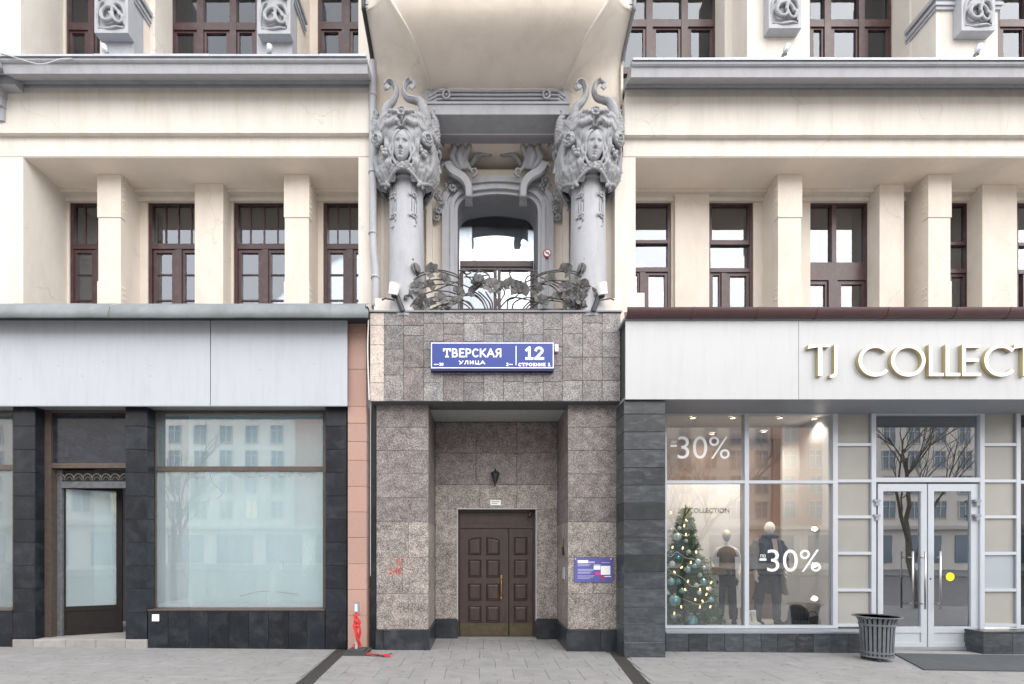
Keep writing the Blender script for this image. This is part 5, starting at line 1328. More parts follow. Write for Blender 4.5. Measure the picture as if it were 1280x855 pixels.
def column(cx, label):
    t = thing('carved_column', label, 'column', (cx, YC, zfl), 'carved columns flanking the balcony')
    sh = MB().lathe([(.325,zfl-.02),(.325,zfl+.10),(.31,zfl+.14),(.305,zfl+.5),(.293,zfl+1.4),(.282,ZC-.05),(.28,ZC+.05)], cx, YC, 48)
    sh.build('shaft', M['grey'], t, smooth=True, sharp=True)
    cap = inst('capital', cap_me, (cx, YC, ZC), t)
    for a in (0, PI/2, -PI/2):
        v = Matrix.Rotation(a,3,'Z') @ Vector((0,-.425,.285)); inst('carved_face', face_me, (cx+v.x, YC+v.y, ZC+v.z), cap, (math.radians(4)*(a==0),math.radians(6)*(a==0),a), 1.0)
    for k in (0,1): inst('carved_horn', hm[k], (cx,YC,ZC), cap)
    for s_ in (-1,1):
        inst('carved_rose', rose_me, (cx+s_*.385, YC-.40, ZC+.45), cap, (.1,0,s_*.65), 1.05)
        inst('carved_berries', berry_me, (cx+s_*.31, YC-.42, ZC+.27), cap, (0,0,s_*.4), 1.0)
        for i_, a in enumerate((s_*.62,)):
            for zz in (PZ(242,-.15), PZ(268,-.15)):
                inst('carved_rosette', ros_me, (cx+.288*math.sin(a), YC-.288*math.cos(a), zz), t, (0,0,a), 1.15)
            st = MB()
            for o_ in (-.045,.0,.045):
                a2 = a+o_/.29; xx, yy = cx+.289*math.sin(a2), YC-.289*math.cos(a2)
                st.tube([(xx,yy,PZ(268,-.15)+.06),(xx,yy,ZC-.05)], .007, 5)
            xx, yy = cx+.292*math.sin(a), YC-.292*math.cos(a)
            st.tube([(xx-.05,yy,PZ(282,-.15)-.02),(xx+.03,yy,PZ(282,-.15)+.04)], .012, 6)
            st.build('carved_tassel', M['grey_carv'], t, smooth=True)
    return t
column(PX(508,YC), 'grey column with a carved woman\'s head capital beside the downpipe, left of the balcony')
column(PX(735,YC), 'grey column with a carved woman\'s head capital right of the balcony, nearest the white fascia')

# ------------------------------------------------------------------ drainpipe
dp = thing('drainpipe', 'pale grey metal drainpipe running down beside the left carved column', 'pipe', (PX(467,.0), .0, 5.6))
mb = MB(); mb.tube(catmull([P(466,78,-.02),P(466,200,-.02),P(466.5,300,-.02),P(469.5,345,-.02),P(469,385,-.02)],6), .062, 16); mb.build('pipe', M['grey'], dp, smooth=True)
for p_ in (120,216,292,347):
    mb = MB(); c = P(466 if p_ < 300 else 469, p_, -.02); mb.lathe([(.064,c.z-.02),(.073,c.z-.018),(.073,c.z+.018),(.064,c.z+.02)], c.x, c.y, 16); mb.build('pipe_clip', M['grey'], dp, smooth=True)

# ------------------------------------------------------------------ wrought iron balcony railing
rl = thing('balcony_railing', 'wrought iron balcony railing of curling stems, leaves and flowers', 'railing', (PX(620,-.12), -.12, PZ(388,-.12)))
YRL = -.12
def rp(x, y, d=0): yy = YRL-.01-d; return P(480+x/4.414, 310+y/4.414, yy)
stems = [
 [(140,345),(143,240),(136,150),(136,120)], [(150,175),(200,140),(300,122),(380,138),(415,160)], [(150,185),(210,150),(300,130),(370,148),(420,170)],
 [(110,265),(190,205),(280,175),(370,185),(440,205),(480,225)], [(150,260),(230,215),(330,200),(420,215)], [(130,345),(190,270),(280,235),(340,210),(420,180)],
 [(150,345),(230,285),(330,265),(420,280),(470,310),(498,345)], [(160,330),(250,300),(350,290),(420,300),(460,320),(480,345)], [(250,345),(300,320),(360,300),(400,270)],
 [(435,265),(490,260),(535,290),(565,345)], [(440,258),(500,245),(550,285),(578,345)], [(590,345),(580,300),(545,260),(520,240)], [(598,345),(596,300),(575,265),(560,240)],
 [(612,345),(625,300),(612,260),(600,230)], [(640,345),(640,300),(665,250),(650,215)], [(500,345),(470,300),(430,290)], [(560,345),(545,300),(515,265),(480,250)],
 [(410,125),(500,118),(640,120),(760,120),(845,128)], [(450,150),(470,165),(495,190)], [(430,130),(455,145),(480,135),(450,125)], [(520,122),(575,145),(580,172),(560,175)],
 [(495,180),(500,150),(530,120)],
 [(700,160),(695,135),(745,120)], [(700,162),(720,185),(725,200)], [(780,185),(790,160),(830,140)], [(760,200),(800,180),(850,150)],
 [(680,345),(685,290),(720,275),(755,240)], [(705,345),(720,300),(780,275),(850,280)], [(640,330),(700,275),(790,285),(850,300)],
 [(760,345),(800,300),(870,270),(950,268)], [(775,345),(830,290),(890,275),(960,280)], [(785,345),(850,305),(920,290),(1000,300)],
 [(845,150),(900,130),(1000,120),(1080,140),(1130,175)], [(840,160),(900,138),(1000,130),(1070,150),(1135,182)], [(800,215),(880,185),(980,180),(1060,205),(1130,260)],
 [(820,210),(900,190),(960,215),(1000,270),(1040,330)], [(820,225),(880,200),(940,220),(990,290),(1010,345)], [(860,160),(950,190),(1050,240),(1130,290)],
 [(1140,345),(1130,290),(1060,260),(990,240)], [(1136,345),(1138,270),(1132,160),(1118,110)], [(900,270),(980,285),(1060,330),(1100,345)], [(580,170),(572,150),(500,160),(440,160)],
 [(300,345),(340,330),(370,345)], [(270,235),(350,240),(400,255),(420,262)]]
import bisect
for i, st in enumerate(stems):
    d0 = R.uniform(-.03,.03)
    pts = catmull([rp(x, y, d0+R.uniform(-.02,.04)) for x, y in st], 6)
    mb = MB().tube(pts, [.013,.012,.010], 6, flat=.8); mb.build('iron_stem', M['iron'], rl, smooth=True)
mb = MB(); mb.box(rp(100,0).x, rp(1150,0).x, YRL-.03, YRL+.01, PZ(388.5,YRL), PZ(386.8,YRL)); mb.build('bottom_rail', M['iron'], rl)
for px in (150, 1104): 
    mb = MB(); mb.tube([rp(px,95),rp(px,8)], [.012,.009], 6); mb.build('iron_spike', M['iron'], rl)
for px in (136,1137):
    mb = MB(); a = rp(px,345); mb.box(a.x-.02, a.x+.02, YRL-.03, YRL+.01, a.z, rp(px,118 if px < 500 else 200).z); mb.build('iron_post', M['iron'], rl)
def fan(seed):
    rr = random.Random(seed); rows = []; nu = 16
    span = rr.uniform(4.2, 6.0)
    for j in range(5):
        t = j/4; r_ = .02+.10*t; row = []
        for i in range(nu+1):
            a = -span/2+span*i/nu; ruf = 1+.10*math.sin(a*5+seed)*t+.06*math.sin(a*11)*t
            row.append((r_*ruf*math.sin(a), -.035*t+.02*math.sin(a*6+seed)*t*t, r_*ruf*math.cos(a)))
        rows.append(row)
    mb = MB().grid(rows); 
    mb2 = MB().grid([[(x_, y_+.006, z_) for x_,y_,z_ in r_] for r_ in rows]); mb.add(mb2)
    mb.ball((0,-.0,0), .022, 8)
    for i in range(7):
        a = -span/2+span*(i+.5)/7; mb.tube([(.02*math.sin(a),-.004,.02*math.cos(a)),(.11*math.sin(a),-.038,.11*math.cos(a))], .003, 4)
    return mb.mesh('iron_leaf', M['ironleaf'], smooth=True)
fans = [fan(k) for k in range(5)]
leaves = [(265,128,1.2),(330,178,1.15),(180,215,1),(250,212,1),(410,250,1.1),(135,262,.95),(135,290,.9),(200,322,1.1),(250,318,1.1),(392,305,1.2),(310,282,1.15),(345,332,.9),(590,213,1.4),(645,225,1.2),
 (498,240,1.0),(690,203,1.1),(750,245,1.65),(735,215,1.0),(850,242,1.1),(868,302,1.25),(918,178,1.05),(1000,130,1.25),(1000,217,1.1),(1095,215,1.2),(1055,250,1.05),(1132,255,1.15),(1010,320,1.1),
 (1090,288,1.2),(1065,326,1.1),(960,278,1.1),(290,345,.7),(1118,322,1.0),(210,285,.9),(1010,265,.9)]
for i, (x, y, s_) in enumerate(leaves):
    inst('iron_leaf', fans[i % 5], rp(x, y, R.uniform(.01,.06)), rl, (R.uniform(-.5,.3), R.uniform(-1.2,1.2), R.uniform(-.45,.45)), s_*.84)
fl = MB()
for ring in range(3):
    for k in range(6):
        a = 2*PI*k/6+ring*.5; fl.ball((.07*math.cos(a)*(1-.25*ring), -.02-.03*ring, .07*math.sin(a)*(1-.25*ring)), .035, 8, 0, 1,.35,1)
fl_me = fl.mesh('iron_flower', M['iron'], smooth=True)
inst('iron_flower', fl_me, rp(520,193,.05), rl, (-.2,0,0), 1.25); inst('iron_flower', fl_me, rp(440,128,.02), rl, (-.2,0,0), .5)
for px, sg in ((172,1),(1094,-1)):
    mb = MB(); b0 = rp(px,112,.03)
    for k in range(5):
        a = 2*PI*k/5; mb.tube(catmull([b0+Vector((.01*math.cos(a),.01*math.sin(a),.085)), b0+Vector((.05*math.cos(a),.05*math.sin(a),.03)), b0+Vector((sg*.02+.045*math.cos(a),.045*math.sin(a),-.03)), b0+Vector((sg*.04+.05*math.cos(a),.05*math.sin(a),-.085))],5), [.01,.026,.028,.006], 6, flat=.5)
    mb.tube(catmull([rp(px-sg*8,60,.02), rp(px-sg*25,70,.0), rp(px-sg*32,110,.0), rp(px-sg*28,140,0)],6), .01, 6)
    mb.build('iron_bud', M['ironleaf'], rl, smooth=True)
# ------------------------------------------------------------------ balcony floodlights and pads
def flood(px, lean, label):
    y_ = -.24; t = thing('balcony_floodlight', label, 'floodlight', P(px+8*lean, 388, y_), 'floodlights on the balcony edge')
    mb = MB(); mb.tube([P(px+lean*12,389,y_), P(px+lean*4,368,y_)], .042, 8, flat=.6); mb.build('arm', M['black'], t)
    mb = MB(); c = P(px+lean*1,362,y_-.02)
    mb.lathe([(.05,-.095),(.075,-.09),(.085,.02),(.09,.085),(.075,.09),(.07,.04)], 0, 0, 20)
    rot = Matrix.Rotation(lean*.22, 3, 'Y') @ Matrix.Rotation(.15, 3, 'X')
    mb.v = [tuple(c+rot @ Vector(v)) for v in mb.v]; mb.build('lamp_housing', M['white'], t, smooth=True, sharp=True)
    mb = MB(); mb.ball(P(px+lean*1.5,370.5,y_-.02), .055, 12, 0, 1,1,.5); mb.build('lamp_socket', M['black'], t, smooth=True)
    mb = MB(); mb.tube([P(px+lean*2,375,y_), P(px-lean*10,373,y_+.03), P(px-lean*14,375,y_+.05)], .014, 6); mb.build('bracket', M['gutter'], t)
flood(491.5, 1, 'white cup floodlight on a black arm at the left end of the balcony'); flood(753.5, -1, 'white cup floodlight on a black arm at the right end of the balcony')
for (a, b_) in ((468,497),(738,773)):
    mb = MB(); mb.box(PX(a,-.05), PX(b_,-.05), -.08, .28, zfl, PZ(374,-.05)); mb.build('column_pad', M['stucco_white'], bld)
# small spotlights on the cornice
for px, py, ln, lab in ((131,62,1,'small grey spotlight on the cornice, leftmost, below the first corbel'),(337,62,-.3,'small grey spotlight on the cornice below the corbel left of the bay'),(983,65,-1,'small grey spotlight on the cornice below the first corbel right of the bay'),(1223,66,-1,'small grey spotlight on the cornice, rightmost, below the last corbel')):
    y_ = -.12; t = thing('cornice_spotlight', lab, 'spotlight', P(px+ln*7,75,y_), 'spotlights along the cornice')
    mb = MB(); mb.tube([P(px+ln*9,77,y_),P(px+ln*3,68,y_)], .022, 8); mb.tube([P(px+ln*3,69,y_)+Vector((-.03,0,0)),P(px+ln*3,69,y_)+Vector((.04,0,.02))], .02, 6); mb.build('bracket', M['iron'], t)
    mb = MB(); mb.tube([P(px+ln*2.5,67,y_),P(px+ln*1,63,y_),P(px-ln*1.5,57.5,y_)], [.022,.045,.050], 12); mb.build('lamp_head', M['alu'], t, smooth=True)

# ------------------------------------------------------------------ street name sign
ss = thing('street_name_sign', 'blue house number and street name board with white Cyrillic lettering over the entrance', 'sign', P(615,464,-.27))
yS = -.29
mb = MB(); mb.pbox(538.3,692.6,428,463.3,yS+.002,YLN-.004); mb.build('sign_box', M['navy'], ss)
mb = MB(); mb.pbox(538.3,692.6,427.6,461,yS-.006,yS+.001); mb.build('sign_face', M['blue'], ss)
def fr_(a,b_,c,d,m='white'): mb = MB(); mb.pbox(a,b_,c,d,yS-.009,yS-.0065); return mb
mb = fr_(538.8,692.1,428.2,429.3); mb.pbox(538.8,692.1,459.2,460.3,yS-.009,yS-.0065); mb.pbox(538.8,539.9,429.31,459.19,yS-.009,yS-.0065); mb.pbox(691,692.1,429.31,459.19,yS-.009,yS-.0065)
mb.build('sign_border', M['white'], ss); fr_(644.5,645.6,432.5,456.5).build('divider', M['white'], ss)
yt = yS-.0065
def arcp(cx_, cy_, rx_, ry_, a0, a1, n_=9): return [(cx_+rx_*math.cos(math.radians(a0+(a1-a0)*k/n_)), cy_+ry_*math.sin(math.radians(a0+(a1-a0)*k/n_))) for k in range(n_+1)]
GLY = {'Т': (.80, [[(0,1),(.8,1)],[(.4,1),(.4,0)],[(.02,1.02),(.02,.80)],[(.78,1.02),(.78,.80)],[(.26,0),(.54,0)]]),
 'В': (.66, [[(.08,0),(.08,1)],[(.08,1),(.34,1)]+arcp(.34,.76,.20,.24,90,-90)+[(.08,.52)],[(.34,.52)]+arcp(.36,.26,.25,.26,90,-90)+[(.08,0)]]),
 'Е': (.58, [[(.08,0),(.08,1)],[(.08,1),(.55,1)],[(.08,.52),(.46,.52)],[(.08,0),(.58,0)]]),
 'Р': (.62, [[(.08,0),(.08,1)],[(.08,1),(.34,1)]+arcp(.34,.72,.23,.28,90,-90)+[(.08,.44)]]),
 'С': (.68, [arcp(.38,.5,.34,.5,50,310,14)]),
 'К': (.70, [[(.08,0),(.08,1)],[(.64,1),(.14,.5)],[(.22,.58),(.68,0)]]),
 'А': (.78, [[(0,0),(.38,1)],[(.38,1),(.78,0)],[(.14,.34),(.62,.34)]]),
 'Я': (.66, [[(.58,0),(.58,1)],[(.58,1),(.30,1)]+arcp(.30,.73,.22,.27,90,270)+[(.58,.46)],[(.32,.46),(.05,0)]]),
 'У': (.70, [[(0,1),(.36,.38)],[(.70,1),(.30,.10),(.10,0)]]), 'Л': (.72, [[(.04,0),(.16,.12),(.28,1)],[(.28,1),(.64,1)],[(.64,1),(.64,0)]]),
 'И': (.70, [[(.08,0),(.08,1)],[(.08,.08),(.62,.92)],[(.62,0),(.62,1)]]), 'Ц': (.76, [[(.08,1),(.08,0)],[(.62,1),(.62,0)],[(.08,0),(.76,0)],[(.74,0),(.74,-.20)]]),
 'О': (.78, [arcp(.39,.5,.34,.5,0,360,20)]), 'Н': (.70, [[(.08,0),(.08,1)],[(.62,0),(.62,1)],[(.08,.5),(.62,.5)]]),
 '1': (.46, [[(.24,0),(.24,1)],[(.24,1),(.02,.80)],[(.02,0),(.46,0)]]), '2': (.62, [arcp(.30,.72,.25,.28,165,-20,9)+[(.06,.02)],[(.04,0),(.60,0)]]),
 '3': (.60, [arcp(.28,.75,.24,.25,150,-90,9),arcp(.28,.25,.26,.26,90,-150,9)]), '0': (.62, [arcp(.31,.5,.25,.5,0,360,18)]), ' ': (.35, [])}
def strokes(body, px0, px1, py0, py1, y, m, parent, th=.17, gap=.14, name='letter'):
    tot = sum(GLY[c][0] for c in body)+gap*(len(body)-1); X0, X1, Z0, Z1 = PX(px0,y), PX(px1,y), PZ(py1,y), PZ(py0,y)
    sx = (X1-X0)/tot; sz = Z1-Z0; x = X0; t_ = th*sz/2
    for c in body:
        w, ps = GLY[c]; mb = MB()
        for k, pl in enumerate(ps):
            q = [Vector((x+a*sx, Z0+t_+b_*(sz-2*t_))) for a,b_ in pl]; o_, i_ = [], []; cl = (q[0]-q[-1]).length < 1e-6
            for i, p in enumerate(q):
                a_ = q[i-1] if i else (q[-2] if cl else q[0]); b_ = q[i+1] if i < len(q)-1 else (q[1] if cl else q[-1])
                d = (b_-a_).normalized(); nn = Vector((-d.y,d.x))
                e_ = Vector((0,0)) if cl else (-d*t_*.9 if i == 0 else (d*t_*.9 if i == len(q)-1 else Vector((0,0))))
                o_.append(tuple(p+nn*t_+e_)); i_.append(tuple(p-nn*t_+e_))
            mb.openband(o_, i_, y-.002-.0005*k, y)
        if ps: mb.build(name, M[m], parent)
        x += (w+gap)*sx
strokes('ТВЕРСКАЯ', 554.5, 626.5, 435.6, 446.8, yt, 'white', ss, .175, .19)
strokes('УЛИЦА', 574, 606, 450.6, 455.6, yt, 'white', ss, .24, .28)
strokes('12', 657.8, 679, 433.2, 449.8, yt, 'white', ss, .20, .22)
strokes('СТРОЕНИЕ 1', 648.2, 687.6, 453.6, 458.0, yt, 'white', ss, .24, .22)
strokes('30', 549.2, 554.2, 453.4, 457.4, yt, 'white', ss, .22, .15); strokes('2', 633, 635.4, 453.4, 457.6, yt, 'white', ss, .22)
fr_(542.5,548.5,455.0,456.0).build('arrow', M['white'], ss); fr_(636,641,455.0,456.0).build('arrow', M['white'], ss)
jb = MB(); jb.pbox(693.5,698,430.5,439,-.25,-.2); tag(jb.build('junction_box', M['white']), 'tiny white junction box at the right end of the blue street sign', 'junction box')

# ------------------------------------------------------------------ things in the entrance
def standalone(mb, name, m, label, cat, **k): return tag(mb.build(name, m, **k), label, cat)
lt = thing('wall_lantern', 'small black wall lantern hanging over the brown entrance door', 'lantern', P(619,608,YBK-.14))
c = P(619, 597, YBK-.15)
mb = MB(); mb.lathe([(.085,.085),(.07,.10),(.03,.125),(.012,.15),(.012,.175)],0,0,6); mb.v = [(v[0]+c.x,v[1]+c.y,v[2]+c.z) for v in mb.v]; mb.build('lantern_cap', M['black'], lt)
mb = MB()
for k in range(6):
    a = PI*k/3; mb.tube([(c.x+.078*math.cos(a),c.y+.078*math.sin(a),c.z+.085),(c.x+.035*math.cos(a),c.y+.035*math.sin(a),c.z-.07)], .008, 5)
mb.lathe([(.036,-.07),(.03,-.09),(.012,-.13),(.008,-.16),(.001,-.175)],0,0,6); 
mb.v = mb.v[:60*0+len(mb.v)]; nv = 5*6
cut = [i for i in range(len(mb.v)-30, len(mb.v))]
for i in cut: v = mb.v[i]; mb.v[i] = (v[0]+c.x, v[1]+c.y, v[2]+c.z)
mb.build('lantern_cage', M['black'], lt)
mb = MB(); mb.lathe([(.07,.083),(.03,-.068)],0,0,6); mb.v = [(v[0]+c.x,v[1]+c.y,v[2]+c.z) for v in mb.v]; mb.build('lantern_glass', M['glass_dk'], lt)
mb = MB(); mb.tube(catmull([(c.x,YBK-.01,c.z+.10),(c.x,YBK-.08,c.z+.16),(c.x,c.y,c.z+.17)],5), .010, 6); mb.box(c.x-.03,c.x+.03,YBK-.02,YBK-.003,c.z+.03,c.z+.13); mb.build('lantern_arm', M['black'], lt)
mb = MB(); mb.pbox(613,626,625,631.5,YBK-.01,YBK-.003); pq = standalone(mb, 'name_plate', M['white'], 'small white plate on the granite between the lantern and the door', 'plate')
mb = MB(); mb.pbox(614.5,624.5,626.8,627.6,YBK-.012,YBK-.0101); mb.pbox(614.5,622,629,629.7,YBK-.012,YBK-.0101); mb.build('plate_print', M['grey_text'], pq)
cm = thing('security_camera', 'small black security camera in the upper right corner of the entrance doorway', 'camera', P(664,640,YBK+.02))
mb = MB(); mb.tube([P(665,640,YBK+.06),P(661,646,YBK+.0)], .03, 10); mb.build('camera_body', M['black'], cm, smooth=True)
mb = MB(); mb.tube([P(666,637.5,YBK+.1),P(664,642,YBK+.05)], .012, 6); mb.build('camera_arm', M['black'], cm)
# intercom and card on the right flank of the niche
xf = PX(710,0)-.004
mb = MB(); mb.box(xf-.02, xf-.002, .26, .42, PZ(723.5,.3), PZ(709,.3)); standalone(mb, 'intercom_plate', M['alu'], 'pale intercom panel on the side of the right granite pier by the door', 'intercom')
mb = MB(); mb.tube([(xf-.02,.34,PZ(694,.3)),(xf-.03,.34,PZ(684,.3))], .02, 8); mb.tube([(xf-.02,.34,PZ(684,.3)),(xf-.01,.34,PZ(672,.3))], .006, 5); standalone(mb, 'entry_handset', M['black'], 'small black handset hanging above the intercom panel', 'handset')
# info board
ib = thing('information_board', 'purple printed information board screwed to the right granite pier', 'notice board', P(742,728,-.02))
mb = MB(); mb.pbox(718.2,766.6,697,727.3,-.022,-.004); mb.build('board', M['poster'], ib)
def ibx(a,b_,c,d,m,k=0): mb = MB(); mb.pbox(710+a/19,710+b_/19,690+c/19,690+d/19,-.024-.0006*k,-.0222); mb.build('print_block', M[m], ib)
ibx(230,480,195,265,'white'); ibx(490,640,225,262,'lilac'); 
for (c,d,e) in ((290,305,540),(318,333,500),(405,420,600),(432,447,600),(470,485,560),(495,510,520),(560,572,640),(590,602,600),(620,632,520)): ibx(230,e,c,d,'lilac')
ibx(610,770,300,330,'bauble2',1); ibx(610,770,335,420,'white',1); ibx(780,1005,330,540,'white',1); ibx(650,760,470,550,'magenta',2); ibx(790,850,570,650,'red',1); ibx(860,1025,572,590,'white',1); ibx(800,1000,245,262,'lilac')
mb = MB(); mb.ball(P(763.8,698.8,-.026), .012, 8); mb.ball(P(719.5,698.8,-.026), .010, 8); mb.build('screws', M['white'], ib)
# red stencil marks
text_mesh('ЛГ', 495.5, 504.5, 698.3, 706, -.0036, M['redpaint'], ptl, 'red_stencil', .001, bold=.02); text_mesh('2-4б', 486.3, 501.5, 709.5, 718, -.0036, M['redpaint'], ptl, 'red_stencil', .001, bold=.02)
# no smoking sticker
ns = thing('no_smoking_sticker', 'round red and white no smoking sticker on the grey window surround', 'sticker', P(684,316,.79))
for r_, m_, o_ in ((.075,'redpaint',0),(.058,'white',.002)):
    c = P(684,316.5,.80); mb = MB(); mb.extrude([(c.x+r_*math.cos(t), c.z+r_*math.sin(t)) for t in [2*PI*k/24 for k in range(24)]], .796-o_, .799); mb.build('sticker_disc', M[m_], ns)
mb = MB(); c = P(684,316.5,.80); mb.box(c.x-.035,c.x+.035,.791,.7935,c.z-.008,c.z+.008); mb.build('cigarette', M['black'], ns)
mb = MB(); q = Vector((.7,.7)); mb.extrude([(c.x-.045,c.z+.035),(c.x-.035,c.z+.045),(c.x+.045,c.z-.035),(c.x+.035,c.z-.045)][::-1], .788, .7905); mb.build('slash', M['redpaint'], ns)

# ------------------------------------------------------------------ pavement objects
# stand with red tape
bs_ = thing('barrier_stand', 'thin barrier post on a rubber foot with torn red tape, by the pink granite strip', 'barrier post', (PX(445,-.35), -.35, gz(-2)))
yq = -.30; gx = gz(PX(446,yq))
mb = MB()
a, b_ = PX(430.5,-.45), PX(458,-.45); mb.box(a, b_, -.50, -.12, gx, gx+.045); mb.box(a+.05, b_-.05, -.46, -.16, gx+.0451, gx+.075)
mb.build('rubber_foot', M['rubber'], bs_)
mb = MB(); px_ = PX(445.5,yq); mb.box(px_-.018, px_+.018, yq-.01, yq+.02, gx+.07, PZ(760,yq)); mb.build('post', M['alu'], bs_)
mb = MB(); mb.box(px_-.045, px_+.045, yq-.02, yq+.02, PZ(769,yq), PZ(752,yq)); mb.build('post_head', M['grey_dark'], bs_)
mb = MB(); mb.box(px_-.02, px_+.02, yq-.025, yq-.0205, PZ(764,yq), PZ(755,yq)); mb.build('reflector', M['white'], bs_)
def ribbon(pts, w, name, parent, vert=True):
    pts = catmull(pts, 6); A, B = [], []
    for i, p in enumerate(pts):
        d = (pts[min(i+1,len(pts)-1)]-pts[max(i-1,0)]).normalized()
        s_ = d.cross(Vector((0,-1,.15) if vert else (0,.2,1))).normalized(); tw = Matrix.Rotation(.5*math.sin(i*.5), 3, d); s_ = tw @ s_
        A.append(p+s_*w/2); B.append(p-s_*w/2)
    o_ = Vector((0,-.002,.002)); MB().grid([A, B, [q+o_ for q in B], [q+o_ for q in A], A]).build(name, M['red'], parent, smooth=False)
ribbon([P(447,766,yq-.03),P(444,772,yq-.05),P(449,778,yq-.04),P(443,782,yq-.05),P(447,786,yq-.03)], .07, 'red_tape', bs_)
ribbon([P(444,768,yq-.035),P(444,785,yq-.05),P(447,798,yq-.06),P(450,808,yq-.05)], .06, 'red_tape', bs_)
ribbon([P(447,774,yq-.04),P(450,788,yq-.07),P(448,800,yq-.05)], .04, 'red_tape', bs_)
def gp(px, py, h=.012):     # point on the pavement seen at that pixel
    yy = F*CAMZ/(py-VY)+CAMY; return Vector((PX(px,yy), yy, gz(PX(px,yy))+h))
ribbon([gp(444,816,.10),gp(441,819,.03),gp(452,820,.02),gp(462,821,.03),gp(474,822,.02),gp(484,820,.015),gp(490,819,.02)], .05, 'red_tape', bs_, False)
ribbon([gp(443,814,.10),gp(452,818,.05),gp(458,820.5,.02),gp(466,820,.035),gp(480,822.5,.012),gp(488,822,.012)], .045, 'red_tape', bs_, False)
# litter bin
yb2 = -.48; cxb = PX(1096,yb2); gb = gz(cxb)
ltb = thing('litter_bin', 'grey slatted metal litter bin with flared rim standing by the glass door', 'bin', (cxb, yb2, gb))
Rb = .235; H0, H1 = .06, .66
nsl = 24
for k in range(nsl):
    a = 2*PI*k/nsl; mb = MB()
    def pt(r_, z_, da=0): return Vector((cxb+r_*math.cos(a+da), yb2+r_*math.sin(a+da), gb+z_))
    sec = [(Rb-.03,H0),(Rb-.025,.2),(Rb-.012,.5),(Rb,.60),(Rb+.025,.665),(Rb+.072,.69)]
    A = [pt(r_,z_,-.085) for r_,z_ in sec]; B = [pt(r_,z_,.085) for r_,z_ in sec]; C_ = [pt(r_-.008,z_,.085) for r_,z_ in sec]; D_ = [pt(r_-.008,z_,-.085) for r_,z_ in sec]
    mb.grid([A,B,C_,D_,A]).build('slat', M['bin'], ltb)
def ring(r0, r1, z0, z1, nm, m='bin'):
    mb = MB().lathe([(r0,gb+z0),(r1,gb+z0),(r1,gb+z1),(r0,gb+z1),(r0,gb+z0)], cxb, yb2, 36); mb.build(nm, M[m], ltb, smooth=True, sharp=True)
ring(Rb-.034, Rb-.022+.004, .12, .15, 'hoop'); ring(Rb-.034, Rb-.022+.006, .06, .085, 'hoop'); ring(Rb-.012, Rb+.004, .55, .58, 'hoop'); ring(Rb+.06, Rb+.085, .683, .697, 'rim')
MB().lathe([(.0001,gb+.09),(Rb-.06,gb+.09),(Rb-.05,gb+.62),(Rb-.06,gb+.62),(Rb-.07,gb+.1)], cxb, yb2, 28).build('liner', M['rubber'], ltb, smooth=True, sharp=True)
for a in (.6, 2.5, 4.2): 
    mb = MB(); mb.tube([(cxb+.17*math.cos(a),yb2+.17*math.sin(a),gb+.002),(cxb+.17*math.cos(a),yb2+.17*math.sin(a),gb+.085)], .03, 8); mb.build('foot', M['rubber'], ltb)
# door mat
mx0, mx1 = PX(1117,.2), PX(1232,.2)
mb = MB(); q = [gp(1117,813.5,0),gp(1155,833.5,0),gp(1330,835,0),gp(1300,815,0)]
b0 = 0; mb.v = [(p.x,p.y,gz(p.x)+.002) for p in q]+[(p.x,p.y,gz(p.x)+.018) for p in q]
for f in ((0,1,2,3),(4,7,6,5),(0,4,5,1),(1,5,6,2),(2,6,7,3),(3,7,4,0)): mb.f.append(f); mb.m.append(0)
standalone(mb, 'door_mat', M['mat'], 'large dark grey rubber door mat on the pavement before the glass door', 'mat')

# ------------------------------------------------------------------ window dressing
YT = YR-.0
def decal(body, a,b_,c,d): 
    return text_mesh(body, a,b_,c,d, YR+.028, M['white'], None, 'window_decal', .002, bold=-.012)
for (dx, dy, k, lab) in ((0,0,0,'white minus thirty percent sticker on the upper left shop pane'),(0,0,1,'white minus thirty percent sticker on the pane before the dark coated mannequin')):
    t = thing('discount_sticker', lab, 'sticker', P(880 if k == 0 else 990, 573 if k == 0 else 714, YR+.03), 'discount stickers on the shop window')
    if k == 0: L_ = ((847,912,545.5,573.5),(838,846,556,558.6),(839,845.5,550.8,554.8))
    else: L_ = ((959,1026,687,714.5),(949.5,958,698,700.8),(950.5,957,693,697))
    text_mesh('30%', *L_[0], YR+.028, M['white'], t, 'sticker_number', .002, bold=-.004)
    mb = MB(); mb.pbox(*L_[1], YR+.026, YR+.028); mb.build('sticker_minus', M['white'], t)
    text_mesh('до' if k == 0 else 'по', *L_[2], YR+.028, M['white'], t, 'sticker_word', .002)
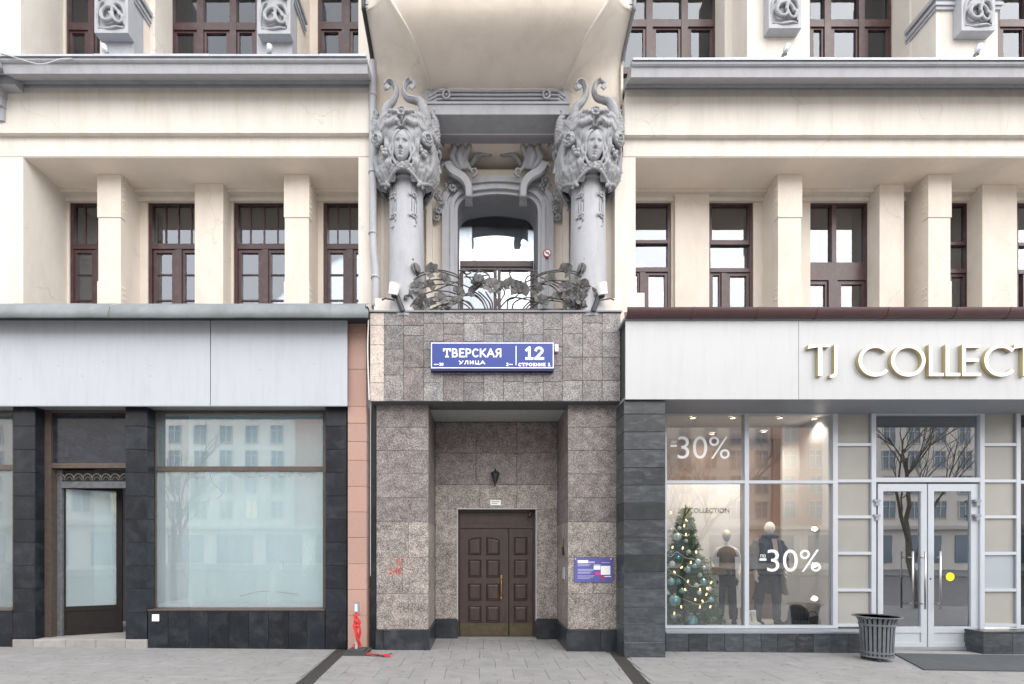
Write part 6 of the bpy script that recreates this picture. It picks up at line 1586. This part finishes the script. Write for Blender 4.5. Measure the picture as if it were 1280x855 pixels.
# lamps in the display
def spot(px, py, y_, lab, aim=(0,0,-1), e=14, r_=.045, wall=False):
    c = P(px,py,y_)
    if not wall: c.z = zr0+.052
    t = thing('display_spotlight', lab, 'spotlight', c, 'lit spotlights in the clothes shop window')
    mb = MB(); rg = MB()
    if wall:
        mb.extrude([(c.x+r_*math.cos(u), c.z+r_*math.sin(u)) for u in [2*PI*k/20 for k in range(20)]], y_-.012, y_-.008)
        ring_ = [(c.x+(r_+.018)*math.cos(u), y_-.012, c.z+(r_+.018)*math.sin(u)) for u in [2*PI*k/24 for k in range(25)]]
    else:
        mb.lathe([(.0001,c.z-.012),(r_,c.z-.012),(r_,c.z-.006),(.0001,c.z-.006)], c.x, c.y, 20)
        ring_ = [(c.x+(r_+.018)*math.cos(u), c.y+(r_+.018)*math.sin(u), c.z-.012) for u in [2*PI*k/24 for k in range(25)]]
    mb.build('lamp_face', M['lamp'], t); rg.tube(ring_, .014, 6).build('lamp_ring', M['steel'], t, smooth=True)
    l = bpy.data.lights.new('spot_light', 'SPOT'); l.energy = e; l.color = (1,.88,.74); l.spot_size = math.radians(120); l.spot_blend = .8; l.shadow_soft_size = .05
    lo = bpy.data.objects.new('spot_light', l); col.objects.link(lo); lo.parent = t; lo.location = (0,-.03 if wall else 0,-.03)
    lo.rotation_euler = Vector(aim).to_track_quat('-Z','Y').to_euler()
spot(866,522,.70,'lit ceiling spotlight above the Christmas tree in the shop window',(0,.25,-1),36); spot(916,522,.70,'lit ceiling spotlight above the white coated mannequin',(0,.25,-1),36)
spot(975,522,.70,'lit ceiling spotlight above the dark coated mannequin',(0,.2,-1),40); spot(1018,521,.75,'lit ceiling spotlight nearest the frosted panels',(0,.1,-1),20)
spot(955,522,1.7,'lit ceiling spotlight further inside, before the orange wall',(0,.5,-1),12); spot(890,522,1.9,'lit ceiling spotlight at the back of the display behind the white backdrop',(0,.5,-1),8)
for py, lab in ((661,'topmost round lamp on the pale display side wall'),(706,'middle round lamp on the pale display side wall, behind the percent sign'),(748,'lowest round lamp on the pale display side wall')):
    xw = PX(1041,YR)+.06; yw = F/((1022-VX)/xw)+CAMY; c = P(1022,py,yw); c.x -= .045
    t = thing('display_spotlight', lab, 'spotlight', c, 'round lamps on the display side wall'); rot = Matrix.Rotation(-math.radians(42), 3, 'Z')
    for nm, pr, m_ in (('lamp_ring', [(.062,.03),(.070,0),(.068,-.025),(.045,-.028),(.036,-.01)], 'steel'), ('lamp_face', [(.0001,-.012),(.036,-.012),(.036,-.006),(.0001,-.006)], 'lamp')):
        mb = MB(); mb.lathe(pr, 0, 0, 24); mb.v = [tuple(c+rot @ Vector((v[0], v[2], v[1]))) for v in mb.v]; mb.build(nm, M[m_], t, smooth=True, sharp=True)
    l = bpy.data.lights.new('spot_light', 'SPOT'); l.energy = 3; l.color = (1,.8,.58); l.spot_size = math.radians(120); l.spot_blend = .8; l.shadow_soft_size = .05
    lo = bpy.data.objects.new('spot_light', l); col.objects.link(lo); lo.parent = t; lo.location = (-.05,-.05,0); lo.rotation_euler = Vector((-1,-.6,-.1)).to_track_quat('-Z','Y').to_euler()
for (px,yy) in ((1135,2.2),(1195,2.6)): 
    c = P(px,530,yy); spot(px,530,yy,'lit ceiling lamp inside the shop behind the %s leaf of the glass door' % ('left' if px < 1150 else 'right'),(0,.2,-1),260)
mb = MB(); mb.pbox(1112,1131,723.5,726,2.9,2.93); standalone(mb, 'exit_light', M['green_l'], 'thin green light strip glowing inside behind the left door leaf', 'light')
mb = MB(); mb.pbox(1162,1190,757,800,2.0,2.5); standalone(mb, 'blue_box', M['bauble'], 'pale blue box on the shop floor behind the right door leaf', 'box')
mb = MB(); mb.pbox(1125,1172,592.5,595.5,1.1,1.2); mb.pbox(1118,1178,595.6,598,1.1,1.2); standalone(mb, 'air_curtain', M['white'], 'white air curtain unit over the glass door inside the shop', 'heater')

# mannequins
def finger_hand(nodes, edges, radii, wrist, dirv, spread, s=1):
    """adds a palm and five bent fingers to a skin skeleton"""
    w = len(nodes)-1 if False else wrist; d = Vector(dirv).normalized(); sp = Vector(spread).normalized(); nrm = d.cross(sp).normalized()
    base = Vector(nodes[w]); palm = base+d*.05*s; nodes.append(tuple(palm)); edges.append((w, len(nodes)-1)); radii.append((.030*s,.016*s)); pi = len(nodes)-1
    for k, (o_, L_) in enumerate(((-.030,.062),(-.010,.072),(.010,.068),(.029,.055))):
        a_ = palm+sp*o_*s+d*.035*s; nodes.append(tuple(a_)); radii.append(.0095*s); edges.append((pi, len(nodes)-1))
        for t_ in (.5,1): nodes.append(tuple(a_+d*L_*t_*s+nrm*.02*t_*t_*s)); radii.append((.0085 if t_ < 1 else .0065)*s); edges.append((len(nodes)-2, len(nodes)-1))
    a_ = base+d*.02*s-sp*.032*s; nodes.append(tuple(a_)); radii.append(.011*s); edges.append((w, len(nodes)-1))
    nodes.append(tuple(a_+(d*.7-sp*.6).normalized()*.045*s+nrm*.012)); radii.append(.009*s); edges.append((len(nodes)-2, len(nodes)-1))
def mannequin(px_, y_, Hm, rotz, feet, hands, label, dressed):
    fx = P(px_, 0, y_).x; fz = zfr
    t = thing('mannequin', label, 'mannequin', (fx, y_, fz), 'mannequins in the clothes shop window'); t.rotation_euler = (0,0,rotz)
    k = Hm/1.80
    def V(x, yv, z): return (x*k, yv*k, z*k)
    (lf, rf), (lh, rh) = feet, hands
    N_ = [V(0,0,.95), V(0,.0,1.12), V(0,.01,1.32), V(0,.015,1.46), V(0,.0,1.54), V(0,-.01,1.60)]
    r_ = [(.13*k,.10*k),(.105*k,.08*k),(.13*k,.09*k),(.10*k,.07*k),(.05*k,.05*k),(.048*k,.05*k)]; E = [(0,1),(1,2),(2,3),(3,4),(4,5)]
    for s_, (el, wr, hd) in ((-1,lh),(1,rh)):
        b0 = len(N_); N_ += [V(s_*.165,.01,1.43), V(*el), V(*wr)]; r_ += [.052*k,.040*k,.026*k]; E += [(3,b0),(b0,b0+1),(b0+1,b0+2)]
        finger_hand(N_, E, r_, b0+2, hd, (0,1,0) , k)
    for s_, (kn, an) in ((-1,lf),(1,rf)):
        b0 = len(N_); N_ += [V(s_*.095,0,.86), V(*kn), V(*an), V(an[0]+s_*.02,an[1]-.13,.03)]; r_ += [.085*k,.055*k,.035*k,(.035*k,.025*k)]; E += [(0,b0),(b0,b0+1),(b0+1,b0+2),(b0+2,b0+3)]
    me = skin(N_, E, r_, 'body', M['mann'])
    o = bpy.data.objects.new('body', me); col.objects.link(o); o.parent = t
    # head with faint brow, nose and chin
    rows = []
    for j in range(25):
        a = PI*j/24; row = []
        for i in range(32):
            u = 2*PI*i/32; x, yv, z = math.sin(a)*math.cos(u), math.sin(a)*math.sin(u), math.cos(a)
            w = 1 if z > -.1 else 1-.32*((-z-.1)/.9)**1.2
            X_, Y_, Z_ = x*.075*w, yv*.095*w, z*.118
            if yv < 0:
                f_ = max(0,-yv)**2
                Y_ -= f_*(.018*math.exp(-(x/.16)**2-((z+.05)/.22)**2)+.008*math.exp(-((z-.28)/.12)**2)-.010*math.exp(-((abs(x)-.42)/.22)**2-((z-.08)/.13)**2)+.008*math.exp(-(x/.35)**2-((z+.45)/.07)**2)+.010*math.exp(-(x/.35)**2-((z+.85)/.15)**2))
            row.append((X_*k, (Y_-.02)*k, (1.70+Z_)*k))
        rows.append(row)
    mb = MB().grid(rows, closed=True)
    me = mb.mesh('head', M['mann'], smooth=True); o = bpy.data.objects.new('head', me); col.objects.link(o); o.parent = t
    return t, k, V
def cloth(t, rows, name, m, closed=True, thick=.006):
    mb = MB().grid(rows, closed=closed)
    me = mb.mesh(name, M[m], smooth=True); o = bpy.data.objects.new(name, me); col.objects.link(o); o.parent = t
    return o
def loft(sections, k, n=28, wr=.0, seed=0):
    """sections: (cx,cy,z,rx,ry)"""
    rows = []
    for j, (cx_, cy_, z_, rx_, ry_) in enumerate(sections):
        rows.append([((cx_+(rx_+wr*math.sin(i*1.7+seed+j*.9))*math.cos(2*PI*i/n))*k, (cy_+(ry_+wr*math.cos(i*2.3+seed+j*.7))*math.sin(2*PI*i/n))*k, z_*k) for i in range(n)])
    return rows
def limb(pts, radii, k, n=14, wr=.004):
    P_ = catmull([Vector(p)*k for p in pts], 5); N_ = len(P_); mb = MB(); rr = []
    for i in range(N_):
        q = i/(N_-1)*(len(radii)-1); a = min(int(q), len(radii)-2); rr.append((radii[a]*(1-(q-a))+radii[a+1]*(q-a))*k + wr*math.sin(i*2.1)*k)
    mb.tube(P_, rr, n, cap=False); return mb
# mannequin with olive top and black trousers, white coat off the shoulders
m1, k1, V1 = mannequin(908, .90, 1.76, -.35, (((-.10,-.02,.50),(-.11,.02,.08)),((.10,-.03,.50),(.12,.0,.08))),
    (((-.24,.02,1.18),(-.20,-.10,1.00),(.1,-.2,-.8)),((.26,.02,1.20),(.20,-.08,.98),(-.1,-.1,-.9))),
    'white mannequin in olive top and black trousers with a white coat slipping off its shoulders', 1)
cloth(m1, loft([(0,0,1.50,.07,.06),(0,0,1.46,.14,.095),(0,0,1.36,.165,.125),(0,0,1.22,.15,.12),(0,0,1.08,.145,.12),(0,0,.99,.17,.14),(0,0,.97,.165,.135)], k1, wr=.006), 'olive_top', 'olive')
for s_ in (-1,1):
    mb = limb([(s_*.08,0,1.02),(s_*.11,-.02,.75),(s_*.11,-.02,.45),(s_*.12,.0,.12)], [.12,.105,.085,.07], k1); me = mb.mesh('trouser_leg', M['black_cloth'], smooth=True); o = bpy.data.objects.new('trouser_leg', me); col.objects.link(o); o.parent = m1
    mb = MB(); mb.ball((s_*.125*k1,-.05*k1,.06*k1), .06*k1, 12, 0, .8,1.9,1); me = mb.mesh('shoe', M['black_cloth'], smooth=True); o = bpy.data.objects.new('shoe', me); col.objects.link(o); o.parent = m1
cloth(m1, loft([(0,0,1.06,.155,.13),(0,0,.98,.175,.14),(0,0,.86,.20,.15),(0,0,.80,.17,.13),(0,0,.77,.06,.06)], k1, wr=.004), 'waistband', 'black_cloth')
rows = []
for j in range(12):
    z_ = 1.30-.95*j/11; row = []
    for i in range(17):
        a = math.radians(-60+300*i/16); rx_ = .26+.05*j/11+.015*math.sin(i*2.1+j*.2); row.append((rx_*math.cos(a)*k1, (.05+(.17+.03*j/11)*math.sin(a)+.012*math.sin(i*3))*k1, z_*k1))
    rows.append(row)
cloth(m1, rows, 'white_coat', 'white_cloth', closed=False)
mb = MB(); c0 = Vector((-.16,-.16,.86))*k1; mb.box(c0.x-.10,c0.x+.12,c0.y-.05,c0.y+.03,c0.z+.10,c0.z+.25); me = mb.mesh('shoulder_bag', M['olive']); o = bpy.data.objects.new('shoulder_bag', me); col.objects.link(o); o.parent = m1
o['label'] = 'small olive bag'
# dark coated mannequin
m2, k2, V2 = mannequin(961, .80, 1.90, .12, (((-.17,-.02,.50),(-.24,-.02,.08)),((.13,-.03,.50),(.15,.0,.08))),
    (((-.27,.03,1.17),(-.27,-.03,.92),(.0,-.1,-.9)),((.27,.03,1.17),(.29,-.02,.92),(.0,-.1,-.9))),
    'white mannequin in a dark padded jacket, dark skirt and trousers, standing legs apart', 2)
cloth(m2, loft([(0,.02,1.585,.085,.08),(0,.01,1.53,.12,.11),(0,.01,1.47,.20,.13),(0,.01,1.40,.23,.15),(0,0,1.25,.235,.17),(0,0,1.10,.24,.175),(0,0,.98,.25,.18),(0,0,.93,.235,.17),(0,0,.94,.15,.1)], k2, wr=.012), 'padded_jacket', 'dark_cloth')
for s_ in (-1,1):
    mb = limb([(s_*.18,.01,1.45),(s_*.27,.03,1.30),(s_*.30,.03,1.15),(s_*.29,-.01,.97)], [.085,.10,.085,.075], k2, wr=.010); me = mb.mesh('sleeve', M['dark_cloth'], smooth=True); o = bpy.data.objects.new('sleeve', me); col.objects.link(o); o.parent = m2
cloth(m2, loft([(0,-.02,1.60,.105,.10),(0,-.03,1.55,.13,.14),(0,-.03,1.52,.10,.12)], k2, wr=.006), 'collar', 'dark_cloth')
mb = MB(); mb.grid([[(-.05*k2,-.125*k2,1.54*k2),(0,-.14*k2,1.53*k2),(.05*k2,-.125*k2,1.54*k2)],[(-.035*k2,-.185*k2,1.25*k2),(0,-.20*k2,1.25*k2),(.035*k2,-.185*k2,1.25*k2)],[(-.03*k2,-.19*k2,1.10*k2),(0,-.20*k2,1.10*k2),(.03*k2,-.19*k2,1.10*k2)]]); me = mb.mesh('scarf', M['skin_cloth'], smooth=True); o = bpy.data.objects.new('scarf', me); col.objects.link(o); o.parent = m2
cloth(m2, loft([(0,0,1.0,.19,.15),(0,0,.90,.20,.16),(0,0,.82,.19,.15),(0,0,.76,.12,.11),(0,0,.73,.03,.03)], k2, wr=.004), 'waistband', 'dark_cloth')
legs2 = {-1: [(-.09,0,.96),(-.15,-.02,.72),(-.20,-.02,.45),(-.23,-.02,.10)], 1: [(.09,0,.96),(.12,-.02,.72),(.13,-.02,.45),(.15,.0,.10)]}
for s_ in (-1,1):
    mb = limb(legs2[s_], [.13,.10,.075,.06], k2); me = mb.mesh('trouser_leg', M['dark_cloth'], smooth=True); o = bpy.data.objects.new('trouser_leg', me); col.objects.link(o); o.parent = m2
    e = legs2[s_][-1]; mb = MB(); mb.ball((e[0]*k2,(e[1]-.05)*k2,.055*k2), .06*k2, 12, 0, .8,2.0,.95); me = mb.mesh('shoe', M['black_cloth'], smooth=True); o = bpy.data.objects.new('shoe', me); col.objects.link(o); o.parent = m2
rows = []
for j in range(8):
    z_ = .97-.42*j/7; row = []
    for i in range(15):
        a = math.radians(-75+210*i/14); row.append(((.02+(.20+.12*j/7)*math.cos(a)+.01*math.sin(i*2+j))*k2, ((.17+.05*j/7)*math.sin(a))*k2, (z_-.10*(math.cos(a) < 0)*j/7)*k2))
    rows.append(row)
cloth(m2, rows, 'skirt_panel', 'dark_cloth', closed=False)
# white bags and boots at its feet, hat and bag on the floor
bt = thing('white_boots', 'pair of white ankle boots on the display floor left of the dark coated mannequin', 'boots', (P(942,0,.62).x,.62,zfr))
for k, (px, yy) in enumerate(((938,.58),(945,.66))):
    c = Vector((P(px,0,yy).x, yy, zfr)); mb = MB(); mb.tube(catmull([c+Vector((-.05,.02,.30)),c+Vector((-.03,.02,.15)),c+Vector((-.02,0,.07)),c+Vector((.05,-.02,.04)),c+Vector((.13,-.03,.03))],5), [.055,.045,.055,.045,.025], 12); mb.build('boot', M['mann'], bt, smooth=True)
c = Vector((P(1000,0,.75).x,.75,zfr))
ht = thing('black_hat', 'large black felt hat resting on the display floor beside the mannequin', 'hat', c)
mb = MB().lathe([(.0001,c.z+.40),(.10,c.z+.39),(.15,c.z+.34),(.165,c.z+.22),(.17,c.z+.13)], c.x-.03, c.y, 28); mb.build('hat_crown', M['dark_cloth'], ht, smooth=True)
mb = MB().lathe([(.17,c.z+.13),(.24,c.z+.03),(.245,c.z+.02),(.235,c.z+.02),(.165,c.z+.12)], c.x-.03, c.y, 28); mb.build('hat_brim', M['dark_cloth'], ht, smooth=True)
c = Vector((P(1014,0,.65).x,.65,zfr)); bg_ = thing('black_handbag', 'black leather handbag slumped beside the black hat', 'bag', c)
mb = MB(); mb.grid([[(c.x-.13,c.y-.08,c.z),(c.x+.14,c.y-.08,c.z),(c.x+.14,c.y+.08,c.z),(c.x-.13,c.y+.08,c.z)],[(c.x-.14,c.y-.07,c.z+.1),(c.x+.13,c.y-.06,c.z+.12),(c.x+.13,c.y+.05,c.z+.12),(c.x-.14,c.y+.06,c.z+.1)],[(c.x-.10,c.y-.02,c.z+.17),(c.x+.12,c.y-.02,c.z+.21),(c.x+.12,c.y+.01,c.z+.21),(c.x-.10,c.y+.01,c.z+.17)]], closed=True)
mb.build('bag_body', M['black_cloth'], bg_); mb = MB().tube(catmull([c+Vector((-.08,-.02,.17)),c+Vector((-.05,-.03,.27)),c+Vector((.05,-.03,.28)),c+Vector((.10,-.02,.20))],5), .008, 6); mb.build('bag_handle', M['black_cloth'], bg_)
mb = MB(); c = Vector((P(985,0,.58).x,.56,zfr)); mb.box(c.x-.35,c.x+.25,c.y-.12,c.y+.12,c.z+.001,c.z+.02); standalone(mb, 'display_board', M['white'], 'low white board on the display floor under the mannequin', 'board')

# Christmas tree
tx, ty = PX(856,.82), .80
ct = thing('christmas_tree', 'decorated artificial Christmas tree in the shop window by the slate pier', 'christmas tree', (tx, ty, zfr))
zt0, zt1 = zfr+.12, PZ(633,ty)
MB().tube([(tx,ty,zfr+.0),(tx,ty,zt1-.1)], [.035,.012], 8).build('trunk', M['bark'], ct)
br = MB(); nd = MB(); nd2 = MB(); Rt = random.Random(3)
def rad_at(z): 
    t = (z-zt0)/(zt1-zt0); return .055+.64*(1-t)**.92
for i in range(1250):
    t = Rt.random()**1.45; z = zt0+(zt1-zt0)*t*.97; a = Rt.uniform(0,2*PI); L_ = rad_at(z)*(1-Rt.random()**1.6*.4)*1.06
    tip = Vector((tx+L_*math.cos(a), ty+L_*.62*math.sin(a), z-.10*L_+.03)); root = Vector((tx,ty,z+.08))
    d = tip-root
    nn = int(26+46*L_)
    for k in range(nn):
        u = .25+.75*k/nn; p = root+d*u+Vector((0,0,-.04*math.sin(PI*u)))
        q = Vector((Rt.gauss(0,1),Rt.gauss(0,1),Rt.gauss(0,1)+.2)).normalized(); q = (q+d.normalized()*.6).normalized()*Rt.uniform(.035,.07)
        s_ = q.cross(Vector((Rt.gauss(0,1),Rt.gauss(0,1),Rt.gauss(0,1)))).normalized()*.006
        tg = nd if Rt.random() < .5 else nd2
        b0 = len(tg.v); tg.v += [tuple(p-s_),tuple(p+s_),tuple(p+q)]; tg.f.append((b0,b0+1,b0+2)); tg.m.append(0)
for g_, m_ in ((nd,'needle'),(nd2,'needle2')):
    o = g_.build('foliage', M[m_], ct, recalc=False); o['kind'] = 'stuff'
mb = MB().tube([(tx,ty,zt1-.12),(tx+.01,ty,zt1+.03)], [.02,.008], 6); mb.build('tree_top', M['needle2'], ct)
def on_tree(px, py, out=1.0):
    z = CAMZ+(VY-py)/S(ty-.2); x = PX(px, ty-.2); dx = x-tx; r_ = rad_at(min(max(z,zt0),zt1)); r2 = max(0.0, 1-min(1,(dx/r_)**2)); return Vector((x, ty-.62*r_*math.sqrt(r2)-.02, z))
balls = [(849,671,5,1,'pale'),(838,688,4,0,'aqua'),(852,660,2.6,1,'pale'),(858,676,2.4,1,'silver star shaped'),(841,705,4,1,'pale'),(857,712,4.2,0,'aqua'),(838,727,4.8,0,'aqua'),(846,727,3.6,2,'teal'),(848.5,738,3.6,0,'aqua'),(840,750,7.5,0,'large aqua'),(876,727,4.4,0,'aqua'),
 (871,702,3.6,1,'pale'),(866,708,3,2,'teal'),(879,710,3,1,'pale'),(884,736,3.4,1,'pale'),(884.5,749,3.6,0,'aqua'),(869,740,3,1,'pale'),(866,731,3,1,'pale'),(860,690,3,1,'pale'),(833,741,3.4,1,'pale'),(842,662,2.6,1,'pale'),(872,719,2.8,1,'pale'),(848,697,2.6,2,'teal')]
blabs = ['large pale glass bauble highest on the Christmas tree', "aqua bauble on the tree's left edge beside the slate pier, upper half", 'small pale bauble just below the tip of the Christmas tree', 'small silver ornament right of the highest pale bauble', "pale bauble on the tree's left side just above its middle", 'aqua bauble near the centre of the Christmas tree', "aqua bauble at the tree's left edge, just above the largest hanging one", 'teal bauble in the middle of the tree, left of the garland end', "aqua bauble under the teal one, low in the tree's middle", "largest aqua bauble hanging low at the tree's left side", "big aqua bauble on the tree's right side below its middle", "pale bauble on the tree's right edge, halfway up", 'small teal bauble beside the pale one on the right edge', 'pale bauble sticking out furthest right, halfway up the tree', "pale bauble low on the tree's right outer edge", "lowest aqua bauble on the tree's right outer edge", "small pale bauble low, right of the tree's middle", 'pale bauble between the teal and the big aqua bauble', "pale bauble right of the tree's middle, upper half", "pale bauble at the left frame, above the large aqua one's level", 'tiny pale bauble at the upper left edge of the tree', 'small pale bauble directly above the big aqua bauble on the right', 'tiny teal bauble above the centre of the tree']
for i, (px,py,r_,k,cname) in enumerate(balls):
    c = on_tree(px,py); rr_ = r_/S(c.y); mb = MB(); mb.ball(c, rr_, 18)
    o = mb.build('bauble', [M['bauble'],M['bauble2'],M['bauble3']][k], smooth=True)
    tag(o, blabs[i], 'bauble', 'baubles on the Christmas tree')
    mb = MB(); mb.tube([(c.x,c.y,c.z+rr_*.95),(c.x,c.y,c.z+rr_*1.25)], rr_*.22, 6); mb.build('bauble_cap', M['steel'], o)
fb = [(833.5,775.5,4.5,0,'aqua bauble at the left edge'),(844.5,771,4,1,'pale bauble, second from the left,'),(846.5,778.5,4.6,0,'aqua bauble between two smaller pale ones'),(851,770.5,3.4,1,'pale small bauble behind the big aqua one'),(864,776,8.2,0,'largest aqua bauble'),(864.5,766.5,5,1,'pale bauble on top of the largest one'),(877,767,3.8,1,'pale bauble right of the largest one'),(891,776,3.8,1,'white bauble, second from the right,'),(896,775,3.2,1,'white bauble, rightmost'),(878,781,2,2,'tiny teal bauble')]
for (px,py,r_,k,lab) in fb:
    yy = .50 if r_ < 8 else .52; s_ = S(yy); rr_ = r_/s_; z = max(zfr+rr_, PZ(py,yy)); c = Vector((PX(px,yy), yy+(.1 if z > zfr+rr_+.02 else 0), z)); mb = MB(); mb.ball(c, rr_, 20)
    o = mb.build('bauble', [M['bauble'],M['bauble2'],M['bauble3']][k], smooth=True); tag(o, lab+' lying on the floor under the Christmas tree', 'bauble', 'baubles under the Christmas tree')
gar = thing('bead_garland', 'string of pearl beads draped in loops round the Christmas tree', 'garland', (tx, ty-.3, zfr+.5))
bead = MB().ball((0,0,0), .0085, 6).mesh('bead', M['bead'], smooth=True)
for pl in ([(845,655),(850,665),(858,670),(862,668)],[(833,690),(840,696),(846,690),(855,697),(866,699)],[(833,708),(840,716),(850,722),(860,732),(872,730)],[(833,742),(850,748),(866,754),(880,750)]):
    for p in catmull([on_tree(a,b_) for a,b_ in pl], 9): inst('bead', bead, p+Vector((0,-.02,0)), gar)
lig = thing('fairy_lights', 'warm fairy lights glowing all over the Christmas tree', 'lights', (tx, ty-.2, zfr+.6))
bulb = MB().tube([(0,0,-.022),(0,0,.022)], .012, 6).mesh('fairy_bulb', M['bulb'])
for (a,b_) in ((843,640),(857,657),(860,650),(836,660),(853,685),(861,703),(869,690),(842,715),(852,736),(863,748),(846,757),(838,765),(868,757),(880,735),(887,728),(858,668),(834,676),(870,736),(878,742),(850,709),(843,684),(872,750),(882,757),(856,726)):
    inst('fairy_bulb', bulb, on_tree(a,b_)+Vector((0,-.02,0)), lig, (R.uniform(-.6,.6),R.uniform(-.6,.6),0))
# hanging wire at the far left of the cornice
mb = MB(); mb.tube(catmull([P(0,66,-.42),P(20,72,-.42),P(50,80,-.42),P(75,74,-.42),P(90,73,-.40)],6), .008, 5); standalone(mb, 'loose_wire', M['cable'], 'pale wire sagging over the cornice at the far left', 'wire')

# ------------------------------------------------------------------ across the street (seen only as reflections)
ob = thing('opposite_building', 'long beige apartment house with rows of windows across the street', 'building', (0, -46, 0))
YO = -46
mb = MB(); mb.box(-70, 70, YO-8, YO, -.5, 19.5); mb.build('wall', M['opp'], ob)
for x0_ in (-21, 9, 33): mb = MB(); mb.box(x0_, x0_+5.5, YO+.001, YO+.5, 4.6, 20.5); mb.build('projecting_bay', M['opp2'], ob)
mb = MB(); mb.box(-70, 70, YO+.002, YO+.7, 4.2, 4.6); mb.box(-70.2, 70.2, YO-.2, YO+.9, 19.5, 20.1); mb.build('cornice', M['opp_f'], ob)
wf = MB()
for (a,b_,c,d) in ((-.75,-.65,0,2.1),(.65,.75,0,2.1),(-.65,.65,0,.1),(-.65,.65,2.0,2.1),(-.05,.05,.1,2.0),(-.65,-.051,1.4,1.48),(.051,.65,1.4,1.48)): wf.box(a,b_,0,.12,c,d)
wfm = wf.mesh('window', M['opp_f']); pm = MB().box(-.66,.66,.02,.05,.05,2.05).mesh('pane', M['opp_w']); pl = MB().box(-.66,.66,.02,.05,.05,2.05).mesh('pane', M['lit'])
Ro = random.Random(5)
for fl_ in range(5):
    for k in range(-20, 21):
        x_ = k*2.9; yy = YO+.02
        if any(x0_-.8 < x_ < x0_+6.3 for x0_ in (-21,9,33)):
            x0_ = [q for q in (-21,9,33) if q-.8 < x_ < q+6.3][0]
            if not (x0_+.8 < x_ < x0_+4.7): continue
            yy = YO+.51
        w_ = inst('window', wfm, (x_, yy, 5.4+fl_*2.85), ob); inst('pane', pl if (fl_ < 1 and Ro.random() < .2) else pm, (x_, yy, 5.4+fl_*2.85), w_)
for k in range(-11, 12):
    mb = MB(); mb.box(k*5.6-2, k*5.6+2, YO+.02, YO+.1, .4, 3.6); mb.build('shop_window', M['opp_w'], ob)
def street_tree(x, y, h, seed, label):
    t = thing('bare_street_tree', label, 'tree', (x, y, 0), 'bare trees along the kerb'); rr = random.Random(seed)
    mb = MB(); mb2 = MB()
    def grow(p, d, L_, r_, dep):
        pts = [p]; q = Vector(p); dd = d.copy()
        for i in range(4):
            dd = (dd+Vector((rr.gauss(0,.12),rr.gauss(0,.12),rr.gauss(0,.05)+.04))).normalized(); q = q+dd*L_/4; pts.append(q.copy())
        (mb if dep < 1 else mb2).tube(pts, [r_,r_*.85,r_*.7,r_*.6], 7 if dep < 2 else 4, cap=False)
        if dep < 5:
            for k in range(3 if dep < 4 else 2):
                a = rr.uniform(0,2*PI); e_ = (dd+Vector((math.cos(a),math.sin(a),rr.uniform(-.1,.5)))*rr.uniform(.45,.85)).normalized()
                grow(pts[rr.choice((2,3,4))], e_, L_*rr.uniform(.6,.8), r_*.55, dep+1)
    grow(Vector((x,y,gz(x)-.02)), Vector((.05,0,1)), h*.33, .115, 0)
    mb.build('trunk', M['bark_l'], t, smooth=True); mb2.build('branches', M['bark_l'], t, smooth=True)
street_tree(13.6, -6.2, 8.5, 11, 'bare street tree at the kerb opposite the glass door'); street_tree(6.2, -6.3, 7.5, 4, 'bare street tree at the kerb opposite the Christmas tree'); street_tree(-9.5, -6.3, 7.5, 9, 'bare street tree at the kerb opposite the vacant shop')
